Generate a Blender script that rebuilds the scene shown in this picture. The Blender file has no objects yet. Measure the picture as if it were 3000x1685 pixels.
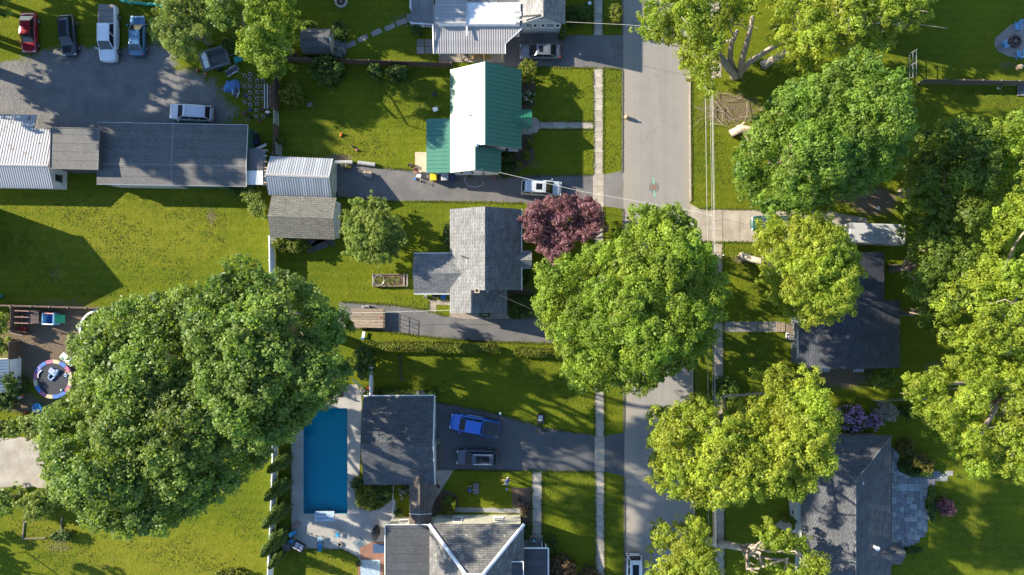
import bpy, bmesh, math, random
import numpy as np
from mathutils import Vector, Matrix

# ---------------------------------------------------------------- camera, sky, sun, exposure
H = 78.0; SC = 25.0; CX, CY = 1500.0, 842.5
scene = bpy.context.scene
COL = scene.collection
cam_d = bpy.data.cameras.new('camera'); cam = bpy.data.objects.new('camera', cam_d); COL.objects.link(cam)
cam.location = (0, 0, H); cam.rotation_euler = (0, 0, 0)
cam_d.sensor_fit = 'HORIZONTAL'; cam_d.angle = 2*math.atan(60.0/H)
cam_d.clip_start = 0.5; cam_d.clip_end = 3000
scene.camera = cam

SUN_EL, SUN_AZ = math.radians(25.0), math.radians(19.5)      # azimuth: north of west
SD = Vector((-math.cos(SUN_EL)*math.cos(SUN_AZ), math.cos(SUN_EL)*math.sin(SUN_AZ), math.sin(SUN_EL)))
world = bpy.data.worlds.new('World'); scene.world = world; world.use_nodes = True
wn = world.node_tree; wn.nodes.clear()
sky = wn.nodes.new('ShaderNodeTexSky'); sky.sky_type = 'NISHITA'; sky.sun_disc = False
sky.sun_elevation = SUN_EL; sky.sun_rotation = math.radians(-70.5); sky.air_density = 1.0; sky.dust_density = 0.2; sky.ozone_density = 3.0
bg = wn.nodes.new('ShaderNodeBackground'); bg.inputs[1].default_value = 0.125
wo = wn.nodes.new('ShaderNodeOutputWorld')
wn.links.new(sky.outputs[0], bg.inputs[0]); wn.links.new(bg.outputs[0], wo.inputs[0])
sun_d = bpy.data.lights.new('sun', 'SUN'); sun_d.energy = 5.0; sun_d.angle = math.radians(0.6); sun_d.color = (1.0, 0.89, 0.70)
sun = bpy.data.objects.new('sun', sun_d); COL.objects.link(sun)
sun.rotation_euler = SD.to_track_quat('Z', 'Y').to_euler(); sun.location = (-60, 20, 60)
scene.view_settings.view_transform = 'Standard'; scene.view_settings.look = 'None'
scene.view_settings.gamma = 1.0; scene.view_settings.use_curve_mapping = False
scene.view_settings.exposure = 1.45
scene.render.engine = 'CYCLES'
scene.cycles.max_bounces = 6; scene.cycles.transparent_max_bounces = 8
scene.cycles.use_denoising = True

# ---------------------------------------------------------------- helpers
def gx(px, z=0.0): return (px-CX)/SC*(H-z)/H
def gy(py, z=0.0): return (CY-py)/SC*(H-z)/H
def W(px, py, z=0.0): return Vector((gx(px, z), gy(py, z), z))
R = math.radians
random.seed(7)

class MB:
    """collects faces; build() links them as one mesh object"""
    def __init__(s): s.v = []; s.f = []; s.uv = []
    def face(s, pts, uv=None):
        i = len(s.v); s.v += [tuple(p) for p in pts]; s.f.append(tuple(range(i, i+len(pts)))); s.uv.append(uv)
    def add(s, verts, faces):
        i = len(s.v); s.v += [tuple(p) for p in verts]
        for f in faces: s.f.append(tuple(k+i for k in f)); s.uv.append(None)
        return s
    def box(s, c, d, rz=0.0, tilt=None):
        x, y, z = d[0]/2, d[1]/2, d[2]/2
        vs = [Vector((a*x, b*y, e*z)) for e in (-1, 1) for b in (-1, 1) for a in (-1, 1)]
        M = Matrix.Rotation(rz, 3, 'Z')
        if tilt: M = M @ Matrix.Rotation(tilt[1], 3, tilt[0])
        vs = [M @ v + Vector(c) for v in vs]
        return s.add(vs, [(0,2,3,1),(4,5,7,6),(0,1,5,4),(2,6,7,3),(0,4,6,2),(1,3,7,5)])
    def bbox(s, c, d, b=0.03, rz=0.0):
        """box with chamfered vertical and top edges"""
        x, y, z = d[0]/2, d[1]/2, d[2]/2; b = min(b, x*.9, y*.9, z*.9)
        def ring(xx, yy, zz, k):
            return [(xx-k,-yy,zz),(xx,-yy+k,zz),(xx,yy-k,zz),(xx-k,yy,zz),(-xx+k,yy,zz),(-xx,yy-k,zz),(-xx,-yy+k,zz),(-xx+k,-yy,zz)]
        rs = [ring(x,y,-z,b), ring(x,y,z-b,b), ring(x-b,y-b,z,b*.6)]
        M = Matrix.Rotation(rz, 3, 'Z'); vs = [M @ Vector(p) + Vector(c) for r in rs for p in r]
        fs = [tuple(range(7,-1,-1)), tuple(range(16,24))]
        for r in (0, 8):
            for k in range(8): fs.append((r+k, r+(k+1)%8, r+8+(k+1)%8, r+8+k))
        return s.add(vs, fs)
    def prism(s, poly, z0, z1):
        n = len(poly); A = sum(poly[i][0]*poly[(i+1)%n][1]-poly[(i+1)%n][0]*poly[i][1] for i in range(n))
        if A < 0: poly = poly[::-1]
        vs = [(p[0], p[1], z0) for p in poly] + [(p[0], p[1], z1) for p in poly]
        fs = [tuple(range(n-1, -1, -1)), tuple(range(n, 2*n))] + [(i, (i+1) % n, n+(i+1) % n, n+i) for i in range(n)]
        return s.add(vs, fs)
    def slab(s, pts, t=0.1):
        """roof plane: pts anticlockwise seen from above, u along pts[0]->pts[1]; thickness t downwards"""
        P = [Vector(p) for p in pts]; n = len(P)
        nr = (P[1]-P[0]).cross(P[2]-P[0]).normalized()
        if nr.z < 0: P = P[::-1]; nr = -nr; P = P[-2:]+P[:-2]
        u = (P[1]-P[0]).normalized(); v = nr.cross(u)
        uv = [((p-P[0]).dot(u), (p-P[0]).dot(v)) for p in P]
        s.face(P, uv)
        Q = [p - Vector((0, 0, t)) for p in P]
        s.face(Q[::-1])
        for i in range(n): s.face([P[i], Q[i], Q[(i+1) % n], P[(i+1) % n]])
        return s
    def tube(s, pts, rad, n=7, cap=True):
        pts = [Vector(p) for p in pts]; m = len(pts)
        if not hasattr(rad, '__len__'): rad = [rad]*m
        vs = []; up = Vector((0.13, 0.31, 0.94))
        for i, p in enumerate(pts):
            d = (pts[min(i+1, m-1)]-pts[max(i-1, 0)]).normalized()
            a = d.cross(up)
            if a.length < 1e-3: a = d.cross(Vector((1, 0, 0)))
            a.normalize(); b = d.cross(a)
            for k in range(n):
                t = 2*math.pi*k/n; vs.append(p + a*math.cos(t)*rad[i] + b*math.sin(t)*rad[i])
        fs = [(i*n+k, i*n+(k+1) % n, (i+1)*n+(k+1) % n, (i+1)*n+k) for i in range(m-1) for k in range(n)]
        if cap: fs += [tuple(range(n-1, -1, -1)), tuple(range((m-1)*n, m*n))]
        return s.add(vs, fs)
    def lathe(s, prof, c=(0, 0, 0), n=14, sx=1.0, sy=1.0, rz=0.0):
        """prof: list of (r, z)"""
        vs = []; m = len(prof)
        for r, z in prof:
            for k in range(n):
                t = 2*math.pi*k/n + rz; vs.append((c[0]+r*sx*math.cos(t), c[1]+r*sy*math.sin(t), c[2]+z))
        fs = [(i*n+k, i*n+(k+1) % n, (i+1)*n+(k+1) % n, (i+1)*n+k) for i in range(m-1) for k in range(n)]
        if prof[0][0] > 1e-4: fs.append(tuple(range(n-1, -1, -1)))
        if prof[-1][0] > 1e-4: fs.append(tuple(range((m-1)*n, m*n)))
        return s.add(vs, fs)
    def ball(s, c, r, n=10, m=6):
        if not hasattr(r, '__len__'): r = (r, r, r)
        vs = []
        for i in range(m+1):
            a = -math.pi/2 + math.pi*i/m
            for k in range(n):
                t = 2*math.pi*k/n; vs.append((c[0]+r[0]*math.cos(a)*math.cos(t), c[1]+r[1]*math.cos(a)*math.sin(t), c[2]+r[2]*math.sin(a)))
        return s.add(vs, [(i*n+k, i*n+(k+1) % n, (i+1)*n+(k+1) % n, (i+1)*n+k) for i in range(m) for k in range(n)])
    def build(s, name, mat, parent=None, smooth=False):
        o = Vector((0, 0, 0))
        if parent is not None: o = ORI.get(parent.name, o)
        me = bpy.data.meshes.new(name)
        me.from_pydata([(v[0]-o.x, v[1]-o.y, v[2]-o.z) for v in s.v], [], s.f)
        if any(u is not None for u in s.uv):
            L = me.uv_layers.new(name='UVMap'); d = L.data; k = 0
            for f, u in zip(s.f, s.uv):
                for j in range(len(f)):
                    d[k].uv = u[j] if u is not None else (0.0, 0.0); k += 1
        if smooth: me.polygons.foreach_set('use_smooth', [True]*len(me.polygons))
        me.materials.append(mat); me.update()
        ob = bpy.data.objects.new(name, me); COL.objects.link(ob)
        if parent is not None: ob.parent = parent; ORI[ob.name] = o
        return ob
ORI = {}
def tag(o, label=None, cat=None, group=None, kind=None):
    if label: o['label'] = label
    if cat: o['category'] = cat
    if group: o['group'] = group
    if kind: o['kind'] = kind
    return o
def thing(name, label, cat, loc=(0, 0, 0), rz=0.0, group=None, local=False):
    """Empty at the thing's base. Parts are given in world coordinates (turned about the base by rz), or local if local."""
    o = bpy.data.objects.new(name, None); COL.objects.link(o)
    o.location = loc; o.rotation_euler = (0, 0, rz); o.empty_display_size = 0.3
    ORI[o.name] = Vector((0, 0, 0)) if local else Vector(loc)
    return tag(o, label, cat, group)
def lt(name, px, py, label, cat, rz=0.0, z=0.0, group=None, zim=None):
    """thing whose parts are in local metres; placed at the ground point seen at px,py (seen at height zim)"""
    p = W(px, py, z if zim is None else zim)
    return thing(name, label, cat, (p.x, p.y, z), R(rz), group, local=True)
def struct(name, mb, mat, parent=None):
    o = mb.build(name, mat, parent)
    if parent is None: o['kind'] = 'structure'
    return o
def dup(o, parent=None, loc=None, rz=None, label=None, group=None):
    c = o.copy(); COL.objects.link(c)
    if parent is not None: c.parent = parent
    if loc is not None: c.location = loc
    if rz is not None: c.rotation_euler = (0, 0, rz)
    if label: c['label'] = label
    if group: c['group'] = group
    for ch in list(o.children):
        dup(ch, c)
    return c
def poly(pts, z=0.0): return [(gx(a, z), gy(b, z)) for a, b in pts]
def circ(cx, cy, r, n=16, ry=None, rz=0.0): 
    ry = ry or r
    return [(cx+r*math.cos(2*math.pi*k/n)*math.cos(rz)-ry*math.sin(2*math.pi*k/n)*math.sin(rz), cy+r*math.cos(2*math.pi*k/n)*math.sin(rz)+ry*math.sin(2*math.pi*k/n)*math.cos(rz)) for k in range(n)]

# ---------------------------------------------------------------- materials
MATS = {}
def nodes(name):
    m = bpy.data.materials.new(name); m.use_nodes = True; nt = m.node_tree; nt.nodes.clear()
    out = nt.nodes.new('ShaderNodeOutputMaterial'); b = nt.nodes.new('ShaderNodeBsdfPrincipled')
    nt.links.new(b.outputs[0], out.inputs[0])
    return m, nt, b, out
def N(nt, t, **kw):
    n = nt.nodes.new('ShaderNode'+t)
    for k, v in kw.items():
        if hasattr(n, k): setattr(n, k, v)
        else: n.inputs[k.replace('_', ' ')].default_value = v
    return n
def rgba(c): return (c[0], c[1], c[2], 1.0)
def mixc(nt, fac, a, b, mode='MIX'):
    n = nt.nodes.new('ShaderNodeMix'); n.data_type = 'RGBA'; n.blend_type = mode
    for sock, val in ((n.inputs[0], fac), (n.inputs[6], a), (n.inputs[7], b)):
        if hasattr(val, 'links') or hasattr(val, 'is_linked'): nt.links.new(val, sock)
        elif isinstance(val, (int, float)): sock.default_value = val
        else: sock.default_value = rgba(val)
    return n.outputs[2]
def mat(name, c1, c2=None, scale=2.0, rough=0.8, metal=0.0, bump=0.0, bscale=None, spec=0.5, rnd=0.0, coat=0.0, detail=5.0):
    if name in MATS: return MATS[name]
    m, nt, b, out = nodes(name)
    b.inputs['Roughness'].default_value = rough; b.inputs['Metallic'].default_value = metal
    b.inputs['Specular IOR Level'].default_value = spec; b.inputs['Coat Weight'].default_value = coat
    if coat: b.inputs['Coat Roughness'].default_value = 0.06
    tc = N(nt, 'TexCoord')
    col = None
    c2 = c2 or tuple(x*0.72 for x in c1)
    ns = N(nt, 'TexNoise', Scale=scale, Detail=detail, Roughness=0.62); nt.links.new(tc.outputs['Object'], ns.inputs['Vector'])
    rp = N(nt, 'ValToRGB'); rp.color_ramp.elements[0].position = 0.32; rp.color_ramp.elements[1].position = 0.68
    rp.color_ramp.elements[0].color = rgba(c2); rp.color_ramp.elements[1].color = rgba(c1)
    nt.links.new(ns.outputs[0], rp.inputs[0]); col = rp.outputs[0]
    if rnd:
        oi = N(nt, 'ObjectInfo'); hs = N(nt, 'HueSaturation'); mr = N(nt, 'MapRange'); mr.inputs[3].default_value = 1-rnd; mr.inputs[4].default_value = 1+rnd
        nt.links.new(oi.outputs['Random'], mr.inputs[0]); nt.links.new(mr.outputs[0], hs.inputs['Value']); nt.links.new(col, hs.inputs['Color']); col = hs.outputs[0]
    nt.links.new(col, b.inputs['Base Color'])
    if bump:
        nb = N(nt, 'TexNoise', Scale=bscale or scale*6, Detail=4.0); nt.links.new(tc.outputs['Object'], nb.inputs['Vector'])
        bp = N(nt, 'Bump', Strength=bump, Distance=0.05); nt.links.new(nb.outputs[0], bp.inputs['Height']); nt.links.new(bp.outputs[0], b.inputs['Normal'])
    MATS[name] = m
    return m
def shingle(name, c1, c2, row=0.24, width=0.8, rough=0.85, lichen=0.0, streak=0.25, spec=0.4):
    if name in MATS: return MATS[name]
    m, nt, b, out = nodes(name); b.inputs['Roughness'].default_value = rough; b.inputs['Specular IOR Level'].default_value = spec
    uv = N(nt, 'UVMap'); uv.uv_map = 'UVMap'
    br = N(nt, 'TexBrick', Scale=1.0); br.offset = 0.5
    br.inputs['Brick Width'].default_value = width; br.inputs['Row Height'].default_value = row; br.inputs['Mortar Size'].default_value = 0.018
    br.inputs['Color1'].default_value = rgba(c1); br.inputs['Color2'].default_value = rgba(c2); br.inputs['Mortar'].default_value = rgba(tuple(x*0.45 for x in c2))
    br.inputs['Bias'].default_value = 0.0
    nt.links.new(uv.outputs[0], br.inputs['Vector'])
    ns = N(nt, 'TexNoise', Scale=0.7, Detail=6.0, Roughness=0.65); nt.links.new(uv.outputs[0], ns.inputs['Vector'])
    mp = N(nt, 'Mapping'); mp.inputs['Scale'].default_value = (2.2, 9.0, 1); nt.links.new(uv.outputs[0], mp.inputs['Vector'])
    n2 = N(nt, 'TexNoise', Scale=1.0, Detail=3.0); nt.links.new(mp.outputs[0], n2.inputs['Vector'])
    mr = N(nt, 'MapRange'); mr.inputs[1].default_value = 0.3; mr.inputs[2].default_value = 0.7; mr.inputs[3].default_value = 1-streak; mr.inputs[4].default_value = 1+streak
    nt.links.new(ns.outputs[0], mr.inputs[0])
    m2 = N(nt, 'MapRange'); m2.inputs[1].default_value = 0.3; m2.inputs[2].default_value = 0.7; m2.inputs[3].default_value = 0.75; m2.inputs[4].default_value = 1.25
    nt.links.new(n2.outputs[0], m2.inputs[0])
    mu = N(nt, 'Math', operation='MULTIPLY'); nt.links.new(mr.outputs[0], mu.inputs[0]); nt.links.new(m2.outputs[0], mu.inputs[1])
    hs = N(nt, 'HueSaturation'); nt.links.new(br.outputs[0], hs.inputs['Color']); nt.links.new(mu.outputs[0], hs.inputs['Value']); col = hs.outputs[0]
    if lichen:
        vo = N(nt, 'TexVoronoi', Scale=0.9); vo.inputs['Randomness'].default_value = 1.0; nt.links.new(uv.outputs[0], vo.inputs['Vector'])
        rp = N(nt, 'ValToRGB'); rp.color_ramp.elements[0].position = 0.10*lichen; rp.color_ramp.elements[0].color = (1, 1, 1, 1); rp.color_ramp.elements[1].position = 0.13*lichen; rp.color_ramp.elements[1].color = (0, 0, 0, 1)
        nt.links.new(vo.outputs['Distance'], rp.inputs[0]); col = mixc(nt, rp.outputs[0], col, (0.25, 0.28, 0.2))
    nt.links.new(col, b.inputs['Base Color'])
    bp = N(nt, 'Bump', Strength=0.5, Distance=0.02); nt.links.new(br.outputs['Fac'], bp.inputs['Height']); bp.invert = True; nt.links.new(bp.outputs[0], b.inputs['Normal'])
    MATS[name] = m
    return m
def bricks(name, c1, c2, mortar, w, h, rough=0.85, ms=0.01, bump=0.3):
    """flat small paving or siding lines in world/object coordinates"""
    if name in MATS: return MATS[name]
    m, nt, b, out = nodes(name); b.inputs['Roughness'].default_value = rough
    tc = N(nt, 'TexCoord'); br = N(nt, 'TexBrick', Scale=1.0)
    br.inputs['Brick Width'].default_value = w; br.inputs['Row Height'].default_value = h; br.inputs['Mortar Size'].default_value = ms
    br.inputs['Color1'].default_value = rgba(c1); br.inputs['Color2'].default_value = rgba(c2); br.inputs['Mortar'].default_value = rgba(mortar)
    nt.links.new(tc.outputs['Object'], br.inputs['Vector'])
    ns = N(nt, 'TexNoise', Scale=1.3, Detail=5.0); nt.links.new(tc.outputs['Object'], ns.inputs['Vector'])
    mr = N(nt, 'MapRange'); mr.inputs[3].default_value = 0.6; mr.inputs[4].default_value = 1.4; nt.links.new(ns.outputs[0], mr.inputs[0])
    hs = N(nt, 'HueSaturation'); nt.links.new(br.outputs[0], hs.inputs['Color']); nt.links.new(mr.outputs[0], hs.inputs['Value'])
    nt.links.new(hs.outputs[0], b.inputs['Base Color'])
    bp = N(nt, 'Bump', Strength=bump, Distance=0.01); bp.invert = True; nt.links.new(br.outputs['Fac'], bp.inputs['Height']); nt.links.new(bp.outputs[0], b.inputs['Normal'])
    MATS[name] = m
    return m
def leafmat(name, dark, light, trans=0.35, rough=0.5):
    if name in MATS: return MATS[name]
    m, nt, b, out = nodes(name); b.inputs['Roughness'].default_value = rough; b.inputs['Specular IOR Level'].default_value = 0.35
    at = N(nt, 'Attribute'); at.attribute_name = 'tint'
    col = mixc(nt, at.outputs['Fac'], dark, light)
    tc = N(nt, 'TexCoord'); ns = N(nt, 'TexNoise', Scale=0.35, Detail=4.0); nt.links.new(tc.outputs['Object'], ns.inputs['Vector'])
    oi = N(nt, 'ObjectInfo'); hm = N(nt, 'MapRange'); hm.inputs[3].default_value = 0.497; hm.inputs[4].default_value = 0.505; nt.links.new(oi.outputs['Random'], hm.inputs[0])
    ha = N(nt, 'MapRange'); ha.inputs[1].default_value = .3; ha.inputs[2].default_value = .7; ha.inputs[3].default_value = -0.014; ha.inputs[4].default_value = 0.014; nt.links.new(ns.outputs[0], ha.inputs[0])
    hs_ = N(nt, 'Math', operation='ADD'); nt.links.new(hm.outputs[0], hs_.inputs[0]); nt.links.new(ha.outputs[0], hs_.inputs[1])
    vm = N(nt, 'MapRange'); vm.inputs[1].default_value = .3; vm.inputs[2].default_value = .7; vm.inputs[3].default_value = 0.80; vm.inputs[4].default_value = 1.15; nt.links.new(ns.outputs[0], vm.inputs[0])
    hv = N(nt, 'HueSaturation'); hv.inputs['Saturation'].default_value = 0.95; nt.links.new(hs_.outputs[0], hv.inputs['Hue']); nt.links.new(vm.outputs[0], hv.inputs['Value']); nt.links.new(col, hv.inputs['Color']); col = hv.outputs[0]
    nt.links.new(col, b.inputs['Base Color'])
    tr = N(nt, 'BsdfTranslucent'); c2 = mixc(nt, 1.0, col, (1.5, 1.45, 0.7), 'MULTIPLY'); nt.links.new(c2, tr.inputs[0])
    mx = N(nt, 'MixShader'); mx.inputs[0].default_value = trans
    nt.links.new(b.outputs[0], mx.inputs[1]); nt.links.new(tr.outputs[0], mx.inputs[2]); nt.links.new(mx.outputs[0], out.inputs[0])
    MATS[name] = m
    return m
def rusty(name):
    m, nt, b, out = nodes(name); b.inputs['Roughness'].default_value = 0.55; b.inputs['Metallic'].default_value = 0.0; b.inputs['Specular IOR Level'].default_value = 0.3
    tc = N(nt, 'TexCoord')
    geo = N(nt, 'NewGeometry')
    ns = N(nt, 'TexNoise', Scale=1.3, Detail=7.0, Roughness=0.7); nt.links.new(geo.outputs['Position'], ns.inputs['Vector'])
    rp = N(nt, 'ValToRGB'); rp.color_ramp.elements[0].position = 0.585; rp.color_ramp.elements[1].position = 0.63
    nt.links.new(ns.outputs[0], rp.inputs[0])
    col = mixc(nt, rp.outputs[0], (0.36, 0.365, 0.385), (0.17, 0.075, 0.04)); nt.links.new(col, b.inputs['Base Color'])
    MATS[name] = m
    return m

# ---- ground masks are painted on the sheet's vertices as place-bound soil, gravel and dry patches
def ground_material():
    m, nt, b, out = nodes('lawn_ground'); b.inputs['Roughness'].default_value = 0.95; b.inputs['Specular IOR Level'].default_value = 0.05
    tc = N(nt, 'TexCoord'); P = tc.outputs['Object']
    at = N(nt, 'Attribute'); at.attribute_name = 'soil'
    sp = N(nt, 'SeparateColor'); nt.links.new(at.outputs['Color'], sp.inputs[0])
    def noise(s, d=5.0, r=0.6):
        n = N(nt, 'TexNoise', Scale=s, Detail=d, Roughness=r); nt.links.new(P, n.inputs['Vector']); return n.outputs[0]
    def ramp(x, a, bb, c0, c1):
        r = N(nt, 'ValToRGB'); r.color_ramp.elements[0].position = a; r.color_ramp.elements[1].position = bb
        r.color_ramp.elements[0].color = rgba(c0); r.color_ramp.elements[1].color = rgba(c1); nt.links.new(x, r.inputs[0]); return r.outputs[0]
    nbig, nmid, nfine = noise(0.10, 4), noise(0.9, 6, 0.7), noise(5.5, 6, 0.75)
    g = ramp(nfine, 0.28, 0.74, (0.052, 0.078, 0.005), (0.165, 0.190, 0.012))
    g2 = ramp(nfine, 0.28, 0.74, (0.095, 0.105, 0.009), (0.235, 0.225, 0.026))
    g3 = ramp(nfine, 0.25, 0.75, (0.034, 0.060, 0.006), (0.105, 0.140, 0.011))
    f1 = ramp(nbig, 0.40, 0.62, (0, 0, 0), (0.85, 0.85, 0.85))
    c = mixc(nt, f1, g, g3)
    f2 = N(nt, 'Math', operation='MULTIPLY'); f2.inputs[1].default_value = 0.8
    nt.links.new(ramp(nmid, 0.52, 0.78, (0, 0, 0), (1, 1, 1)), f2.inputs[0])
    c = mixc(nt, f2.outputs[0], c, g2)
    nm2 = noise(2.6, 5, 0.7)
    f4 = N(nt, 'Math', operation='MULTIPLY'); f4.inputs[1].default_value = 0.65; nt.links.new(ramp(nm2, 0.50, 0.72, (0, 0, 0), (1, 1, 1)), f4.inputs[0])
    c = mixc(nt, f4.outputs[0], c, g3)
    # mowing passes: faint bands of leaning grass along x, wandering a little
    mp = N(nt, 'Mapping'); mp.inputs['Scale'].default_value = (0.05, 1.0, 1.0); mp.inputs['Rotation'].default_value = (0, 0, 0.06); nt.links.new(P, mp.inputs['Vector'])
    wv = N(nt, 'TexWave', Scale=0.30, Distortion=1.2, Detail=2.0); wv.bands_direction = 'Y'; wv.inputs['Detail Scale'].default_value = 1.2; nt.links.new(mp.outputs[0], wv.inputs['Vector'])
    f5 = N(nt, 'Math', operation='MULTIPLY'); f5.inputs[1].default_value = 0.20; nt.links.new(wv.outputs[1], f5.inputs[0])
    c = mixc(nt, f5.outputs[0], c, g2)
    # dry / clover tone (blue channel)
    dsum = N(nt, 'Math', operation='MULTIPLY_ADD'); nt.links.new(nmid, dsum.inputs[0]); dsum.inputs[1].default_value = 0.9; nt.links.new(sp.outputs[2], dsum.inputs[2])
    c = mixc(nt, ramp(dsum.outputs[0], 0.62, 1.15, (0, 0, 0), (1, 1, 1)), c, g2)
    # bare soil (red channel)
    s1 = N(nt, 'Math', operation='MULTIPLY_ADD'); nt.links.new(noise(2.2, 7, 0.75), s1.inputs[0]); s1.inputs[1].default_value = 0.9; nt.links.new(sp.outputs[0], s1.inputs[2])
    soil = ramp(nfine, 0.3, 0.7, (0.085, 0.062, 0.042), (0.21, 0.16, 0.115))
    c = mixc(nt, ramp(s1.outputs[0], 0.80, 1.02, (0, 0, 0), (1, 1, 1)), c, soil)
    # gravel (green channel)
    s2 = N(nt, 'Math', operation='MULTIPLY_ADD'); nt.links.new(noise(1.5, 8, 0.75), s2.inputs[0]); s2.inputs[1].default_value = 0.9; nt.links.new(sp.outputs[1], s2.inputs[2])
    grav = mixc(nt, ramp(noise(0.45, 5), 0.35, 0.7, (0, 0, 0), (1, 1, 1)), ramp(noise(9, 4), 0.3, 0.7, (0.085, 0.085, 0.09), (0.20, 0.195, 0.195)), ramp(noise(9, 4), 0.3, 0.7, (0.14, 0.135, 0.13), (0.27, 0.26, 0.25)))
    c = mixc(nt, ramp(s2.outputs[0], 0.82, 1.0, (0, 0, 0), (1, 1, 1)), c, grav)
    nt.links.new(c, b.inputs['Base Color'])
    nb1, nb2 = noise(7.0, 3), noise(2.0, 3)
    ad = N(nt, 'Math', operation='ADD'); nt.links.new(nb1, ad.inputs[0]); nt.links.new(nb2, ad.inputs[1])
    bp = N(nt, 'Bump', Strength=0.75, Distance=0.10); nt.links.new(ad.outputs[0], bp.inputs['Height']); nt.links.new(bp.outputs[0], b.inputs['Normal'])
    return m
def asphalt(name, c1, c2, lane=False, xs=None):
    m, nt, b, out = nodes(name); b.inputs['Roughness'].default_value = 0.8; b.inputs['Specular IOR Level'].default_value = 0.35
    tc = N(nt, 'TexCoord'); P = tc.outputs['Object']
    n1 = N(nt, 'TexNoise', Scale=0.5, Detail=7.0, Roughness=0.7); nt.links.new(P, n1.inputs['Vector'])
    mp = N(nt, 'Mapping'); mp.inputs['Scale'].default_value = (1.2, 0.06, 1) if lane else (0.5, 0.5, 1); nt.links.new(P, mp.inputs['Vector'])
    n2 = N(nt, 'TexNoise', Scale=1.0, Detail=5.0); nt.links.new(mp.outputs[0], n2.inputs['Vector'])
    n3 = N(nt, 'TexNoise', Scale=14.0, Detail=4.0, Roughness=0.8); nt.links.new(P, n3.inputs['Vector'])
    r1 = N(nt, 'ValToRGB'); r1.color_ramp.elements[0].position = 0.3; r1.color_ramp.elements[1].position = 0.7
    r1.color_ramp.elements[0].color = rgba(c2); r1.color_ramp.elements[1].color = rgba(c1)
    a = N(nt, 'Math', operation='ADD'); nt.links.new(n1.outputs[0], a.inputs[0]); nt.links.new(n2.outputs[0], a.inputs[1])
    a2 = N(nt, 'Math', operation='MULTIPLY'); nt.links.new(a.outputs[0], a2.inputs[0]); a2.inputs[1].default_value = 0.5
    nt.links.new(a2.outputs[0], r1.inputs[0])
    mr = N(nt, 'MapRange'); mr.inputs[3].default_value = 0.72; mr.inputs[4].default_value = 1.28; nt.links.new(n3.outputs[0], mr.inputs[0])
    hs = N(nt, 'HueSaturation'); nt.links.new(r1.outputs[0], hs.inputs['Color']); nt.links.new(mr.outputs[0], hs.inputs['Value']); col = hs.outputs[0]
    # hairline cracks
    vo = N(nt, 'TexVoronoi', Scale=0.09); vo.feature = 'DISTANCE_TO_EDGE'
    wv = N(nt, 'TexNoise', Scale=0.8, Detail=4.0); nt.links.new(P, wv.inputs['Vector'])
    ad = N(nt, 'VectorMath', operation='MULTIPLY_ADD'); nt.links.new(wv.outputs['Color'], ad.inputs[0]); ad.inputs[1].default_value = (2.5, 2.5, 0); nt.links.new(P, ad.inputs[2])
    nt.links.new(ad.outputs[0], vo.inputs['Vector'])
    rc = N(nt, 'ValToRGB'); rc.color_ramp.elements[0].position = 0.0; rc.color_ramp.elements[0].color = (0.28, 0.28, 0.28, 1); rc.color_ramp.elements[1].position = 0.005; rc.color_ramp.elements[1].color = (0, 0, 0, 1)
    nt.links.new(vo.outputs['Distance'], rc.inputs[0]); col = mixc(nt, rc.outputs[0], col, tuple(x*0.35 for x in c2))
    if lane:
        sx = N(nt, 'SeparateXYZ'); nt.links.new(P, sx.inputs[0])
        cr = N(nt, 'ValToRGB'); cr.color_ramp.interpolation = 'EASE'
        mx = N(nt, 'MapRange'); mx.inputs[1].default_value = xs[0]; mx.inputs[2].default_value = xs[1]; 
        wob = N(nt, 'TexNoise', Scale=0.35, Detail=4.0); nt.links.new(P, wob.inputs['Vector'])
        sm = N(nt, 'Math', operation='MULTIPLY_ADD'); nt.links.new(wob.outputs[0], sm.inputs[0]); sm.inputs[1].default_value = 1.4; nt.links.new(sx.outputs[0], sm.inputs[2])
        nt.links.new(sm.outputs[0], mx.inputs[0]); nt.links.new(mx.outputs[0], cr.inputs[0])
        e = cr.color_ramp.elements; e[0].position = 0.02; e[0].color = (0.8, 0.8, 0.8, 1); e[1].position = 0.30; e[1].color = (0, 0, 0, 1)
        k = e.new(0.80); k.color = (0, 0, 0, 1); k = e.new(1.0); k.color = (0.9, 0.9, 0.9, 1)
        col = mixc(nt, cr.outputs[0], col, (0.275, 0.245, 0.205))
    nt.links.new(col, b.inputs['Base Color'])
    bp = N(nt, 'Bump', Strength=0.35, Distance=0.01); nt.links.new(n3.outputs[0], bp.inputs['Height']); nt.links.new(bp.outputs[0], b.inputs['Normal'])
    return m
WHITE = mat('white_paint', (0.78, 0.78, 0.76), (0.68, 0.68, 0.66), 1.5, 0.55)
VINYL = mat('white_vinyl', (0.80, 0.81, 0.83), (0.70, 0.71, 0.74), 1.0, 0.45)
CREAM = bricks('cream_siding', (0.62, 0.59, 0.47), (0.60, 0.57, 0.46), (0.45, 0.43, 0.34), 30, 0.13, 0.6, 0.008)
WSIDE = bricks('white_siding', (0.70, 0.71, 0.70), (0.68, 0.69, 0.69), (0.5, 0.5, 0.5), 30, 0.13, 0.6, 0.008)
BEIGE = mat('beige_siding', (0.50, 0.44, 0.30), (0.42, 0.37, 0.26), 1.5, 0.7)
SAGE = mat('sage_siding', (0.30, 0.36, 0.28), (0.26, 0.31, 0.25), 1.5, 0.7)
GREENW = mat('dark_green_wall', (0.03, 0.09, 0.06), None, 1.5, 0.6)
GREYW = mat('grey_wall', (0.36, 0.38, 0.38), (0.28, 0.30, 0.30), 1.5, 0.7)
GLASS = mat('window_glass', (0.03, 0.035, 0.045), (0.02, 0.025, 0.03), 1.0, 0.08, spec=0.8)
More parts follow.
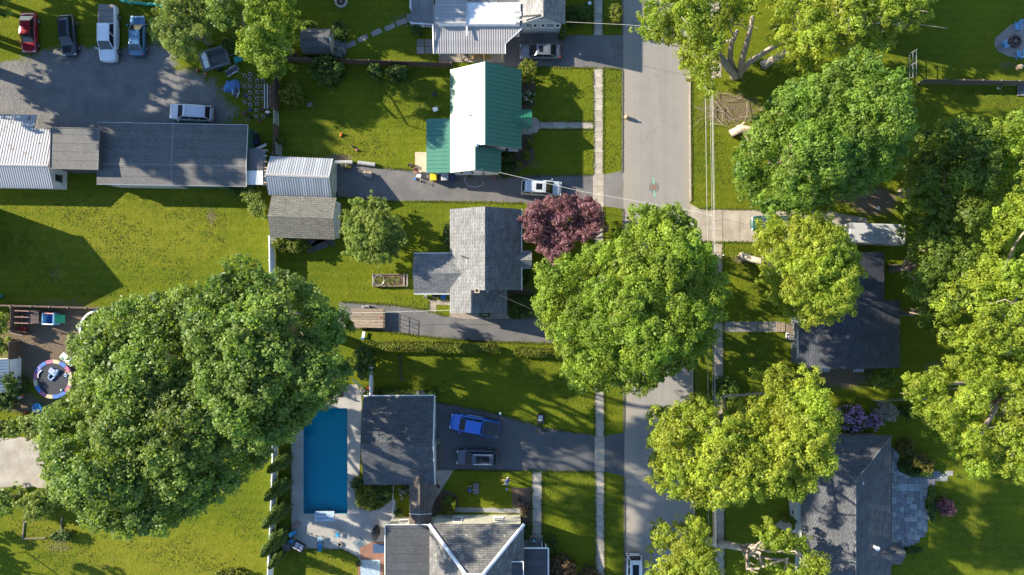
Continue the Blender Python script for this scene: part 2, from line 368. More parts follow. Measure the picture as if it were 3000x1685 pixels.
CONC = mat('concrete', (0.42, 0.375, 0.315), (0.27, 0.24, 0.20), 0.9, 0.85, bump=0.25, bscale=20, rnd=0.13, detail=8)
CONCD = mat('pool_deck_concrete', (0.36, 0.345, 0.32), (0.25, 0.24, 0.225), 0.5, 0.8, bump=0.2, bscale=20, detail=8)
CONCP = mat('old_concrete', (0.40, 0.36, 0.30), (0.24, 0.205, 0.165), 0.55, 0.9, bump=0.3, bscale=14, detail=8)
ROADM = asphalt('street_asphalt', (0.262, 0.25, 0.236), (0.20, 0.19, 0.18), True, (gx(1826)+0.7, gx(2020)+0.7))
DRIVE = asphalt('driveway_asphalt', (0.155, 0.148, 0.145), (0.095, 0.093, 0.095))
DRIVE2 = asphalt('dark_driveway_asphalt', (0.100, 0.104, 0.110), (0.070, 0.073, 0.080))
WOOD = mat('weathered_wood', (0.24, 0.19, 0.145), (0.13, 0.10, 0.08), 3.0, 0.85, bump=0.3, rnd=0.15)
FENCEW = bricks('brown_fence_boards', (0.155, 0.095, 0.065), (0.11, 0.07, 0.05), (0.045, 0.03, 0.022), 0.15, 40, 0.8, 0.018)
GREYWOOD = bricks('grey_deck_boards', (0.22, 0.225, 0.235), (0.17, 0.175, 0.185), (0.07, 0.07, 0.075), 0.14, 40, 0.8, 0.014)
LUMBER = mat('pale_lumber', (0.48, 0.36, 0.23), (0.36, 0.26, 0.16), 4.0, 0.75)
SOIL = mat('garden_soil', (0.15, 0.10, 0.07), (0.055, 0.038, 0.028), 5.0, 0.95, bump=0.8, bscale=18)
BARK = mat('bark', (0.30, 0.245, 0.19), (0.14, 0.11, 0.085), 4.0, 0.9, bump=0.9, bscale=12)
BARKL = mat('pale_bark', (0.46, 0.39, 0.31), (0.22, 0.18, 0.145), 3.0, 0.9, bump=0.9, bscale=12)
BLACKP = mat('black_plastic', (0.018, 0.018, 0.02), (0.012, 0.012, 0.013), 2, 0.5)
RUBBER = mat('rubber', (0.022, 0.022, 0.023), None, 4, 0.8)
CHROME = mat('bright_metal', (0.62, 0.63, 0.65), (0.5, 0.5, 0.52), 3, 0.3, metal=0.8)
STEEL = mat('galvanised_steel', (0.45, 0.46, 0.48), (0.34, 0.35, 0.37), 3, 0.45, metal=0.6)
MROOFG = mat('green_metal_roof', (0.018, 0.160, 0.092), (0.015, 0.138, 0.080), 1.2, 0.44, spec=.55)
for _n in MROOFG.node_tree.nodes:
    if _n.type == 'BSDF_PRINCIPLED': _n.inputs['Coat Weight'].default_value = 0.35; _n.inputs['Coat Roughness'].default_value = 0.42; _n.inputs['Coat IOR'].default_value = 1.6
MROOFW = mat('white_metal_roof', (0.37, 0.36, 0.36), (0.31, 0.30, 0.30), 0.8, 0.65, spec=.3, rnd=0.06)
MROOFS = mat('silver_metal_roof', (0.42, 0.44, 0.465), (0.32, 0.335, 0.36), 0.6, 0.5, metal=0.1, rnd=0.16)
RUST = rusty('rusty_metal_roof')
TEALP = mat('teal_plastic', (0.03, 0.30, 0.28), None, 3, 0.5)
BLUEP = mat('blue_plastic', (0.03, 0.17, 0.50), (0.03, 0.14, 0.42), 3, 0.45)
SKYP = mat('light_blue_plastic', (0.25, 0.48, 0.68), (0.20, 0.40, 0.60), 3, 0.45)
REDP = mat('red_plastic', (0.48, 0.04, 0.04), None, 3, 0.45)
YELP = mat('yellow_plastic', (0.72, 0.50, 0.02), None, 3, 0.45)
ORGP = mat('orange_plastic', (0.65, 0.16, 0.02), None, 3, 0.45)
PINKP = mat('pink_plastic', (0.55, 0.09, 0.22), None, 3, 0.45)
GRNP = mat('green_plastic', (0.05, 0.35, 0.08), None, 3, 0.45)
TERRA = mat('terracotta', (0.36, 0.19, 0.12), (0.26, 0.13, 0.08), 4, 0.85)
STONE = mat('grey_stone', (0.26, 0.245, 0.23), (0.14, 0.135, 0.13), 3.0, 0.9, bump=0.6, rnd=0.25)
SKIN = mat('skin', (0.50, 0.29, 0.21), (0.44, 0.25, 0.18), 6, 0.6)
WIRE = mat('wire', (0.30, 0.31, 0.32), None, 3, 0.5, metal=0.4)
WIREB = mat('dark_cable', (0.10, 0.10, 0.10), None, 3, 0.5)
# ================================================================ THE SETTING: ground, street, paths, pool
SPOTS = []   # (channel, px, py, rx, ry, strength)
def spot(ch, px, py, rx, ry, s=1.0): SPOTS.append((ch, px, py, rx, ry, s))
# parking lot gravel
for a in [(120,300,260,130,1),(330,300,260,120,1),(480,300,190,110,1),(230,190,200,60,.9),(60,230,140,60,.9),(420,180,110,60,.9),(560,330,150,50,.9),(640,330,80,50,.5),(480,110,70,60,.5),(700,350,60,40,.45),(640,245,70,50,.35)]: spot(1, *a)
# bare soil
for a in [(180,1010,190,130,1),(90,950,90,60,.9),(60,1180,80,40,.7),(150,1190,120,40,.6),(280,960,90,70,.6),(620,635,22,40,.55),(165,805,30,45,.45),(990,462,60,14,.7),(1200,440,30,30,.35),
          (2140,320,120,70,.62),(2200,395,80,30,.5),(2060,340,60,80,.4),(2560,590,80,50,.8),(2480,570,60,40,.6),(1130,1640,70,40,.7),(1090,1625,50,30,.6),(760,280,70,80,.45),(730,240,50,40,.5),(2170,760,40,20,.6),
          (1240,150,50,40,.4),(1180,60,50,30,.5),(910,160,60,20,.5),(1250,500,40,20,.7),(1560,480,40,20,.5),(1530,450,20,50,.6),(1500,760,40,60,.7),(1520,880,60,60,.8),(1560,910,60,30,.7),(1010,1140,30,30,.5),
          (880,1470,20,180,.55),(2740,700,70,60,.5),(2750,1090,60,40,.7),(2470,1090,120,60,.75),(2330,1130,120,60,.5),(2950,190,40,20,.5),(1500,1520,60,30,.6),(1265,1480,30,60,.7),(1700,1560,10,10,.3),(2040,1100,14,120,.5),(2110,640,12,40,.4),(1840,560,10,60,.3),
          (330,1640,40,20,.4),(300,1660,60,10,.4),(170,1600,60,30,.5),(1160,1040,40,10,.3),(1290,1100,30,20,.35),(930,440,40,30,.4),(1760,1230,6,60,.3)]: spot(0, *a)
# drier, yellower grass
for a in [(400,680,400,120,.45),(250,600,300,40,.4),(600,560,120,40,.4),(500,1640,400,120,.5),(150,1560,200,80,.4),(1010,430,200,80,.35),(2070,600,60,120,.25),(1000,1660,150,60,.4),(2800,280,150,60,.3),(1750,350,200,150,.15)]: spot(2, *a)

def ground():
    xs = [-900, -400, -200, -110] + list(np.arange(-72, 72.01, 0.4)) + [110, 200, 400, 900]
    ys = [-900, -400, -200, -90] + list(np.arange(-46, 46.01, 0.4)) + [90, 200, 400, 900]
    xs = np.array(xs); ys = np.array(ys); nx, ny = len(xs), len(ys)
    X, Y = np.meshgrid(xs, ys); X = X.ravel(); Y = Y.ravel()
    M = np.zeros((nx*ny, 4), np.float32); M[:, 3] = 1
    for ch, px, py, rx, ry, s in SPOTS:
        d = np.sqrt(((X-gx(px))/(rx/SC))**2 + ((Y-gy(py))/(ry/SC))**2)
        M[:, ch] = np.maximum(M[:, ch], s*np.clip(1.45-d, 0, 1)*0.85)
    # pool hole
    pa, pb, pc, pd = gx(889), gx(1018), gy(1505), gy(1196)
    i = np.arange(nx*ny).reshape(ny, nx)
    q = np.stack([i[:-1, :-1], i[:-1, 1:], i[1:, 1:], i[1:, :-1]], -1).reshape(-1, 4)
    cxq = X[q].mean(1); cyq = Y[q].mean(1)
    q = q[~((cxq > pa-.3) & (cxq < pb+.3) & (cyq > pc-.3) & (cyq < pd+.3))]
    me = bpy.data.meshes.new('ground'); n = len(X)
    me.vertices.add(n); me.vertices.foreach_set('co', np.stack([X, Y, np.zeros(n)], 1).astype(np.float32).ravel())
    me.loops.add(len(q)*4); me.loops.foreach_set('vertex_index', q.ravel().astype(np.int32))
    me.polygons.add(len(q)); me.polygons.foreach_set('loop_start', np.arange(0, len(q)*4, 4, dtype=np.int32))
    me.update(calc_edges=True)
    at = me.attributes.new('soil', 'FLOAT_COLOR', 'POINT'); at.data.foreach_set('color', M.ravel())
    me.materials.append(ground_material())
    o = bpy.data.objects.new('ground', me); COL.objects.link(o); o['kind'] = 'structure'
ground()

def sheet(name, pts, m, z, t=None, jag=0.0, seed=1):
    """flat sheet with an uneven edge"""
    rnd = random.Random(seed); P = poly(pts)
    if jag:
        Q = []
        for i in range(len(P)):
            a, b = Vector(P[i]), Vector(P[(i+1) % len(P)]); n = max(1, int((b-a).length/0.5))
            for k in range(n):
                p = a.lerp(b, k/n)
                Q.append((p.x+rnd.uniform(-jag, jag), p.y+rnd.uniform(-jag, jag)))
        P = Q
    mb = MB(); mb.prism(P, z-(t or 0.02+z*0.5), z)
    return struct(name, mb, m)
# street with kerbs
sheet('road', [(1826,-260),(2019,-260),(2019,300),(2022,700),(2026,1100),(2031,1500),(2036,1960),(1831,1960),(1829,1300),(1826,500)], ROADM, 0.012, jag=0.03)
def kerb(name, segs, m, w=0.16, h=0.11):
    mb = MB()
    for pts in segs:
        P = [W(a, b) for a, b in pts]
        for a, b in zip(P[:-1], P[1:]):
            d = (b-a).normalized(); nrm = Vector((-d.y, d.x, 0))*w/2
            A = [a+nrm, a-nrm, b-nrm, b+nrm]
            mb.prism([(p.x, p.y) for p in A], -0.05, h)
    o = struct(name, mb, m); return o
kerb('kerb', [[(2021,-260),(2021,300),(2023,590)],[(2025,722),(2028,1100),(2033,1500),(2038,1960)]], mat('kerb_concrete', (0.40,0.35,0.29), (0.26,0.22,0.18), 2, 0.9, detail=8))
kerb('kerb', [[(1824,-260),(1824,103)],[(1824,206),(1823,505)],[(1825,612),(1826,915)],[(1827,1020),(1828,1268)],[(1829,1398),(1829,1960)]], mat('shadow_dirt_kerb', (0.16,0.14,0.12), (0.09,0.08,0.07), 3, 0.9), h=0.07)  # added left kerb; dark colour stands for the grass edge's shadow and dirt
# driveways
sheet('driveway', [(1440,96),(1640,100),(1660,104),(1826,104),(1826,206),(1790,200),(1660,198),(1560,196),(1440,196)], DRIVE, 0.010, jag=0.05, seed=2)
sheet('driveway', [(972,470),(1075,488),(1215,500),(1318,508),(1470,516),(1600,512),(1738,512),(1738,600),(1600,598),(1480,592),(1300,590),(1150,590),(985,577)], DRIVE, 0.010, jag=0.05, seed=3)
sheet('driveway', [(1768,512),(1826,500),(1826,612),(1768,604)], asphalt('apron_asphalt', (0.19,0.18,0.17), (0.14,0.135,0.13)), 0.010, jag=0.04, seed=31)
sheet('driveway', [(995,884),(1030,886),(1130,892),(1230,905),(1310,928),(1480,936),(1740,926),(1826,918),(1826,1012),(1740,1006),(1600,1006),(1420,1000),(1280,990),(1130,970),(985,958)], DRIVE, 0.010, jag=0.06, seed=4)
sheet('driveway', [(1272,1178),(1330,1184),(1390,1196),(1450,1210),(1520,1231),(1600,1253),(1650,1262),(1744,1274),(1744,1382),(1600,1380),(1294,1377),(1272,1377)], DRIVE2, 0.010, jag=0.06, seed=5)
sheet('driveway', [(1771,1276),(1829,1270),(1829,1396),(1771,1382)], DRIVE2, 0.010, jag=0.05, seed=6)
sheet('driveway', [(2021,596),(2050,612),(2086,614),(2086,706),(2050,710),(2026,720)], CONCP, 0.010, jag=0.04, seed=7)
sheet('driveway', [(2118,614),(2167,614),(2167,708),(2118,708)], CONCP, 0.010, jag=0.02, seed=8)
sheet('driveway', [(2168,614),(2420,618),(2540,640),(2540,720),(2400,716),(2168,709)], CONCP, 0.010, jag=0.03, seed=81)
sheet('path', [(1270,1292),(1294,1292),(1294,1377),(1270,1377)], mat('brown_apron', (0.12,0.10,0.085), None, 1, .85), 0.016)
sheet('path', [(1274,1378),(1328,1378),(1298,1428),(1272,1470),(1262,1500),(1258,1480)], CONC, 0.013, jag=0.02)
# sidewalks of single slabs
def slabs(name, quads, m, gap=0.022, h=0.03):
    """one structure parent and one child object per slab; quads are lists of px corners"""
    rnd = random.Random(hash(name) % 99)
    e = bpy.data.objects.new(name, None); COL.objects.link(e); e['kind'] = 'structure'; e.empty_display_size = .3
    for q in quads:
        P = [Vector(p) for p in poly(q)]; c = sum(P, Vector((0, 0)))/len(P)
        P = [c+(p-c)*(1-gap/max(.2, (p-c).length)) for p in P]
        mb = MB(); dz = rnd.uniform(-.008, .01)
        mb.prism([(p.x-c.x, p.y-c.y) for p in P], -0.03, h+dz)
        o = mb.build('slab', m); o.parent = e; o.location = (c.x, c.y, 0)
        o.rotation_euler = (rnd.uniform(-.006, .006), rnd.uniform(-.006, .006), 0)
    return e
def run(x0, x1, ys, dx=0.0):
    return [[(x0+dx*(a-ys[0]), a), (x1+dx*(a-ys[0]), a), (x1+dx*(b-ys[0]), b), (x0+dx*(b-ys[0]), b)] for a, b in zip(ys[:-1], ys[1:])]
yl = [-60,-29,2,40,72,103]; q = run(1738,1766,yl)
q += run(1738,1766,[198,227,258,290,324,357,387,416,448,480,510],0.004)
q += run(1737,1769,[510,546,577,606])
q += run(1739,1767,list(range(606,1280,32))+[1278],0.005) + run(1742,1771,[1278,1312,1346,1382]) + run(1743,1770,list(range(1382,1720,32)),0.003)
slabs('sidewalk', q, CONC)
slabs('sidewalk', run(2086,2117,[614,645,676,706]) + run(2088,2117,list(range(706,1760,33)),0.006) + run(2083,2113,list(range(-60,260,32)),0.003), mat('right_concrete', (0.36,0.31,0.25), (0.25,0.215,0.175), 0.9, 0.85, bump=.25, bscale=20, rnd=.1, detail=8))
# front path of the green roofed house
q = [[(1581+i*39.5,357),(1581+(i+1)*39.5,357),(1581+(i+1)*39.5,378),(1581+i*39.5,378)] for i in range(4)]
q += [[(1556,343),(1568,344),(1575,349),(1581,357),(1581,378),(1574,388),(1566,391),(1556,392)]]
slabs('path', q, CONC)
slabs('path', [[(1559,1380+i*37),(1588,1380+i*37),(1587,1417+i*37),(1558,1417+i*37)] for i in range(6)], CONC)
st = [(1028,131,27),(1063,113,27),(1103,95,27),(1142,80,24),(1176,65,20)]
q = []
for x, y, a in st:
    q.append([(x+u*math.cos(R(-a))*16-v*math.sin(R(-a))*7.5, y+u*math.sin(R(-a))*16+v*math.cos(R(-a))*7.5) for u, v in ((-1,-1),(1,-1),(1,1),(-1,1))])
slabs('stepping_path', q, STONE)
slabs('patio', [[(1221+24*i,115+22*j),(1243+24*i,115+22*j),(1243+24*i,136+22*j),(1221+24*i,136+22*j)] for i in (0,1) for j in (0,1)], STONE)
slabs('path', [[(2120+i*33,942),(2152+i*33,942),(2152+i*33,973),(2120+i*33,973)] for i in range(5)], mat('walk_blocks', (0.23,0.22,0.20), (0.13,0.125,0.12), 2.5, .9, bump=.4, rnd=.12, detail=8))
# brick pavers (single bricks are smaller than can be told apart)
PAV = bricks('paver_bricks', (0.36,0.30,0.25), (0.27,0.22,0.185), (0.14,0.12,0.10), 0.26, 0.16, 0.85, 0.016)
sheet('path', [(1256,878),(1318,880),(1318,894),(1278,893),(1278,921),(1256,916)], PAV, 0.014)
sheet('path', [(1318,912),(1480,912),(1496,934),(1360,934),(1318,929)], PAV, 0.014)
# flagstone patio, every stone a piece
def flagstones():
    rnd = random.Random(5)
    e = bpy.data.objects.new('patio', None); COL.objects.link(e); e['kind'] = 'structure'
    FM = [mat('flagstone_%s' % n, c, None, 3.0, 0.8, bump=.4, rnd=.12) for n, c in (('blue', (0.27,0.31,0.335)), ('slate', (0.17,0.19,0.215)), ('grey', (0.32,0.325,0.32)), ('violet', (0.21,0.205,0.24)))]
    from itertools import product
    U = 0.30; out = poly([(2613,1318),(2626,1315),(2634,1360),(2650,1382),(2690,1392),(2795,1382),(2800,1398),(2740,1410),(2718,1450),(2718,1520),(2716,1560),(2690,1590),(2662,1606),(2640,1600),(2613,1585)])
    def inside(x, y):
        c = False; n = len(out)
        for i in range(n):
            (x1, y1), (x2, y2) = out[i], out[i-1]
            if (y1 > y) != (y2 > y) and x < (x2-x1)*(y-y1)/(y2-y1)+x1: c = not c
        return c
    x0, y1 = gx(2612), gy(1312); used = set(); nx, ny = 26, 42
    shapes = [(3,2),(2,2),(2,3),(2,1),(1,2),(2,2),(3,3),(1,1)]
    cache = {}
    for j, i in product(range(ny), range(nx)):
        if (i, j) in used: continue
        for w, h in rnd.sample(shapes, len(shapes))+[(1,1)]:
            if all((i+a, j+b) not in used for a in range(w) for b in range(h)): break
        for a in range(w):
            for b in range(h): used.add((i+a, j+b))
        cx, cy = x0+(i+w/2)*U, y1-(j+h/2)*U
        if not inside(cx, cy): continue
        key = (w, h, rnd.randrange(4))
        if key not in cache:
            mb = MB(); mb.bbox((0,0,0.0), (w*U-.028, h*U-.028, 0.06), 0.015); ob = mb.build('flagstone', FM[key[2]]); cache[key] = ob
        else:
            ob = cache[key].copy(); COL.objects.link(ob)
        ob.parent = e; ob.location = (cx, cy, 0.005+rnd.uniform(0, .012)); ob.rotation_euler = (rnd.uniform(-.01,.01), rnd.uniform(-.01,.01), rnd.uniform(-.02,.02))
flagstones()
# concrete pads and gravel patches
sheet('concrete_pad', [(-60,1282),(70,1283),(150,1290),(165,1425),(60,1430),(-60,1425)], CONCP, 0.012, jag=0.12, seed=9)
sheet('concrete_pad', [(1216,446),(1252,446),(1252,506),(1216,506)], mat('sand_concrete', (0.46,0.39,0.28), (0.34,0.28,0.20), 1.5, .9, detail=8), 0.05)
sheet('gravel_patio', [(2916,112),(2960,72),(3010,66),(3060,90),(3060,150),(2990,172),(2955,166),(2922,148),(2912,130)], mat('pea_gravel', (0.34,0.30,0.26), (0.15,0.135,0.12), 9, .95, bump=.9, bscale=16), 0.014, jag=0.06, seed=10)
sheet('gravel_bed', [(1330,1486),(1528,1490),(1530,1503),(1330,1500)], mat('white_pebbles', (0.42,0.42,0.42), (0.10,0.10,0.10), 11, .9, bump=.9, bscale=14), 0.014, jag=0.05, seed=11)
sheet('gravel_bed', [(1138,1500),(1148,1486),(1160,1486),(1160,1536),(1140,1536)], mat('dark_pebbles', (0.14,0.14,0.15), (0.04,0.04,0.045), 11, .9, bump=.9), 0.020, jag=0.03, seed=12)
sheet('mulch_bed', [(1272,1470),(1300,1432),(1340,1450),(1345,1490),(1330,1500),(1272,1500)], SOIL, 0.012, jag=0.08, seed=13)
sheet('mulch_bed', [(1500,1430),(1555,1430),(1556,1600),(1530,1600),(1528,1490),(1500,1485)], SOIL, 0.012, jag=0.08, seed=14)
sheet('mulch_bed', [(1530,230),(1566,240),(1566,310),(1530,330)], SOIL, 0.012, jag=0.08, seed=15)
sheet('mulch_bed', [(1528,395),(1562,392),(1566,470),(1505,512),(1470,512),(1470,450)], SOIL, 0.012, jag=0.08, seed=16)
sheet('mulch_bed', [(900,700),(990,690),(1000,600),(986,590),(980,720),(900,742)], mat('dark_pavers', (0.10,0.10,0.105), (0.06,0.06,0.065), 2, .9), 0.012, jag=0.04, seed=17)
# swimming pool
pool_deck = [(1012,1126),(1046,1127),(1056,1150),(1060,1180),(1056,1300),(1053,1400),(1040,1420),(1040,1455),(1052,1490),(1080,1496),(1110,1490),(1150,1462),(1160,1466),(1160,1540),(1135,1545),(1128,1590),(1128,1640),(1052,1640),(1050,1634),(1004,1609),(852,1608),(853,1300),(858,1250),(930,1200),(965,1170)]
def pool():
    a, b, c, d = gx(889), gx(1018), gy(1505), gy(1196)
    P = poly(pool_deck); mb = MB()
    # deck with a hole: two halves
    bm = bmesh.new()
    outer = [bm.verts.new((x, y, 0.03)) for x, y in P]
    bm.faces.new(outer); bmesh.ops.triangulate(bm, faces=bm.faces[:])
    for co, no in (((a,0,0),(1,0,0)),((b,0,0),(1,0,0)),((0,c,0),(0,1,0)),((0,d,0),(0,1,0))):
        bmesh.ops.bisect_plane(bm, geom=bm.verts[:]+bm.edges[:]+bm.faces[:], plane_co=co, plane_no=no)
    dl = [f for f in bm.faces if a < f.calc_center_median().x < b and c < f.calc_center_median().y < d]
    bmesh.ops.delete(bm, geom=dl, context='FACES')
    r = bmesh.ops.extrude_face_region(bm, geom=bm.faces[:])
    bmesh.ops.translate(bm, vec=(0, 0, -0.06), verts=[v for v in r['geom'] if isinstance(v, bmesh.types.BMVert)])
    bmesh.ops.recalc_face_normals(bm, faces=bm.faces[:])
    me = bpy.data.meshes.new('pool_deck'); bm.to_mesh(me); bm.free(); me.materials.append(CONCD)
    o = bpy.data.objects.new('pool_deck', me); COL.objects.link(o); o['kind'] = 'structure'
    # basin
    liner = mat('pool_liner', (0.004,0.50,0.64), (0.004,0.46,0.60), 0.6, .6)
    D = -1.5
    mb = MB()
    mb.face([(a,c,D),(b,c,D+.5),(b,d,D+.5),(a,d,D)])
    for (p, q) in (((a,c),(b,c)),((b,c),(b,d)),((b,d),(a,d)),((a,d),(a,c))):
        mb.face([(p[0],p[1],-2.2),(q[0],q[1],-2.2),(q[0],q[1],0.028),(p[0],p[1],0.028)])
    struct('pool_basin', mb, liner)
    m, nt, bs, out = nodes('pool_water'); nt.nodes.remove(bs)
    tr = N(nt, 'BsdfTransparent'); tr.inputs[0].default_value = (0.06, 0.90, 0.93, 1)
    gl = N(nt, 'BsdfGlossy'); gl.inputs['Roughness'].default_value = 0.04
    fr = N(nt, 'Fresnel'); fr.inputs[0].default_value = 1.33
    tc = N(nt, 'TexCoord'); ns = N(nt, 'TexNoise', Scale=1.6, Detail=3.0); nt.links.new(tc.outputs['Object'], ns.inputs['Vector'])
    bp = N(nt, 'Bump', Strength=0.25, Distance=0.05); nt.links.new(ns.outputs[0], bp.inputs['Height'])
    nt.links.new(bp.outputs[0], gl.inputs['Normal']); nt.links.new(bp.outputs[0], fr.inputs['Normal'])
    mx = N(nt, 'MixShader'); nt.links.new(fr.outputs[0], mx.inputs[0]); nt.links.new(tr.outputs[0], mx.inputs[1]); nt.links.new(gl.outputs[0], mx.inputs[2]); nt.links.new(mx.outputs[0], out.inputs[0])
    mb = MB(); nxx, nyy = 12, 26
    mb.face([(a+.01,c+.01,-0.12),(b-.01,c+.01,-0.12),(b-.01,d-.01,-0.12),(a+.01,d-.01,-0.12)])
    struct('pool_water', mb, m)
    # moulded steps and a rim
    t = thing('pool_steps', 'pale blue moulded steps at the south end of the blue swimming pool', 'steps', W(951,1515))
    x0, x1 = gx(922), gx(980); sm = mat('pool_step_plastic', (0.42,0.55,0.68), None, 2, .5)
    for k, (ya, yb, z) in enumerate(((1527,1518,0.12),(1518,1508,.09),(1508,1498,.04))):
        MB().bbox(((x0+x1)/2, (gy(ya)+gy(yb))/2, z-.15), (x1-x0, abs(gy(ya)-gy(yb))-.03, .3), .04).build('tread', sm, t)
pool()
# ================================================================ BUILDINGS
SH_GREY = shingle('grey_shingles', (0.205,0.208,0.212), (0.145,0.147,0.152), rough=.85, spec=.25)
SH_WARM = shingle('warm_grey_shingles', (0.178,0.170,0.146), (0.140,0.134,0.115), rough=.85, streak=.15, spec=.2)
SH_DARK = shingle('charcoal_shingles', (0.095,0.10,0.11), (0.066,0.07,0.078))
SH_BLUE = shingle('blue_black_shingles', (0.062,0.068,0.085), (0.045,0.05,0.064))
SH_OLD = shingle('lichened_old_shingles', (0.17,0.165,0.16), (0.115,0.112,0.11), lichen=1.0, streak=.4)
SH_BROWN = shingle('brown_shingles', (0.13,0.105,0.09), (0.09,0.072,0.062), streak=.35)
SH_TOP = shingle('pepper_grey_shingles', (0.30,0.295,0.285), (0.17,0.168,0.165), width=.5)
def rolled(name, c1, c2):
    return shingle(name, c1, c2, row=0.95, width=40, rough=.75, streak=.18)
ROLL = rolled('grey_rolled_roofing', (0.105,0.103,0.102), (0.096,0.095,0.094))
ROLLD = rolled('dark_rolled_roofing', (0.065,0.068,0.075), (0.058,0.06,0.066))

def panels(roof, e0, e1, r1, r0, width, m, name='metal_panel', rib=0.035, t=0.03):
    """standing panels up the slope e0-e1 (eave) to r0-r1 (ridge), shared mesh when all alike"""
    e0, e1, r1, r0 = [Vector(p) for p in (e0, e1, r1, r0)]
    n = max(1, round((e1-e0).length/width)); d = (e1-e0)/n; s = r0-e0
    nr = d.cross(s).normalized()
    if nr.z < 0: nr = -nr
    w = d*0.985; rb = d*0.10
    mb = MB()
    mb.slab([Vector((0,0,0)), w, w+s, s], t) if d.cross(s).z > 0 else mb.slab([w, Vector((0,0,0)), s, w+s], t)
    up = nr*rib
    A = [Vector((0,0,0)), rb, rb+s, s]
    B = [p+up for p in (rb*.2, rb*.8, rb*.8+s, rb*.2+s)]
    mb.add(A+B, [(4,5,6,7),(0,1,5,4),(1,2,6,5),(2,3,7,6),(3,0,4,7)])
    o = ORI.get(roof.name, Vector((0,0,0)))
    first = None
    for k in range(n):
        if first is None:
            ob = MB.__new__(MB); ob = mb; me_o = mb.build(name, m); first = me_o
        else:
            me_o = first.copy(); COL.objects.link(me_o)
        me_o.parent = roof; me_o.location = e0 + d*k - o
    return n
def wallprism(root, sect, a, b, axis, m, name='wall'):
    """section polygon (h, z) extruded along axis from a to b; h is x for NS, y for EW"""
    mb = MB(); n = len(sect)
    f = (lambda h, z, t: (h, t, z)) if axis == 'NS' else (lambda h, z, t: (t, h, z))
    vs = [f(h, z, a) for h, z in sect]+[f(h, z, b) for h, z in sect]
    fs = [tuple(range(n)), tuple(range(2*n-1, n-1, -1))]+[(i, n+i, n+(i+1) % n, (i+1) % n) for i in range(n)]
    mb.add(vs, fs)
    ob = mb.build(name, m, root)
    bm = bmesh.new(); bm.from_mesh(ob.data); bmesh.ops.recalc_face_normals(bm, faces=bm.faces[:]); bm.to_mesh(ob.data); bm.free()
    return ob
def gable(root, h0, h1, a, b, ze0, ze1, zr, axis, m, wallm, ridge=None, over=.32, gover=.28, t=.12, pan=None, cap=None, slopes=(1,1), wall=True, pan_mats=None):
    """h0<h1 eaves across, a..b along the ridge. pan: panel width for metal roofs"""
    r = ridge if ridge is not None else (h0+h1)/2
    f = (lambda h, t_, z: Vector((h, t_, z))) if axis == 'NS' else (lambda h, t_, z: Vector((t_, h, z)))
    k0 = (zr-ze0)/(r-h0); k1 = (zr-ze1)/(h1-r)
    if wall:
        wallprism(root, [(h0+over, 0), (h1-over, 0), (h1-over, ze1+over*k1-t-.02), (r, zr-t-.02), (h0+over, ze0+over*k0-t-.02)], a+gover, b-gover, axis, wallm)
    S0 = [f(h0,a,ze0), f(h0,b,ze0), f(r,b,zr), f(r,a,zr)]; S1 = [f(h1,b,ze1), f(h1,a,ze1), f(r,a,zr), f(r,b,zr)]
    mb = MB()
    if pan:
        dn = Vector((0,0,-.045))
        if slopes[0]: mb.slab([p+dn for p in S0], t)
        if slopes[1]: mb.slab([p+dn for p in S1], t)
        roof = mb.build('roof', LUMBER, root)
        ms = pan_mats or (m, m)
        if slopes[0]: panels(roof, *S0, pan, ms[0])
        if slopes[1]: panels(roof, *S1, pan, ms[1])
    else:
        if slopes[0]: mb.slab(S0, t)
        if slopes[1]: mb.slab(S1, t)
        roof = mb.build('roof', m, root)
    if cap:
        c = MB(); c0, c1 = f(r,a-.02,zr+.03), f(r,b+.02,zr+.03); w = .16
        L = f(-w,0,-w*k0+.035)-f(0,0,0); Rr = f(w,0,-w*k1+.035)-f(0,0,0)
        c.slab([c0+L, c1+L, c1, c0], .02); c.slab([c1+Rr, c0+Rr, c0, c1], .02)
        c.build('ridge_cap', cap, roof)
    return roof
def window(root, c, w, h, axis, sgn, frame=WHITE, sh=None, name='window', bars=1):
    """window on a wall; axis 'y': the wall faces +-y (sgn), 'x': faces +-x"""
    c = Vector(c); t = .06
    def bx(mb, du, dz, su, sz, off, th):
        if axis == 'y': mb.box((c.x+du, c.y+sgn*off, c.z+dz), (su, th, sz))
        else: mb.box((c.x+sgn*off, c.y+du, c.z+dz), (th, su, sz))
    mb = MB(); f = .09
    bx(mb, -w/2+f/2, 0, f, h, t/2, t); bx(mb, w/2-f/2, 0, f, h, t/2, t); bx(mb, 0, h/2-f/2, w-2*f, f, t/2, t); bx(mb, 0, -h/2+f/2, w-2*f, f, t/2, t)
    for k in range(bars): bx(mb, 0, -h/2+h*(k+1)/(bars+1), w-2*f, .05, t/2-.005, t)
    o = mb.build(name, frame, root)
    p = MB(); bx(p, 0, 0, w-2*f, h-2*f, .012, .02); p.build('pane', GLASS, o)
    s = MB(); bx(s, 0, -h/2-.03, w+.12, .06, .07, .14); s.build('sill', frame, o)
    if sh:
        for k in (-1, 1):
            q = MB(); bx(q, k*(w/2+.17), 0, .3, h, .02, .04); q.build('shutter', sh, root)
    return o
def door(root, c, w, h, axis, sgn, m, name='door'):
    c = Vector(c); mb = MB(); hd = MB()
    if axis == 'y': mb.bbox((c.x, c.y+sgn*.02, c.z+h/2), (w, .06, h), .02); hd.ball((c.x+w*.38, c.y+sgn*.07, c.z+h*.47), .04)
    else: mb.bbox((c.x+sgn*.02, c.y, c.z+h/2), (.06, w, h), .02); hd.ball((c.x+sgn*.07, c.y+w*.38, c.z+h*.47), .04)
    o = mb.build(name, m, root); hd.build('handle', CHROME, o); return o
